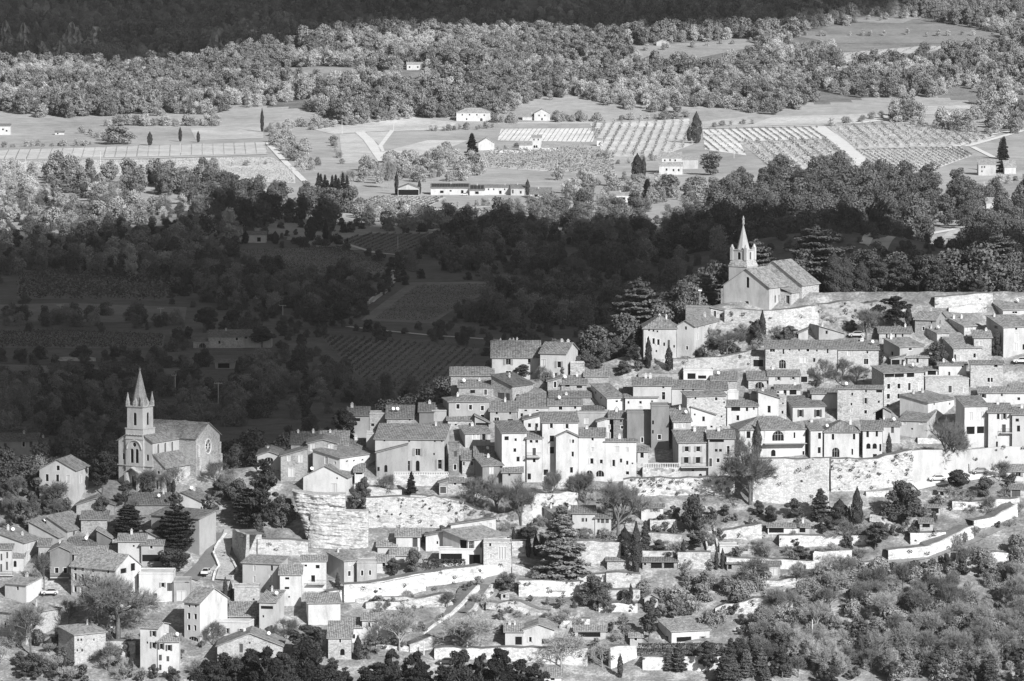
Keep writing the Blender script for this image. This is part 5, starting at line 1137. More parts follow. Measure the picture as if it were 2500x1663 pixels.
# ------------------------------------------------------------------ trees
def branch_mesh(segs, n=4):
    V, F = [], []
    for p0, p1, r0, r1 in segs:
        p0 = np.asarray(p0, float); p1 = np.asarray(p1, float)
        ax = p1 - p0; L = np.linalg.norm(ax); ax /= L + 1e-9; a = np.cross(ax, [.3, .5, .8]); a /= np.linalg.norm(a) + 1e-9; b = np.cross(ax, a)
        k = len(V)
        for p, r in ((p0, r0), (p1, r1)):
            for i in range(n): t = 2 * math.pi * i / n; V.append(p + (a * math.cos(t) + b * math.sin(t)) * r)
        for i in range(n): F.append((k + i, k + (i + 1) % n, k + n + (i + 1) % n, k + n + i))
    return np.array(V), np.array(F)
def grow(rg, p, d, L, r, lev, segs, tips, spread=.55, up=.18, kids=3):
    e = p + d * L; segs.append((p, e, r, r * .72))
    if lev == 0: tips.append((e, d)); return
    for i in range(kids if lev < 3 else kids + 1):
        nd = d + rg.normal(0, spread, 3); nd[2] += up; nd /= np.linalg.norm(nd)
        grow(rg, p + d * L * rg.uniform(.55, 1), nd, L * rg.uniform(.6, .82), r * .6, lev - 1, segs, tips, spread, up, kids)
TREES = {}          # kind -> list of (trunk mesh, crown mesh, joined mesh, height)
def reg(kind, tv, tf, cv, cf, bark, leaf, h):
    tm = np_mesh(kind + '_trunk', tv, tf, [bark]); cm = np_mesh(kind + '_crown', cv, cf, [leaf])
    jm = np_mesh(kind, np.vstack([tv, cv]), np.vstack([tf, cf + len(tv)]), [bark, leaf], [0] * len(tf) + [1] * len(cf))
    TREES.setdefault(kind, []).append((tm, cm, jm, h))
def mk_blob_tree(kind, leaf, n, h, w, nb, per, s, seed, lo=.3, flat=.7, trunkr=.25, bark=BARK, jit=.6, bmin=.11, bmax=.22, shell=.6):
    for v in range(n):
        rg = np.random.default_rng(seed + v); segs = []; V, F = [], []; k = 0
        lean = rg.normal(0, .04 * h, 2); top = np.array([lean[0], lean[1], h * .8])
        segs.append(((0, 0, -1), (lean[0] * .5, lean[1] * .5, h * .4), trunkr, trunkr * .75)); segs.append(((lean[0] * .5, lean[1] * .5, h * .4), top, trunkr * .75, .05))
        for i in range(nb):
            zf = lo + (1 - lo) * (i + .5) / nb * .92; a = rg.uniform(0, 6.28)
            env = math.sin(math.pi * min(max((zf - lo) / (1 - lo) * .8 + .18, 0), 1)) ** .7
            rr = rg.uniform(.1, .8) * env * w / 2; c = np.array([lean[0] * zf + rr * math.cos(a), lean[1] * zf + rr * math.sin(a), h * zf])
            br = w * rg.uniform(bmin, bmax); P, N = blob(c, br, per, rg, shell, flat)
            ok = P[:, 2] > h * lo * .6; q, f = quads(P[ok], N[ok], s, jit, 1.0, rg); V.append(q); F.append(f + k); k += len(q)
            segs.append((np.array([lean[0] * zf * .6, lean[1] * zf * .6, h * zf * .75]), c, .08, .03))
        tv, tf = branch_mesh(segs, 5); reg(kind, tv, tf, np.vstack(V), np.vstack(F), bark, leaf, h)
mk_blob_tree('pine', LEAF['pine'], 4, 12, 8.5, 32, 260, .18, 10, bmin=.08, bmax=.19, shell=.4)
mk_blob_tree('dark_pine', LEAF['dark'], 4, 14, 9.5, 46, 190, .2, 210, .25, bmin=.06, bmax=.15, shell=.3, jit=.9)
mk_blob_tree('umbrella_pine', LEAF['pine'], 2, 8, 9, 26, 300, .18, 30, .38, .6)
mk_blob_tree('oak', LEAF['oak'], 4, 8, 8, 36, 260, .16, 50, .1, .8, bmin=.08, bmax=.19, shell=.4)
mk_blob_tree('shrub', LEAF['shrub'], 5, 2.2, 2.6, 8, 90, .13, 70, .02, .8, .06)
mk_blob_tree('olive', LEAF['olive'], 3, 3.6, 3.8, 9, 110, .14, 90, .3, .8, .14)
def mk_cypress(kind, leaf, h, w, seed, n=3, per=2600, s=.18):
    for v in range(n):
        rg = np.random.default_rng(seed + v); z = rg.random(per) ** .85; a = rg.uniform(0, 6.28, per)
        prof = np.sin(np.pi * np.clip(z * .86 + .1, 0, 1)) ** .6 * (1 - z ** 6); lump = 1 + .16 * np.sin(a * 3 + z * 22 + v) + rg.normal(0, .06, per)
        r = w / 2 * prof * lump; P = np.stack([r * np.cos(a), r * np.sin(a), .25 + z * (h - .25)], 1); N = np.stack([np.cos(a), np.sin(a), .25 + 0 * a], 1)
        q, f = quads(P, N, s, .45, .7, rg); tv, tf = branch_mesh([((0, 0, -1), (0, 0, h * .5), .16, .08), ((0, 0, h * .5), (0, 0, h * .9), .08, .02)], 5); reg(kind, tv, tf, q, f, BARK, leaf, h)
mk_cypress('cypress', LEAF['cypress'], 10, 2.0, 110)
mk_cypress('fat_cypress', LEAF['cypress'], 12, 4.6, 120, 2, 5200, .2)
def mk_tier(kind, leaf, h, w, tiers, seed, n=2, s=.2, cone=True, droop=.1, per=130, nbr=8, zlo=.12):
    for v in range(n):
        rg = np.random.default_rng(seed + v); segs = [((0, 0, -1), (0, 0, h * .55), h * .03, h * .018), ((0, 0, h * .55), (0, 0, h * .97), h * .018, .03)]; V, F = [], []; k = 0
        for i in range(tiers):
            zf = zlo + (1 - zlo) * i / tiers; rmax = w / 2 * ((1 - zf) ** .62 * rg.uniform(.8, 1.12) if cone else (.55 + .6 * math.sin(math.pi * min(zf + .12, 1))) * rg.uniform(.7, 1.05) * (1 if zf < .85 else .75))
            for b in range(nbr):
                a = 2 * math.pi * (b + rg.uniform(-.3, .3)) / nbr + i * .9; L = rmax * rg.uniform(.65, 1.08)
                if L < .3: continue
                t = rg.random(per) ** .6; wd = .16 * L * np.sin(np.pi * np.clip(t * .85 + .1, 0, 1)) + .12
                o = rg.normal(0, 1, per) * wd; zz = h * zf + rg.uniform(-.028, .028) * h + L * t * (.12 if not cone else -droop) + rg.normal(0, .10, per)
                ca, sa = math.cos(a), math.sin(a)
                P = np.stack([ca * L * t - sa * o, sa * L * t + ca * o, zz], 1); N = np.tile(np.array([ca * .25, sa * .25, 1.0]), (per, 1)); q, f = quads(P, N, s, .4, 1.1, rg); V.append(q); F.append(f + k); k += len(q)
                segs.append(((0, 0, h * zf - .1), (ca * L * .85, sa * L * .85, h * zf + L * .85 * (.12 if not cone else -droop) - .08), .05 + .01 * L, .03))
        P, N = blob((0, 0, h * .95), h * .05, 80, rg, .3, 1.5); q, f = quads(P, N, s, .5, 1, rg); V.append(q); F.append(f + k)
        tv, tf = branch_mesh(segs, 5); reg(kind, tv, tf, np.vstack(V), np.vstack(F), BARK, leaf, h)
mk_tier('dark_cedar', LEAF['dark'], 15, 14, 11, 135, 2, .24, False, 0, 190, 9, .12)
mk_tier('cedar', LEAF['cedar'], 17, 15, 9, 130, 3, .24, False, 0, 260, 10, .2)
mk_tier('great_cedar', leafm('pale_cedar', .27), 18, 12.5, 24, 140, 2, .24, True, .16, 230, 8, .03)
mk_tier('spruce', LEAF['spruce'], 8, 6.5, 13, 150, 3, .17, True, .08, 90, 8, .08)
mk_tier('fir', LEAF['dark'], 12, 7, 13, 160, 2, .24, True, .1, 110, 8, .06)
def mk_bare(kind, h, w, seed, n, tw, lev=5, per=9, bark=BARK, tr=.28, spread=.55, up=.2, tl=.8, th=.022):
    for v in range(n):
        rg = np.random.default_rng(seed + v); segs, tips = [], []
        grow(rg, np.array([0, 0, -.6]), np.array([0, 0, 1.0]), h * .27 + .6, tr, lev, segs, tips, spread, up)
        V0 = np.array([s[1] for s in segs]); sc = np.array([w / 2 / (np.percentile(np.abs(V0[:, :2]), 97) + .1)] * 2 + [h / V0[:, 2].max()])
        segs = [(np.array(a) * sc, np.array(b) * sc, r0, r1) for a, b, r0, r1 in segs]
        main = [s for s in segs if s[2] > .035]; tv, tf = branch_mesh(main, 5)
        E = np.array([t[0] for t in tips]) * sc; Dn = np.array([t[1] for t in tips]); E = np.repeat(E, per, 0); Dn = np.repeat(Dn, per, 0) + rg.normal(0, .6, (len(E), 3)); Dn[:, 2] += .25
        Dn /= np.linalg.norm(Dn, axis=1)[:, None]; B = np.cross(Dn, rg.normal(0, 1, Dn.shape)); B /= np.linalg.norm(B, axis=1)[:, None]
        E = E - Dn * rg.uniform(0, .5, (len(E), 1)) * tl; L = tl * rg.uniform(.5, 1.5, (len(E), 1))
        q = np.stack([E - B * th, E + B * th, E + Dn * L + B * th * .4, E + Dn * L - B * th * .4], 1).reshape(-1, 3); f = np.arange(len(q)).reshape(-1, 4)
        fine = [s for s in segs if s[2] <= .035]
        if fine: fv, ff = branch_mesh(fine, 3); 
        tq = q
        if fine:
            tv = np.vstack([tv, fv]); tf = np.vstack([tf, ff + len(tv) - len(fv)])
        reg(kind, tv, tf, tq, f, bark, tw, h)
mk_bare('bare_tree', 9, 7, 310, 4, LEAF['twig'], 5, 7, BARK, .22)
mk_bare('pale_bare_tree', 8, 6.5, 330, 4, LEAF['twigl'], 5, 7, BARKL, .18)
mk_bare('great_plane_tree', 17, 20, 352, 1, LEAF['twig'], 6, 9, BARK, .75, .5, .1, 1.5, .03)
mk_bare('plane_tree', 12, 11, 360, 3, LEAF['twig'], 5, 14, BARK, .42, .5, .22, 1.3, .026)
mk_bare('bare_shrub', 2.6, 3.2, 380, 4, LEAF['twigl'], 4, 10, BARKL, .07, .6, .2, .5, .02)
def far_tree(kind, leaf, h, w, seed, n, nb, per, s, lo=.15, bark=BARK, asp=1.0, shell=.55):
    for v in range(n):
        rg = np.random.default_rng(seed + v); V, F = [], []; k = 0
        for i in range(nb):
            zf = lo + (1 - lo) * (i + .5) / nb * .9; a = rg.uniform(0, 6.28); env = math.sin(math.pi * min((zf - lo) * .8 + .25, 1)) ** .7; rr = rg.uniform(.1, .75) * env * w / 2
            P, N = blob((rr * math.cos(a), rr * math.sin(a), h * zf), w * rg.uniform(.17, .28), per, rg, shell, .8); q, f = quads(P, N, s, .6, asp, rg); V.append(q); F.append(f + k); k += len(q)
        tv, tf = branch_mesh([((0, 0, -1), (0, 0, h * .6), .25, .1)], 5); reg(kind, tv, tf, np.vstack(V), np.vstack(F), bark, leaf, h)
far_tree('valley_pine', LEAF['farp'], 11, 8, 400, 6, 16, 120, .3)
far_tree('valley_oak', LEAF['faro'], 7, 8, 420, 5, 16, 110, .26, .05)
far_tree('valley_bare', LEAF['fart'], 8, 7, 440, 6, 16, 120, .12, .08, BARKL, 2.6, .3)
far_tree('mid_pine', LEAF['midp'], 11, 8, 400, 6, 18, 140, .24)
far_tree('mid_bare', LEAF['midt'], 8, 7, 440, 6, 16, 130, .11, .08, BARKL, 2.6, .3)
far_tree('shade_wood', leafm('shade_wood_leaves', .13), 8, 7.5, 460, 6, 16, 140, .22, .05)
far_tree('brushwood', leafm('brush_twigs', .12, .5), 7, 9, 490, 4, 14, 90, .26, .02, BARK, 2.0, .3)
far_tree('front_thicket', leafm('thicket_twigs', .26, .5), 3.2, 4, 480, 6, 16, 130, .075, .02, BARKL, 3.0, .3)

def plant(kind, P, h, w=None, name=None, label=None, cat='tree', group=None, parts=True, rz=None):
    lib = TREES[kind]; tm, cm, jm, h0 = random.choice(lib); s = h / h0
    sx = s if w is None else w
    rz = random.uniform(0, 6.28) if rz is None else rz
    if parts:
        r = bpy.data.objects.new(name or kind, None); C.objects.link(r); link('trunk', tm, r); link('crown', cm, r)
    else: r = bpy.data.objects.new(name or kind, jm); C.objects.link(r)
    r.location = P; r.rotation_euler = (0, 0, rz); r.scale = (sx, sx, s); tag(r, label, cat, group); return r
_W0 = {'pine': 8.5, 'dark_pine': 9.5, 'umbrella_pine': 9, 'oak': 8, 'shrub': 2.6, 'olive': 3.8, 'cypress': 2.0, 'fat_cypress': 4.6, 'cedar': 15, 'great_cedar': 9.5, 'dark_cedar': 14, 'spruce': 6.5, 'fir': 7, 'bare_tree': 7, 'pale_bare_tree': 6.5, 'great_plane_tree': 20, 'plane_tree': 11, 'bare_shrub': 3.2, 'valley_pine': 8, 'valley_oak': 8, 'valley_bare': 7, 'shade_wood': 7.5, 'mid_pine': 8, 'mid_bare': 7, 'front_thicket': 4}
def tree(kind, x, yb, hpx, wpx=None, label=None, name=None, Y=None, ymin=1150, cat='tree', group=None, parts=True):
    """tree at a pixel base; height and width in photograph pixels"""
    if Y: p = at_depth(x, yb, Y); p.z = min(p.z, float(T(p.x, Y)) + .0) if False else float(T(p.x, Y)); k = FPX / Y; h = at_depth(x, yb - hpx, Y).z - p.z
    else: p = hit(x, yb, ymin); k = FPX / p.y; h = hpx / k
    return plant(kind, p, max(h, .6), (wpx / k / _W0[kind]) if wpx else None, name, label, cat, group, parts)
NM = {'cypress': 'cypress', 'fat_cypress': 'cypress', 'dark_pine': 'pine_tree', 'pine': 'pine_tree', 'umbrella_pine': 'pine_tree', 'oak': 'oak_tree', 'cedar': 'cedar_tree', 'great_cedar': 'cedar_tree', 'dark_cedar': 'cedar_tree', 'spruce': 'spruce_tree', 'fir': 'fir_tree', 'bare_tree': 'bare_tree', 'pale_bare_tree': 'bare_tree', 'plane_tree': 'plane_tree', 'great_plane_tree': 'plane_tree', 'shrub': 'shrub', 'olive': 'olive_tree', 'bare_shrub': 'bare_shrub', 'valley_pine': 'pine_tree', 'valley_oak': 'oak_tree', 'valley_bare': 'bare_tree', 'shade_wood': 'oak_tree', 'mid_pine': 'pine_tree', 'mid_bare': 'bare_tree', 'front_thicket': 'thicket_bush'}
for kind, x, yb, h, w, lab, Y in [
 ('great_plane_tree', 288, 1560, 175, 205, 'great bare plane tree before the long four storey house', None),
 ('umbrella_pine', 430, 1402, 62, 90, 'round clipped umbrella pine above the road bend', None),
 ('dark_cedar', 314, 1312, 80, 95, 'dark cedar among the lower village roofs', None),
 ('dark_cedar', 432, 1350, 118, 110, 'tall dark conifer beside the tall grey end wall', None),
 ('dark_pine', 250, 1208, 100, 80, 'black conifer left of the lower church door', None),
 ('bare_tree', 352, 1205, 60, 50, 'bare tree right of the lower church door', None), ('bare_tree', 420, 1200, 62, 60, 'bare tree before the church aisle', None),
 ('cypress', 410, 1203, 32, 9, 'small cypress before the church aisle', None), ('cypress', 424, 1203, 34, 9, 'second small cypress before the church aisle', None), ('bare_tree', 530, 1180, 55, 50, 'bare tree behind the church transept', None),
 ('bare_tree', 130, 1248, 75, 60, 'bare tree before the tall gabled villa', None), ('shrub', 165, 1255, 40, 30, 'dark bush beside the tall gabled villa', None),
 ('dark_pine', 640, 1305, 158, 110, 'drooping dark cedar left of the rock outcrop', None), ('dark_cedar', 605, 1290, 100, 90, 'dark conifer behind the drooping cedar', None), ('spruce', 632, 1318, 62, 42, 'grey blue young spruce below the drooping cedar', None), ('oak', 690, 1290, 80, 70, 'dark holm oak against the rock outcrop', None), ('oak', 580, 1240, 70, 70, 'dark oak below the half round window house', None), ('dark_pine', 650, 1180, 60, 60, 'dark pine under the blind window house', None),
 ('fir', 1004, 1214, 62, 36, 'dark conifer before the balustrade of the mottled villa', None), ('oak', 890, 1215, 50, 42, 'garden oak below the porthole house', None), ('bare_tree', 940, 1212, 55, 50, 'small garden tree with pale blossom', None), ('oak', 870, 1245, 42, 50, 'dark bush on the bastion top', None),
 ('dark_pine', 840, 1075, 80, 75, 'dark pine behind the village edge chimneys', 1470), ('cypress', 712, 1075, 36, 10, 'thin cypress above the half round window house', 1465), ('cypress', 738, 1072, 26, 9, 'short cypress above the half round window house', 1467),
 ('pine', 1275, 925, 42, 52, 'dark pine before the manor wing', None), ('cypress', 1374, 922, 38, 13, 'small cypress at the manor corner', None), ('bare_tree', 1330, 935, 42, 36, 'bare shrub tree before the manor garden window', None),
 ('great_cedar', 1372, 1412, 180, 122, 'great layered cedar in the middle gardens', None), ('oak', 1694, 1300, 92, 82, 'dense dark oak on the upper terrace', None), ('oak', 1448, 1478, 74, 92, 'round dark garden oak', None), ('oak', 1475, 1490, 40, 55, 'smaller oak joined to the round garden oak', None),
 ('umbrella_pine', 1292, 1325, 38, 68, 'flat topped umbrella tree beside the great cedar', None), ('cypress', 1290, 1362, 58, 13, 'dark cypress column under the umbrella tree', None), ('cypress', 1254, 1325, 38, 9, 'thin cypress column left of the umbrella tree', None), ('cypress', 1308, 1358, 55, 13, 'second dark cypress column under the umbrella tree', None), ('oak', 1325, 1362, 52, 48, 'dark ivy mound left of the great cedar', None),
 ('cypress', 1553, 1400, 128, 24, 'tall dark cypress in the garden middle', None), ('fat_cypress', 1525, 1360, 75, 34, 'broad dark cypress hedge block by the mansion', None), ('spruce', 1575, 1350, 80, 38, 'conifer right of the tall dark cypress', None), ('cypress', 1540, 1472, 48, 10, 'young cypress by the gabled hut', None),
 ('cypress', 1668, 1375, 60, 12, 'cypress column left of the low door', None), ('cypress', 1764, 1390, 52, 10, 'cypress column at the garden stair', None), ('cypress', 1749, 1392, 52, 10, 'twin cypress column at the garden stair', None), ('pine', 1690, 1345, 50, 75, 'spreading dark pine beside the garden stair', None),
 ('oak', 1770, 1260, 28, 32, 'round bush below the rampart tree', None), ('shrub', 1794, 1272, 18, 20, 'small round bush below the rampart', None), ('oak', 1880, 1275, 40, 44, 'dark bush left of the pool house', None), ('oak', 1850, 1258, 36, 36, 'bush above the parabolic ruin', None), ('oak', 1940, 1265, 48, 60, 'dark tree behind the pool house', None),
 ('cypress', 1849, 1122, 96, 19, 'tall cypress before the wide white villa', None), ('cypress', 1861, 843, 86, 16, 'slim cypress under the hilltop church wall', None), ('cypress', 1583, 900, 78, 15, 'cypress before the grey presbytery', None), ('cypress', 1633, 905, 62, 17, 'shorter cypress before the pale gable end', None), ('cypress', 2144, 893, 50, 23, 'dark cypress beside the blind window stone house', None), ('cypress', 2218, 803, 60, 15, 'cypress before the great dark pine on the ridge', None), ('dark_pine', 2185, 800, 80, 105, 'great dark round pine below the ridge wall', None),
 ('cypress', 2170, 1122, 66, 13, 'cypress between the arched window house and vine house', None), ('fat_cypress', 2092, 1298, 112, 26, 'tall grey cypress in the lower gardens', None), ('cypress', 2073, 1290, 55, 10, 'dark shaded cypress beside the tall grey one', None), ('fat_cypress', 2050, 1280, 62, 40, 'dark hedge block left of the tall grey cypress', None),
 ('oak', 2202, 1273, 98, 122, 'great spreading pine in the lower gardens', None), ('umbrella_pine', 2337, 1206, 58, 68, 'large round dark bush below the parking lane', None), ('oak', 2405, 1212, 48, 58, 'leafy oak beside the large round bush', None), ('shrub', 2468, 1180, 24, 34, 'small round clipped bush by the roadside cottage', None), ('shrub', 2467, 1246, 20, 26, 'lone round bush at the garden wall end', None),
 ('spruce', 2003, 1268, 76, 72, 'broad pale spruce under the rampart', None), ('pine', 2136, 1342, 68, 78, 'pale blue cedar in the lower gardens', None), ('oak', 2020, 1300, 40, 55, 'dark oak crown beside the broad spruce', None),
 ('plane_tree', 2315, 1158, 132, 95, 'tall bare plane tree before the smooth high wall', None), ('plane_tree', 1831, 1232, 150, 130, 'big bare plane tree against the white rampart', None), ('plane_tree', 1800, 1150, 90, 60, 'bare tree climbing beside the beige loggia house', None),
 ('plane_tree', 1509, 1308, 130, 110, 'big bare tree beside the shuttered mansion', None), ('plane_tree', 1213, 1260, 100, 70, 'bare plane before the grey annex', None), ('plane_tree', 1272, 1284, 120, 70, 'bare plane on the rock slope', None), ('plane_tree', 1347, 1236, 85, 60, 'bare plane before the white tower house', None), ('plane_tree', 1410, 1233, 75, 55, 'bare plane before the arched door house', None), ('plane_tree', 1430, 1232, 80, 60, 'second bare plane before the arched door house', None), ('bare_tree', 1160, 1245, 80, 70, 'bare tree before the grey rendered house', None),
 ('bare_tree', 2115, 830, 76, 78, 'bare tree below the ridge wall', None), ('oak', 2285, 893, 60, 62, 'dark bare fig before the wide pale roof', None), ('oak', 2435, 868, 56, 36, 'leafy tree between the edge houses', None), ('bare_tree', 2010, 935, 60, 40, 'slim bare tree on the long stone house terrace', None), ('bare_tree', 2055, 940, 66, 50, 'bare tree on the long stone house terrace', None), ('bare_tree', 2090, 940, 48, 58, 'fan shaped pruned tree on the stone house terrace', None), ('oak', 1995, 945, 32, 24, 'dark bush on the stone house terrace', None),
 ('umbrella_pine', 1714, 880, 32, 42, 'small flat topped pine before the pale gable end', None), ('bare_tree', 1775, 868, 60, 75, 'spreading bare trees under the church wall', None), ('oak', 1848, 845, 55, 36, 'bushy tree beside the slim church cypress', None), ('oak', 1838, 800, 20, 26, 'dark bush on the church wall', None), ('oak', 1930, 825, 30, 50, 'shrub bed under the church wall', None), ('oak', 1708, 850, 22, 14, 'dark ball shrub by the pale gable end', None), ('oak', 1740, 860, 36, 44, 'dark shrub mass by the pale gable end', None),
 ('cedar', 1559, 800, 122, 165, 'flat layered cedar left of the presbytery', 1525), ('cedar', 1620, 790, 60, 90, 'small layered cedar behind the ruined wall', 1535), ('cedar', 1845, 770, 185, 135, 'layered cedar behind the church spire', 1545), ('cedar', 1725, 780, 115, 80, 'layered cedar left of the church front', 1540), ('cedar', 1992, 760, 208, 190, 'huge layered cedar behind the church choir', 1550), ('cedar', 2440, 720, 150, 130, 'layered cedar near the frame edge', 1560),
 ('fat_cypress', 2035, 745, 132, 50, 'broad cypress with two trunks by the choir', 1532), ('fat_cypress', 2064, 745, 122, 38, 'broad cypress right of the choir', 1534), ('fat_cypress', 2102, 742, 108, 40, 'third broad cypress on the ridge', 1536), ('pine', 2135, 740, 100, 70, 'ridge pine with bare stem', 1540), ('pine', 2185, 738, 105, 90, 'ridge pine beside the broad cypresses', 1548), ('pine', 2240, 735, 110, 90, 'ridge pine above the garden pergola', 1552), ('pine', 2290, 730, 100, 80, 'ridge pine right of the pergola', 1550), ('pine', 2345, 725, 115, 100, 'dark ridge pine near the frame edge', 1556), ('pine', 2400, 720, 140, 110, 'tall dark pine near the frame edge', 1575), ('pine', 2480, 715, 130, 100, 'dark pine at the frame edge', 1570), ('cypress', 2390, 712, 55, 14, 'thin ridge cypress near the frame edge', 1545), ('oak', 2390, 725, 40, 55, 'ivy bush on the ridge wall', 1528),
 ('oak', 1430, 872, 48, 50, 'dark oak behind the manor garden wall', None), ('oak', 1468, 878, 56, 54, 'tall dark oak left of the presbytery terrace', None), ('oak', 1505, 868, 50, 50, 'dark oak touching the flat layered cedar', None), ('dark_pine', 1540, 885, 60, 44, 'dark conifer before the flat layered cedar', None), ('oak', 1450, 905, 34, 46, 'low dark bush below the tall oak', None), ('oak', 1520, 915, 34, 50, 'low dark bush left of the presbytery cypress', None), ('oak', 1410, 850, 40, 46, 'dark oak right of the manor', None), ('shrub', 1560, 905, 24, 30, 'shrub at the foot of the presbytery cypress', None), ('cypress', 550, 1462, 54, 11, 'slim cypress below the ramp', None), ('cypress', 563, 1462, 44, 10, 'dark slim cypress below the ramp', None), ('cypress', 874, 1612, 62, 19, 'pointed cypress in the lower yard', None), ('cypress', 636, 1570, 36, 9, 'cypress at the loggia house wall', None), ('cypress', 1514, 1655, 60, 13, 'pale cypress at the bottom wall', None), ('cypress', 319, 1655, 56, 11, 'pale cypress below the corner house', None), ('cypress', 158, 1648, 46, 8, 'thin cypress before the square stone house', None), ('shrub', 155, 1612, 32, 38, 'round olive bush before the square stone house', None), ('oak', 80, 1655, 62, 88, 'broad dark shrub at the bottom corner', None), ('bare_tree', 75, 1600, 125, 90, 'bare tree at the bottom corner house', None), ('bare_tree', 265, 1640, 75, 50, 'bare tree left of the tall corner house', None), ('bare_tree', 168, 1525, 62, 45, 'bare sapling beside the four storey house', None), ('bare_tree', 108, 1440, 90, 60, 'bare tree behind the white stone flank', None), ('bare_tree', 520, 1575, 60, 60, 'bare tree at the arched passage', None), ('pine', 750, 1615, 92, 108, 'spreading pine beside the long smooth roof', None), ('oak', 655, 1562, 32, 40, 'bush before the loggia house', None), ('spruce', 824, 1435, 38, 22, 'small fir on the terrace corner', None), ('bare_tree', 700, 1560, 50, 55, 'bare shrubs by the blank white block', None), ('oak', 960, 1405, 42, 44, 'garden shrub behind the long wall', None), ('oak', 1010, 1400, 60, 50, 'leafy tree behind the long wall', None), ('oak', 1080, 1322, 40, 38, 'leafy bush below the cliff wall', None), ('oak', 1042, 1325, 26, 36, 'low bush below the cliff wall', None), ('oak', 1240, 1445, 40, 50, 'olive green bush below the modern villa', None), ('bare_tree', 1092, 1485, 40, 48, 'small garden tree by the grass lane', None), ('oak', 1610, 1345, 28, 45, 'clipped round bush under the terrace', None),
 ('pine', 1582, 1570, 95, 62, 'pine beside the white bungalow', None), ('pale_bare_tree', 975, 1590, 95, 100, 'pale bare tree by the garden house', None), ('pale_bare_tree', 1140, 1590, 90, 130, 'pale bare orchard tree under the lane', None), ('pale_bare_tree', 1370, 1630, 85, 90, 'pale bare tree before the lowest wall', None), ('pale_bare_tree', 1470, 1630, 60, 55, 'pale bare tree by the bottom wall', None), ('bare_tree', 1850, 1445, 85, 90, 'bare fruit tree before the glazed garden house', None), ('bare_tree', 1945, 1430, 50, 42, 'small bare tree on the white bank', None), ('bare_tree', 1845, 1353, 32, 45, 'pruned bare tree by the studio', None), ('oak', 1955, 1365, 32, 60, 'dark shrub on the studio lawn', None), ('bare_tree', 2062, 1330, 62, 46, 'bare tree left of the pale cedar', None), ('bare_tree', 2420, 1250, 40, 40, 'dead tree at the shrine niche', None), ('bare_tree', 2440, 1175, 52, 44, 'bare tree by the roadside cottage', None), ('oak', 2310, 1395, 44, 32, 'dark bush under the lane wall', None)]:
    tree(kind, x, yb, h, w, lab, NM[kind], Y)
# foreground pines along the bottom; their shade is put into near-black needles
fp = [(478, 1650, 60), (505, 1618, 50), (560, 1602, 60), (612, 1592, 62), (652, 1583, 60), (700, 1598, 60), (740, 1572, 62), (775, 1592, 60), (812, 1622, 56), (840, 1648, 50), (925, 1622, 70), (958, 1592, 46), (1006, 1598, 52), (1035, 1622, 46), (1085, 1632, 56), (1126, 1594, 62), (1172, 1602, 44), (1228, 1590, 66), (1262, 1618, 60), (1300, 1628, 60), (1330, 1648, 44), (1190, 1640, 60), (980, 1640, 60), (685, 1640, 60), (590, 1648, 60), (760, 1645, 56), (535, 1632, 66), (635, 1620, 70), (668, 1612, 66), (720, 1622, 70), (800, 1640, 70), (575, 1626, 66), (905, 1640, 66), (945, 1632, 60), (1020, 1640, 60), (1150, 1624, 66), (1110, 1645, 60), (1250, 1638, 66), (1210, 1618, 56), (1285, 1645, 60)]
for n_, (x, yt, w) in enumerate(fp):
    Y = 1225 + (n_ * 7) % 26; p = at_depth(x, yt, Y); g = float(T(p.x, Y)); k = FPX / Y
    plant('dark_pine', Vector((p.x, Y, g)), p.z - g + .8, w * 1.5 / k / 9.5, 'pine_tree', 'pine top along the bottom edge, its shade put into black needles', 'tree', 'shade-coloured pines along the bottom edge')
# ------------------------------------------------------------------ scattered planting
_BB = {}
def inpoly(x, y, P):
    b = _BB.get(id(P))
    if b is None: b = _BB[id(P)] = (min(p[0] for p in P), max(p[0] for p in P), min(p[1] for p in P), max(p[1] for p in P), P)
    if x < b[0] or x > b[1] or y < b[2] or y > b[3]: return False
    c = False; j = len(P) - 1
    for i in range(len(P)):
        if (P[i][1] > y) != (P[j][1] > y) and x < (P[j][0] - P[i][0]) * (y - P[i][1]) / (P[j][1] - P[i][1] + 1e-9) + P[i][0]: c = not c
        j = i
    return c
def scatter(poly, n, kinds, hm, label, group, ymin, seed, name=None, cat='tree', parts=False, avoid=()):
    rg = random.Random(seed); xs = [p[0] for p in poly]; ys = [p[1] for p in poly]; k = 0; tries = 0
    Pw = [tuple(hit(x, y, ymin).xy) for x, y in poly]; wx = [p[0] for p in Pw]; wy = [p[1] for p in Pw]
    while k < n and tries < n * 30:
        tries += 1; X = rg.uniform(min(wx), max(wx)); Y = rg.uniform(min(wy), max(wy))
        if not inpoly(X, Y, Pw): continue
        if any(inpoly(X, Y + e, a) for a in avoid for e in ((0,) if ymin < 1600 else (0, 16, 34))): continue
        kd = rg.choice(kinds); h = rg.uniform(*hm)
        L = label[NM[kd]] if isinstance(label, dict) else label
        SC.append((kd, X, Y, float(T(X, Y)) - .1, h, rg.uniform(.85, 1.2), name or NM[kd], L, cat, group)); k += 1
SC = []
HAZE = 2.2e-5
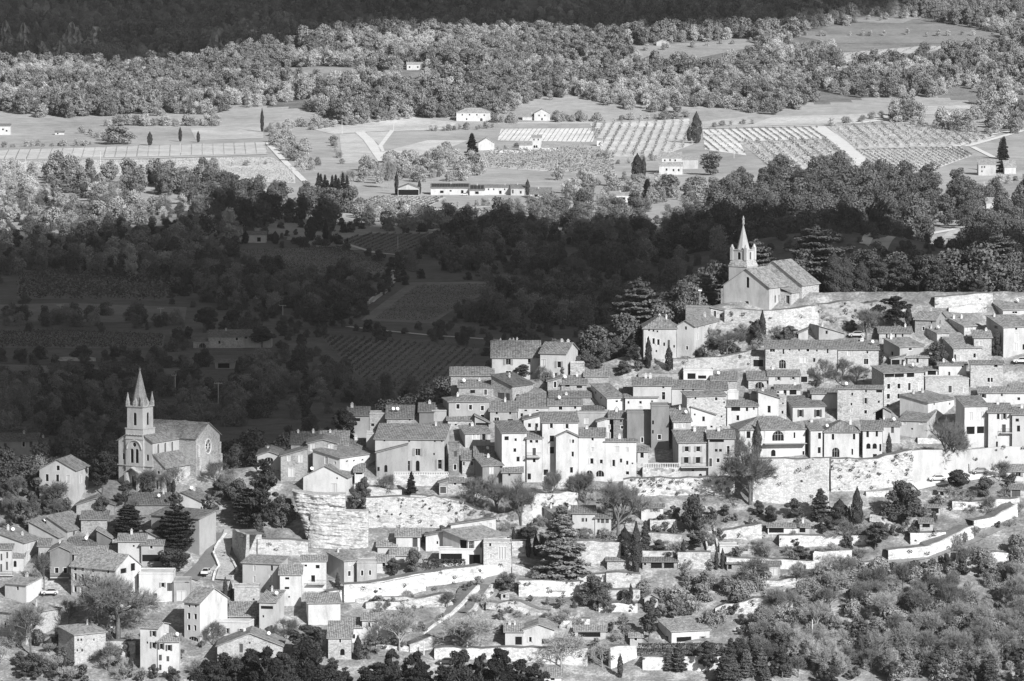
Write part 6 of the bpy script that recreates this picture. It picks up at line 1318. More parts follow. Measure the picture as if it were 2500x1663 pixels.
# ------------------------------------------------------------------ fields, vineyards, orchards in the valley
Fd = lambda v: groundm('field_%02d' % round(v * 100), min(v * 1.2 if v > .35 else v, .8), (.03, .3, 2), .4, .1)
def tp(t, pts): return [px(t, *p) for p in pts]
WF = []          # world outlines kept free of trees
def field(name, t, pts, v, off=.12):
    o, w2 = patch(name, tp(t, pts), Fd(v), off); WF.append([tuple(p) for p in w2]); return w2
def rows(name, label, cat, t, pts, dirpx, gap, v, hgt, wid, leaf, part, off=.12, density=1.0, group=None):
    """a planted field: ground sheet plus one part per row"""
    o, w2 = patch('field', tp(t, pts), Fd(v), off); P = [Vector(p) for p in w2]; WF.append([tuple(p) for p in w2])
    a = hit(*px(t, *dirpx[0]), 1640).xy; b = hit(*px(t, *dirpx[1]), 1640).xy; d = (b - a).normalized(); n = Vector((-d.y, d.x))
    c0 = sum(P, Vector((0, 0))) / len(P); r = bpy.data.objects.new(name, None); C.objects.link(r); r.location = (c0.x, c0.y, float(T(c0.x, c0.y))); tag(r, label, cat, group)
    lo = min((p - c0).dot(n) for p in P); hi = max((p - c0).dot(n) for p in P); k = lo + gap / 2; rg = np.random.default_rng(int(abs(lo) * 100) % 9999)
    while k < hi:
        ts = []
        for i in range(len(P)):
            p, q = P[i] - c0, P[(i + 1) % len(P)] - c0; s0, s1 = p.dot(n) - k, q.dot(n) - k
            if (s0 > 0) != (s1 > 0): f = s0 / (s0 - s1); ts.append(p.dot(d) + (q.dot(d) - p.dot(d)) * f)
        ts.sort()
        for t0, t1 in zip(ts[::2], ts[1::2]):
            L = t1 - t0 - 2
            if L < 4: continue
            m = int(L / wid * 6 * density) + 8; m = min(m, 420)
            s = t0 + 1 + L * rg.random(m); cl = np.round(s / (wid * 1.35)) * wid * 1.35; s = cl + (s - cl) * .75
            oo = rg.normal(0, wid * .22, m); z = np.abs(rg.normal(.55, .25, m)) * hgt
            X = c0.x + d.x * s + n.x * (k + oo); Y = c0.y + d.y * s + n.y * (k + oo); Z = T(X, Y) + z
            Pn = np.stack([X - c0.x, Y - c0.y, Z - r.location.z], 1); q, f = quads(Pn, np.tile([0, -.3, 1.0], (m, 1)), wid * .2, .9, 1, rg)
            me = np_mesh(part, q, f, [leaf]); tag(link(part, me, r), kind='stuff')
        k += gap
VL = leafm('vine_wood', .12, .3); VB = leafm('orchard_twigs', .24, .3); VD = leafm('dark_vines', .10, .3)
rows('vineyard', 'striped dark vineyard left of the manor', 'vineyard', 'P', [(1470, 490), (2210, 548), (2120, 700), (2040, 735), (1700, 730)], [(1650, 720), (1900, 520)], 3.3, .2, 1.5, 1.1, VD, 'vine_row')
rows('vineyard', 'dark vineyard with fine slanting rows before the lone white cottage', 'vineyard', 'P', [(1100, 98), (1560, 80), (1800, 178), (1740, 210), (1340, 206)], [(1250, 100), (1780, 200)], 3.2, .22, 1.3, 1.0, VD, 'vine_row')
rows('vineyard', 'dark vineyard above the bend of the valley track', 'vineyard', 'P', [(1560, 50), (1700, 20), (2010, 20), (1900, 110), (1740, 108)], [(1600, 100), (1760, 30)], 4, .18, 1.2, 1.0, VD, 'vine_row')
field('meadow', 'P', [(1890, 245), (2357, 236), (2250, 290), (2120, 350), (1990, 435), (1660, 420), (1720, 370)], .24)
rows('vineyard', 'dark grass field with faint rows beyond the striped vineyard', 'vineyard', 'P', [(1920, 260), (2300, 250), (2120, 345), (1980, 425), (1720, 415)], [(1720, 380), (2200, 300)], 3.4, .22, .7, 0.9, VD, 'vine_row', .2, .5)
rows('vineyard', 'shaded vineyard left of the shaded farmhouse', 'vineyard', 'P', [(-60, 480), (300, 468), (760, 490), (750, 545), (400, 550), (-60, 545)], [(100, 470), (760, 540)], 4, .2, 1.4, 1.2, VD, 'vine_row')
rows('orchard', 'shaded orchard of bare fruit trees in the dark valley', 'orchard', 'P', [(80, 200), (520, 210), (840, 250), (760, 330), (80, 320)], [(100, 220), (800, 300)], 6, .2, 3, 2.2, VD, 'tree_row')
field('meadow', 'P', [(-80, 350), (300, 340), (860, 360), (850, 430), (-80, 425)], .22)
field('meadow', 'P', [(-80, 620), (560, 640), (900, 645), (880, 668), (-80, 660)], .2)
rows('vineyard', 'sunlit vineyard below the solar farm', 'vineyard', 'N', [(430, 835), (620, 787), (1090, 790), (980, 850), (570, 890)], [(560, 880), (800, 795)], 3.4, .5, 1.3, 1.1, VL, 'vine_row')
rows('vineyard', 'narrow vineyard below the white farm track', 'vineyard', 'N', [(840, 897), (1380, 866), (1440, 920), (860, 935)], [(1100, 885), (1190, 930)], 4, .5, 1.3, 1.1, VL, 'vine_row')
rows('vineyard', 'bright striped field beside the square tower house', 'vineyard', 'N', [(1465, 322), (2132, 318), (2090, 412), (1440, 402)], [(1520, 400), (1580, 325)], 3.2, .62, .3, 0.8, VB, 'vine_row', .12, .6)
rows('orchard', 'orchard of rows right of the tiny field hut', 'orchard', 'O', [(-140, 240), (430, 212), (480, 350), (260, 432), (-60, 432)], [(60, 430), (150, 240)], 6, .5, 3, 2.0, VB, 'tree_row')
rows('vineyard', 'bright vineyard right of the tall cypress pair', 'vineyard', 'O', [(505, 276), (1160, 262), (1250, 330), (720, 345), (760, 425), (520, 390)], [(560, 290), (700, 400)], 5, .6, 1.3, 1.2, VL, 'vine_row')
rows('orchard', 'orchard with thick shaggy rows below the bright vineyard', 'orchard', 'O', [(720, 350), (1260, 335), (1420, 470), (1180, 520), (900, 490)], [(850, 350), (1000, 480)], 7.5, .5, 3.2, 2.6, VB, 'tree_row')
rows('vineyard', 'vineyard with crisp dark rows right of the pale track', 'vineyard', 'O', [(1385, 392), (2000, 378), (2060, 425), (1780, 528), (1480, 480)], [(1500, 390), (1700, 510)], 3.6, .52, 1.4, 1.2, VL, 'vine_row')
rows('orchard', 'broad orchard above the crisp vineyard', 'orchard', 'O', [(1225, 256), (1700, 240), (2200, 312), (2040, 365), (1370, 384)], [(1300, 260), (1440, 380)], 7, .48, 3, 2.2, VB, 'tree_row')
rows('orchard', 'terraced orchard below the square tower house', 'orchard', 'N', [(1340, 490), (1990, 450), (2240, 500), (2240, 640), (1900, 620), (1380, 590)], [(1400, 580), (2200, 470)], 8, .42, 2.6, 2.2, VB, 'tree_row')
rows('vineyard', 'long trellis field in the sunlit plain', 'vineyard', 'M', [(-80, 470), (1850, 412), (1815, 492), (200, 530), (-80, 530)], [(300, 520), (320, 470)], 7, .44, .7, 0.7, VB, 'vine_row', .12, .35)
rows('vineyard', 'fine rowed field under the long trellis field', 'vineyard', 'M', [(180, 545), (1850, 512), (2010, 600), (2020, 695), (1300, 665), (650, 640), (60, 612)], [(200, 600), (2000, 560)], 5, .5, .9, 0.8, VL, 'vine_row', .12, .5)
field('field', 'M', [(1300, 320), (1800, 305), (1800, 385), (1340, 400)], .4); field('field', 'N', [(360, 360), (500, 350), (650, 545), (380, 560)], .42); field('field', 'N', [(540, 345), (700, 335), (640, 440)], .44); field('field', 'N', [(650, 480), (960, 400), (1240, 400), (900, 540), (700, 550)], .46)
field('field', 'N', [(150, 320), (850, 240), (1160, 280), (1100, 325), (520, 345), (330, 360)], .45); field('field', 'O', [(720, 260), (900, 205), (1560, 180), (1600, 210), (1400, 240), (800, 258)], .42); field('field', 'O', [(500, 230), (760, 200), (800, 240), (520, 262)], .4)
field('field', 'V', [(1450, 250), (1900, 210), (2130, 215), (1760, 260), (1530, 290)], .34); field('field', 'V', [(1250, 160), (1500, 120), (2000, 110), (2300, 165), (2000, 200), (1500, 200)], .25); field('field', 'V', [(1540, 100), (1880, 72), (1960, 90), (1800, 108)], .33)
field('field', 'V', [(540, 215), (900, 195), (1130, 170), (1130, 215), (800, 280), (580, 270)], .32); field('field', 'U', [(1270, 315), (1650, 315), (1650, 345), (1300, 345)], .34)
field('clearing', 'V', [(1840, 490), (2130, 485), (2100, 520), (1860, 530)], .42); field('field', 'O', [(2010, 590), (2357, 570), (2420, 660), (2000, 640)], .3); field('field', 'O', [(1430, 930), (1560, 895), (1960, 830), (2040, 840), (1900, 910), (1560, 1000)], .42); field('meadow', 'O', [(1430, 1020), (1900, 1000), (1900, 1060), (1450, 1060)], .3)
rows('vineyard', 'slanting vineyard high on the sunlit slope', 'vineyard', 'V', [(1470, 250), (1900, 213), (2100, 217), (1760, 256), (1540, 285)], [(1600, 275), (1700, 230)], 9, .4, 1.2, 1.3, VB, 'vine_row', .3, .5)
TRK = groundm('pale_track', .72, (.1, .8, 3), .15, .03)
for t, pts, w_ in [('N', [(500, 345), (560, 400), (665, 550)], 7), ('N', [(500, 345), (720, 333)], 4), ('N', [(720, 335), (640, 440), (655, 480)], 3), ('O', [(1170, 258), (1300, 350), (1440, 485)], 10), ('O', [(505, 268), (1000, 260), (1230, 250), (1600, 215)], 5), ('O', [(1380, 388), (2030, 372), (2357, 280)], 5), ('O', [(2060, 375), (2190, 440)], 4), ('N', [(575, 900), (950, 880), (1420, 855), (1800, 850)], 5), ('N', [(985, 1020), (1120, 985), (1240, 975)], 8),
 ('N', [(325, 1075), (420, 1115), (600, 1170), (820, 1190), (800, 1240)], 3), ('N', [(740, 1290), (740, 1350), (570, 1510)], 3.5), ('P', [(1600, 450), (1780, 470), (1980, 490), (2300, 512)], 3.2), ('M', [(0, 610), (200, 545), (1000, 525), (1830, 495)], 4), ('M', [(1830, 420), (1960, 560), (2080, 680)], 4), ('M', [(390, 945), (780, 912)], 5), ('V', [(2000, 690), (2200, 620), (2357, 595)], 5), ('N', [(1440, 285), (2100, 285)], 4), ('O', [(1440, 935), (1800, 880), (2030, 835)], 5)]:
    strip('track', pts, w_, TRK, .3, 1640, t)
retain('P', [(1700, 335, 345), (1790, 270, 285)], WM, 'low stone wall along the dark valley track', ymin=1640, lawn=False)
retain('P', [(245, 588, 606), (440, 590, 608)], WM, 'short stone wall in the shaded valley', ymin=1640, lawn=False)
retain('N', [(1395, 468, 485), (1630, 470, 488)], WL, 'white yard wall of the square tower house', ymin=1640, lawn=False)
for (rt_, O, U, Vv, W, d, he, zb, D) in HOUSES:          # keep the view to the farmhouses open
    if D > 1640: WF.append([(O.x - 3, O.y - 45), (O.x + W + 3, O.y - 45), (O.x + W + 3, O.y + d + 3), (O.x - 3, O.y + d + 3)])
# ------------------------------------------------------------------ woods one can still count
sc = scatter
sc([(0, 500), (250, 470), (540, 520), (600, 560), (560, 640), (330, 690), (0, 690)], 230, ['valley_bare', 'mid_bare', 'shade_wood', 'valley_oak'], (6, 11), {'bare_tree': 'pale bare tree in the half shaded wood', 'oak_tree': 'bushy oak in the half shaded wood'}, 'trees of the half shaded wood', 1640, 1, avoid=WF)
sc([(100, 415), (280, 400), (560, 450), (560, 480), (120, 475)], 48, ['valley_pine'], (10, 17), 'sunlit pine in the row along the plain', 'pines along the plain', 1640, 2, avoid=WF)
sc([(340, 455), (560, 450), (680, 470), (870, 520), (860, 570), (600, 560)], 75, ['shade_wood', 'mid_pine'], (9, 15), {'oak_tree': 'dark tree at the wood before the lone white cottage', 'pine_tree': 'dark pine at the wood before the lone white cottage'}, 'dark wood by the lone white cottage', 1640, 3, avoid=WF)
sc([(1020, 545), (1300, 520), (1560, 515), (1760, 520), (1760, 660), (1600, 670), (1380, 690), (1020, 680), (960, 640)], 260, ['shade_wood', 'shade_wood', 'mid_bare'], (7, 13), {'oak_tree': 'dark oak of the shaded wood behind the church', 'bare_tree': 'bare tree of the shaded wood behind the church'}, 'shaded wood behind the church', 1640, 4, avoid=WF)
sc([(1740, 520), (1800, 470), (2000, 445), (2200, 450), (2340, 480), (2360, 540), (2100, 580), (1750, 590)], 190, ['mid_pine', 'mid_pine', 'shade_wood'], (13, 21), {'pine_tree': 'tall pine on the hillock above the spire', 'oak_tree': 'broad tree on the hillock above the spire'}, 'pines of the hillock', 1640, 5, avoid=WF)
sc([(0, 900), (480, 890), (760, 900), (1060, 945), (1040, 985), (900, 1000), (600, 1040), (0, 1120)], 260, ['mid_bare', 'shade_wood', 'mid_bare'], (5, 9.5), {'bare_tree': 'bare tree in the dark thicket behind the lower church', 'oak_tree': 'dark oak in the thicket behind the lower church'}, 'dark thicket behind the lower church', 1640, 6, avoid=WF)
sc([(420, 650), (640, 660), (900, 665), (870, 740), (760, 790), (640, 770), (460, 730)], 130, ['shade_wood', 'mid_bare'], (6, 11), {'bare_tree': 'bare tree in the shaded valley middle', 'oak_tree': 'dark round tree in the shaded valley middle'}, 'trees of the shaded valley middle', 1640, 7, avoid=WF)
sc([(0, 770), (460, 770), (460, 800), (0, 800)], 40, ['shade_wood', 'mid_bare'], (4, 8), {'bare_tree': 'bare tree in the hedge above the shaded vineyard', 'oak_tree': 'dark bush in the hedge above the shaded vineyard'}, 'hedge above the shaded vineyard', 1640, 8)
sc([(1030, 740), (1250, 720), (1480, 690), (1700, 680), (1700, 760), (1420, 800), (1240, 800), (1080, 780)], 110, ['shade_wood', 'mid_bare'], (6, 12), {'bare_tree': 'bare tree on the shaded slope left of the cedars', 'oak_tree': 'dark tree on the shaded slope left of the cedars'}, 'shaded slope left of the cedars', 1640, 9, avoid=WF)
sc([(2330, 490), (2520, 500), (2520, 700), (2350, 680)], 70, ['mid_pine', 'shade_wood'], (10, 17), {'pine_tree': 'dark pine in the edge wood', 'oak_tree': 'dark oak in the edge wood'}, 'dark edge wood', 1640, 10, avoid=WF)
sc([(1350, 440), (1480, 430), (1760, 470), (1760, 505), (1400, 505)], 75, ['valley_oak', 'valley_bare', 'valley_pine'], (5, 10), {'oak_tree': 'sunlit bushy tree below the tall white farmhouse', 'bare_tree': 'sunlit bare tree below the tall white farmhouse', 'pine_tree': 'sunlit pine below the tall white farmhouse'}, 'sunlit trees at the shade line', 1640, 11, avoid=WF)
sc([(870, 530), (1000, 520), (1230, 535), (1150, 560), (900, 565)], 50, ['valley_bare', 'valley_oak'], (6, 11), {'bare_tree': 'sunlit bare tree along the shade line', 'oak_tree': 'sunlit oak along the shade line'}, 'trees along the shade line', 1640, 12, avoid=WF)
sc([(660, 340), (700, 330), (790, 400), (760, 420), (700, 390)], 28, ['valley_oak', 'valley_bare'], (5, 9), {'oak_tree': 'bush of the hedge between the plain and the white track', 'bare_tree': 'bare tree of the hedge between the plain and the white track'}, 'hedge by the white track', 1640, 13)
sc([(880, 400), (1120, 380), (1180, 420), (1190, 440), (870, 450)], 60, ['valley_bare', 'valley_oak'], (6, 11), {'bare_tree': 'bare tree behind the solar farm', 'oak_tree': 'oak behind the solar farm'}, 'trees behind the solar farm', 1640, 14, avoid=WF)
sc([(0, 430), (110, 420), (120, 500), (0, 510)], 36, ['valley_bare'], (7, 12), 'tall pale bare tree at the plain corner', 'bare trees at the plain corner', 1640, 15)
sc([(1200, 300), (1360, 290), (1480, 296), (1230, 302)], 30, ['valley_oak'], (4, 7), 'round tree in the line by the gabled farmhouse', 'tree line by the gabled farmhouse', 1640, 16, avoid=WF)
sc([(2150, 265), (2500, 250), (2500, 330), (2350, 320), (2180, 300)], 60, ['valley_pine', 'valley_bare', 'valley_oak'], (8, 15), {'pine_tree': 'pine on the bank by the white shed', 'bare_tree': 'bare tree on the bank by the white shed', 'oak_tree': 'oak on the bank by the white shed'}, 'trees by the white shed', 1640, 17, avoid=WF)
for kind, x, yb, h, w, lab in [('cypress', 640, 322, 58, 8, 'lone tall cypress on the sunlit plain'), ('cypress', 440, 346, 36, 8, 'cypress before the bright bank'), ('fat_cypress', 366, 355, 34, 12, 'cypress left of the bright bank'), ('cypress', 484, 348, 28, 8, 'cypress right of the bright bank'), ('valley_pine', 290, 352, 46, 80, 'dark oak clump on the sunlit plain'), ('valley_oak', 520, 408, 24, 28, 'lone round bush in the sunlit field'), ('fat_cypress', 1700, 350, 78, 24, 'tall dark cypress pair amid the orchards'), ('cypress', 1683, 345, 36, 12, 'shorter cypress beside the tall pair'), ('fir', 1152, 388, 62, 44, 'tall fir beside the white pillared barn'), ('valley_pine', 1735, 428, 56, 62, 'round pine beside the tall white farmhouse'), ('fat_cypress', 1556, 440, 66, 26, 'dark cypress clump left of the tall white farmhouse'), ('cypress', 1572, 436, 56, 10, 'slim cypress by the tall white farmhouse'), ('valley_pine', 1630, 482, 56, 66, 'round pine below the tall white farmhouse'), ('valley_pine', 1692, 482, 52, 62, 'second round pine below the tall white farmhouse'), ('fir', 1580, 488, 50, 40, 'fir below the tall white farmhouse'), ('cypress', 968, 475, 58, 9, 'cypress at the open farm shed'), ('cypress', 1024, 475, 36, 8, 'second cypress at the open farm shed'), ('fat_cypress', 1288, 477, 40, 11, 'cypress at the end of the solar farm'), ('fir', 2450, 420, 85, 42, 'fir beside the pale farmhouse at the edge'), ('spruce', 2445, 388, 50, 30, 'dark fir top at the edge track'), ('cypress', 795, 598, 62, 12, 'dark cypress beside the upper dark vineyard'), ('fat_cypress', 758, 588, 60, 26, 'broad dark cypress by the lone white cottage'), ('cypress', 848, 600, 20, 5, 'tiny cypress at the valley track'), ('cypress', 600, 595, 30, 14, 'dark bush left of the lone white cottage'), ('fat_cypress', 672, 596, 32, 18, 'dark cypress block right of the lone white cottage'), ('umbrella_pine', 640, 850, 52, 80, 'dark round pine beside the shaded farmhouse'), ('umbrella_pine', 505, 805, 55, 72, 'dark round pine above the shaded farmhouse'), ('umbrella_pine', 565, 800, 42, 46, 'smaller dark pine above the shaded farmhouse'), ('umbrella_pine', 780, 805, 60, 80, 'dark round tree at the vineyard corner'), ('umbrella_pine', 835, 798, 58, 80, 'second dark round tree at the vineyard corner'), ('cypress', 434, 955, 48, 8, 'shaded cypress behind the lower spire'), ('cypress', 380, 950, 45, 8, 'dark cypress beside the lower spire'), ('cypress', 578, 930, 50, 10, 'dark cypress below the pool shelter'), ('valley_pine', 2140, 636, 46, 46, 'dark round tree in the striped meadow'), ('valley_oak', 835, 905, 22, 22, 'dark round bush at the vineyard edge')]:
    tree(kind, x, yb, h, w, lab, NM[kind], None, 1640, parts=False)
for n_ in range(9): tree('fir', 775 + n_ * 9 + random.uniform(-3, 3), 492 + random.uniform(-6, 4), random.uniform(52, 70), 26, 'dense conifer of the clump beside the farm vineyard', 'fir_tree', None, 1640, group='conifer clump beside the farm vineyard', parts=False)
for x, h in ((935, 60), (950, 72), (962, 66), (840, 42), (860, 46)): tree('pale_bare_tree', x, 460, h, 22, 'pale bare poplar behind the open farm shed', 'poplar', None, 1640, group='poplars behind the open farm shed', parts=False)
# hedge bushes along the borders of the plain
_hr = random.Random(77)
for t, a, b, n_, hm in [('M', (1830, 330), (2080, 620), 14, (3, 7)), ('M', (0, 446), (660, 432), 14, (2, 5)), ('N', (150, 330), (850, 246), 16, (2, 6)), ('N', (310, 400), (370, 560), 7, (3, 6)), ('O', (500, 266), (830, 236), 8, (2, 5)), ('N', (980, 335), (1420, 318), 12, (2.5, 5)), ('O', (1700, 250), (2190, 306), 14, (3, 6)), ('N', (720, 552), (1180, 520), 16, (3, 8)), ('N', (1830, 570), (2240, 520), 10, (2, 5)), ('M', (1330, 600), (1850, 560), 7, (2, 4)), ('M', (560, 350), (760, 420), 8, (3, 7)), ('N', (1430, 470), (1600, 440), 5, (2, 4)), ('O', (1250, 250), (1560, 205), 7, (3, 6)), ('O', (20, 470), (250, 450), 8, (2, 5)), ('N', (1060, 860), (1800, 820), 14, (2, 5)), ('O', (1990, 650), (2357, 560), 12, (3, 7)), ('M', (700, 300), (1500, 300), 22, (4, 9)), ('O', (0, 225), (430, 205), 12, (3, 6)), ('M', (1850, 330), (2240, 290), 12, (4, 8)), ('V', (600, 240), (1100, 190), 9, (3, 6)), ('V', (1300, 165), (2250, 165), 14, (3, 6)), ('V', (1560, 95), (1950, 85), 8, (3, 6))]:
    for k_ in range(n_):
        f = (k_ + _hr.uniform(0, 1)) / n_; p = hit(*px(t, a[0] + (b[0] - a[0]) * f + _hr.uniform(-12, 12), a[1] + (b[1] - a[1]) * f + _hr.uniform(-5, 5)), 1640); kd = _hr.choice(['valley_oak', 'valley_bare', 'valley_bare'])
        SC.append((kd, p.x, p.y, p.z - .1, _hr.uniform(*hm), _hr.uniform(1, 1.5), 'hedge_bush', {'valley_oak': 'leafy bush along the field borders of the sunlit plain', 'valley_bare': 'bare bush along the field borders of the sunlit plain'}[kd], 'bush', 'bushes along the field borders'))
# ------------------------------------------------------------------ gardens and scrub of the village slope
HW = []
for (rt_, O, U, Vv, W, d, he, zb, D) in HOUSES:
    e = .6; HW.append([tuple((O + U * a * (W + 2 * e) - U * e + Vv * b * (d + 2 * e) - Vv * e).xy) for a, b in ((0, 0), (1, 0), (1, 1), (0, 1))])
HV = [h for h in HW if h[0][1] < 1640]
sc([(1560, 1440), (1850, 1430), (2060, 1400), (2300, 1380), (2520, 1340), (2520, 1663), (1980, 1663), (1830, 1560), (1560, 1500)], 290, ['front_thicket', 'front_thicket', 'front_thicket', 'shrub'], (1.8, 4.6), {'thicket_bush': 'tangled grey bush in the scrub slope', 'shrub': 'leafy bush in the scrub slope'}, 'scrub of the lower slope', 1150, 21, cat='bush', avoid=HV)
sc([(1900, 1450), (2100, 1400), (2520, 1380), (2520, 1663), (1800, 1663), (1800, 1560)], 110, ['pale_bare_tree', 'bare_tree'], (4, 8), 'thin bare tree standing in the scrub slope', 'bare trees of the scrub', 1150, 22, avoid=HV)
sc([(1560, 1620), (1800, 1600), (2200, 1610), (2500, 1600), (2500, 1680), (1560, 1680)], 46, ['spruce', 'pine'], (4, 8), {'spruce_tree': 'young conifer along the bottom edge', 'pine_tree': 'young pine along the bottom edge'}, 'young conifers along the bottom edge', 1150, 23, avoid=HV)
sc([(1560, 1250), (2000, 1280), (2480, 1180), (2500, 1330), (2100, 1390), (1800, 1430), (1560, 1420)], 120, ['shrub', 'bare_shrub', 'olive'], (1.2, 3.4), {'shrub': 'small shrub in the terraced gardens', 'bare_shrub': 'bare shrub in the terraced gardens', 'olive_tree': 'olive in the terraced gardens'}, 'planting of the terraced gardens', 1150, 24, cat='bush', avoid=HV)
sc([(900, 1420), (1250, 1400), (1560, 1420), (1540, 1600), (1200, 1560), (900, 1600)], 110, ['shrub', 'bare_shrub', 'olive'], (1.0, 3.2), {'shrub': 'small shrub on the sunny lower terraces', 'bare_shrub': 'bare shrub on the sunny lower terraces', 'olive_tree': 'olive on the sunny lower terraces'}, 'planting of the lower terraces', 1150, 25, cat='bush', avoid=HV)
sc([(0, 1540), (400, 1560), (760, 1560), (900, 1600), (900, 1680), (0, 1680)], 80, ['shrub', 'bare_shrub', 'oak'], (1.5, 4), {'shrub': 'shrub below the lowest houses', 'bare_shrub': 'bare shrub below the lowest houses', 'oak_tree': 'bushy oak below the lowest houses'}, 'planting below the lowest houses', 1150, 26, cat='bush', avoid=HV)
sc([(1180, 1230), (1500, 1200), (1560, 1290), (1450, 1340), (1200, 1330)], 60, ['shrub', 'bare_shrub'], (1, 2.8), {'shrub': 'tuft on the broken rock slope', 'bare_shrub': 'bare tuft on the broken rock slope'}, 'tufts of the rock slope', 1150, 27, cat='bush', avoid=HV)
sc([(1500, 850), (1900, 800), (2120, 760), (2200, 800), (2000, 840), (1700, 900), (1520, 910)], 70, ['shrub', 'bare_shrub', 'oak'], (1.2, 3.5), {'shrub': 'shrub under the hilltop church', 'bare_shrub': 'bare shrub under the hilltop church', 'oak_tree': 'bushy oak under the hilltop church'}, 'planting under the hilltop church', 1150, 28, cat='bush', avoid=HV)
sc([(0, 1180), (300, 1190), (560, 1190), (620, 1230), (480, 1260), (0, 1300)], 60, ['oak', 'bare_tree', 'shrub'], (2, 6), {'oak_tree': 'dark oak around the lower church', 'bare_tree': 'bare tree around the lower church', 'shrub': 'shrub around the lower church'}, 'trees around the lower church', 1150, 29, avoid=HV)
# woods on the back of the village hill
def back(n, q0, q1, y0, y1, kinds, hm, label, group, seed):
    rg = random.Random(seed)
    for k in range(n):
        q = rg.uniform(q0, q1); yc = float(np.interp(q, CREST_Q, CREST_Y)); Y = yc + rg.uniform(y0, y1); X = (q - 1250) / FPX * Y; kd = rg.choice(kinds); h = rg.uniform(*hm); random.seed(seed * 997 + k)
        SC.append((kd, X, Y, float(T(X, Y)) - .2, h, rg.uniform(.9, 1.2), NM[kd], label[NM[kd]], 'tree', group))
back(70, -60, 640, 22, 150, ['shade_wood', 'mid_bare', 'shade_wood'], (6, 12), {'oak_tree': 'dark tree close behind the lower church', 'bare_tree': 'bare tree close behind the lower church'}, 'trees close behind the lower church', 31)
back(40, 560, 1150, 25, 140, ['shade_wood', 'mid_bare'], (5, 9), {'oak_tree': 'dark tree behind the village edge houses', 'bare_tree': 'bare tree behind the village edge houses'}, 'trees behind the village edge', 32)
back(60, 1300, 1760, 12, 120, ['shade_wood', 'mid_pine'], (7, 13), {'oak_tree': 'dark tree behind the manor and presbytery', 'pine_tree': 'dark pine behind the manor and presbytery'}, 'trees behind the manor', 33)
back(75, 1900, 2560, 26, 110, ['mid_pine', 'mid_pine', 'shade_wood'], (9, 15), {'pine_tree': 'dark pine in the grove behind the ridge', 'oak_tree': 'dark oak in the grove behind the ridge'}, 'grove behind the ridge', 34)
# hedges
def hedge(t, x0, x1, yt, yb, label, th=1.6, ymin=1150):
    a = hit(*px(t, x0, yb), ymin); b = hit(*px(t, x1, yb), ymin); h = (yb - yt) / TILES[t][2] / (FPX / a.y); L = (b - a).length; d = (b - a).normalized()
    n = int(L * (h * 2 + th) * 14); rg = np.random.default_rng(int(x0)); f = rg.random(n); s = rg.random(n); P = np.zeros((n, 3)); N = np.zeros((n, 3))
    top = rg.random(n) < .4; P[:, 0] = f * L; P[:, 1] = np.where(top, s * th, np.where(s < .5, 0, th)) + rg.normal(0, .08, n); P[:, 2] = np.where(top, h, s * 2 % 1 * h) + rg.normal(0, .08, n); N[:, 2] = top * 1.0; N[:, 1] = np.where(top, 0, np.where(s < .5, -1, 1))
    q, fa = quads(P, N, .17, .5, 1, rg); o = link('hedge', np_mesh('hedge', q, fa, [LEAF['oak']]), None, a, math.atan2(d.y, d.x)); tag(o, label, 'hedge')
hedge('K', 255, 930, 1285, 1382, 'clipped hedge before the white bungalow', 2); hedge('J', 130, 560, 855, 960, 'clipped dark hedge before the modern villa', 1.6); hedge('J', 1650, 2085, 622, 662, 'trimmed hedge below the shuttered mansion', 1.2); hedge('A', 950, 1640, 300, 345, 'dark clipped hedge in the shaded valley', 2.5, 1640)
# garden stair
def stair(t, x0, y0, x1, y1, wid, label):
    a = hit(*px(t, x0, y0)); b = hit(*px(t, x1, y1)); a.z += .2; b.z += .4; n = 22; r = bpy.data.objects.new('garden_stair', None); C.objects.link(r); r.location = a; d = b - a; yaw = math.atan2(d.y, d.x); r.rotation_euler = (0, 0, yaw); L = math.hypot(d.x, d.y); tag(r, label, 'stair')
    st = MB(); st.box((0, -wid / 2, -1.2), (L / n + .05, wid / 2, 0)); me = st.mesh('step', [WM])
    for i in range(n): link('step', me, r, (L * i / n, 0, d.z * (i + 1) / n))
    for s in (-1, 1):
        m = MB(); y = s * (wid / 2 + .2); m.slab([(0, y - .2, .8), (L, y - .2, d.z + .8), (L, y + .2, d.z + .8), (0, y + .2, .8)], 2.2); m.obj('side_wall', [WM], r)
stair('K', 850, 545, 810, 345, 2.2, 'steep stone stair between garden walls'); stair('L', 2080, 690, 2200, 560, 1.6, 'slanting garden stair near the lowest houses')
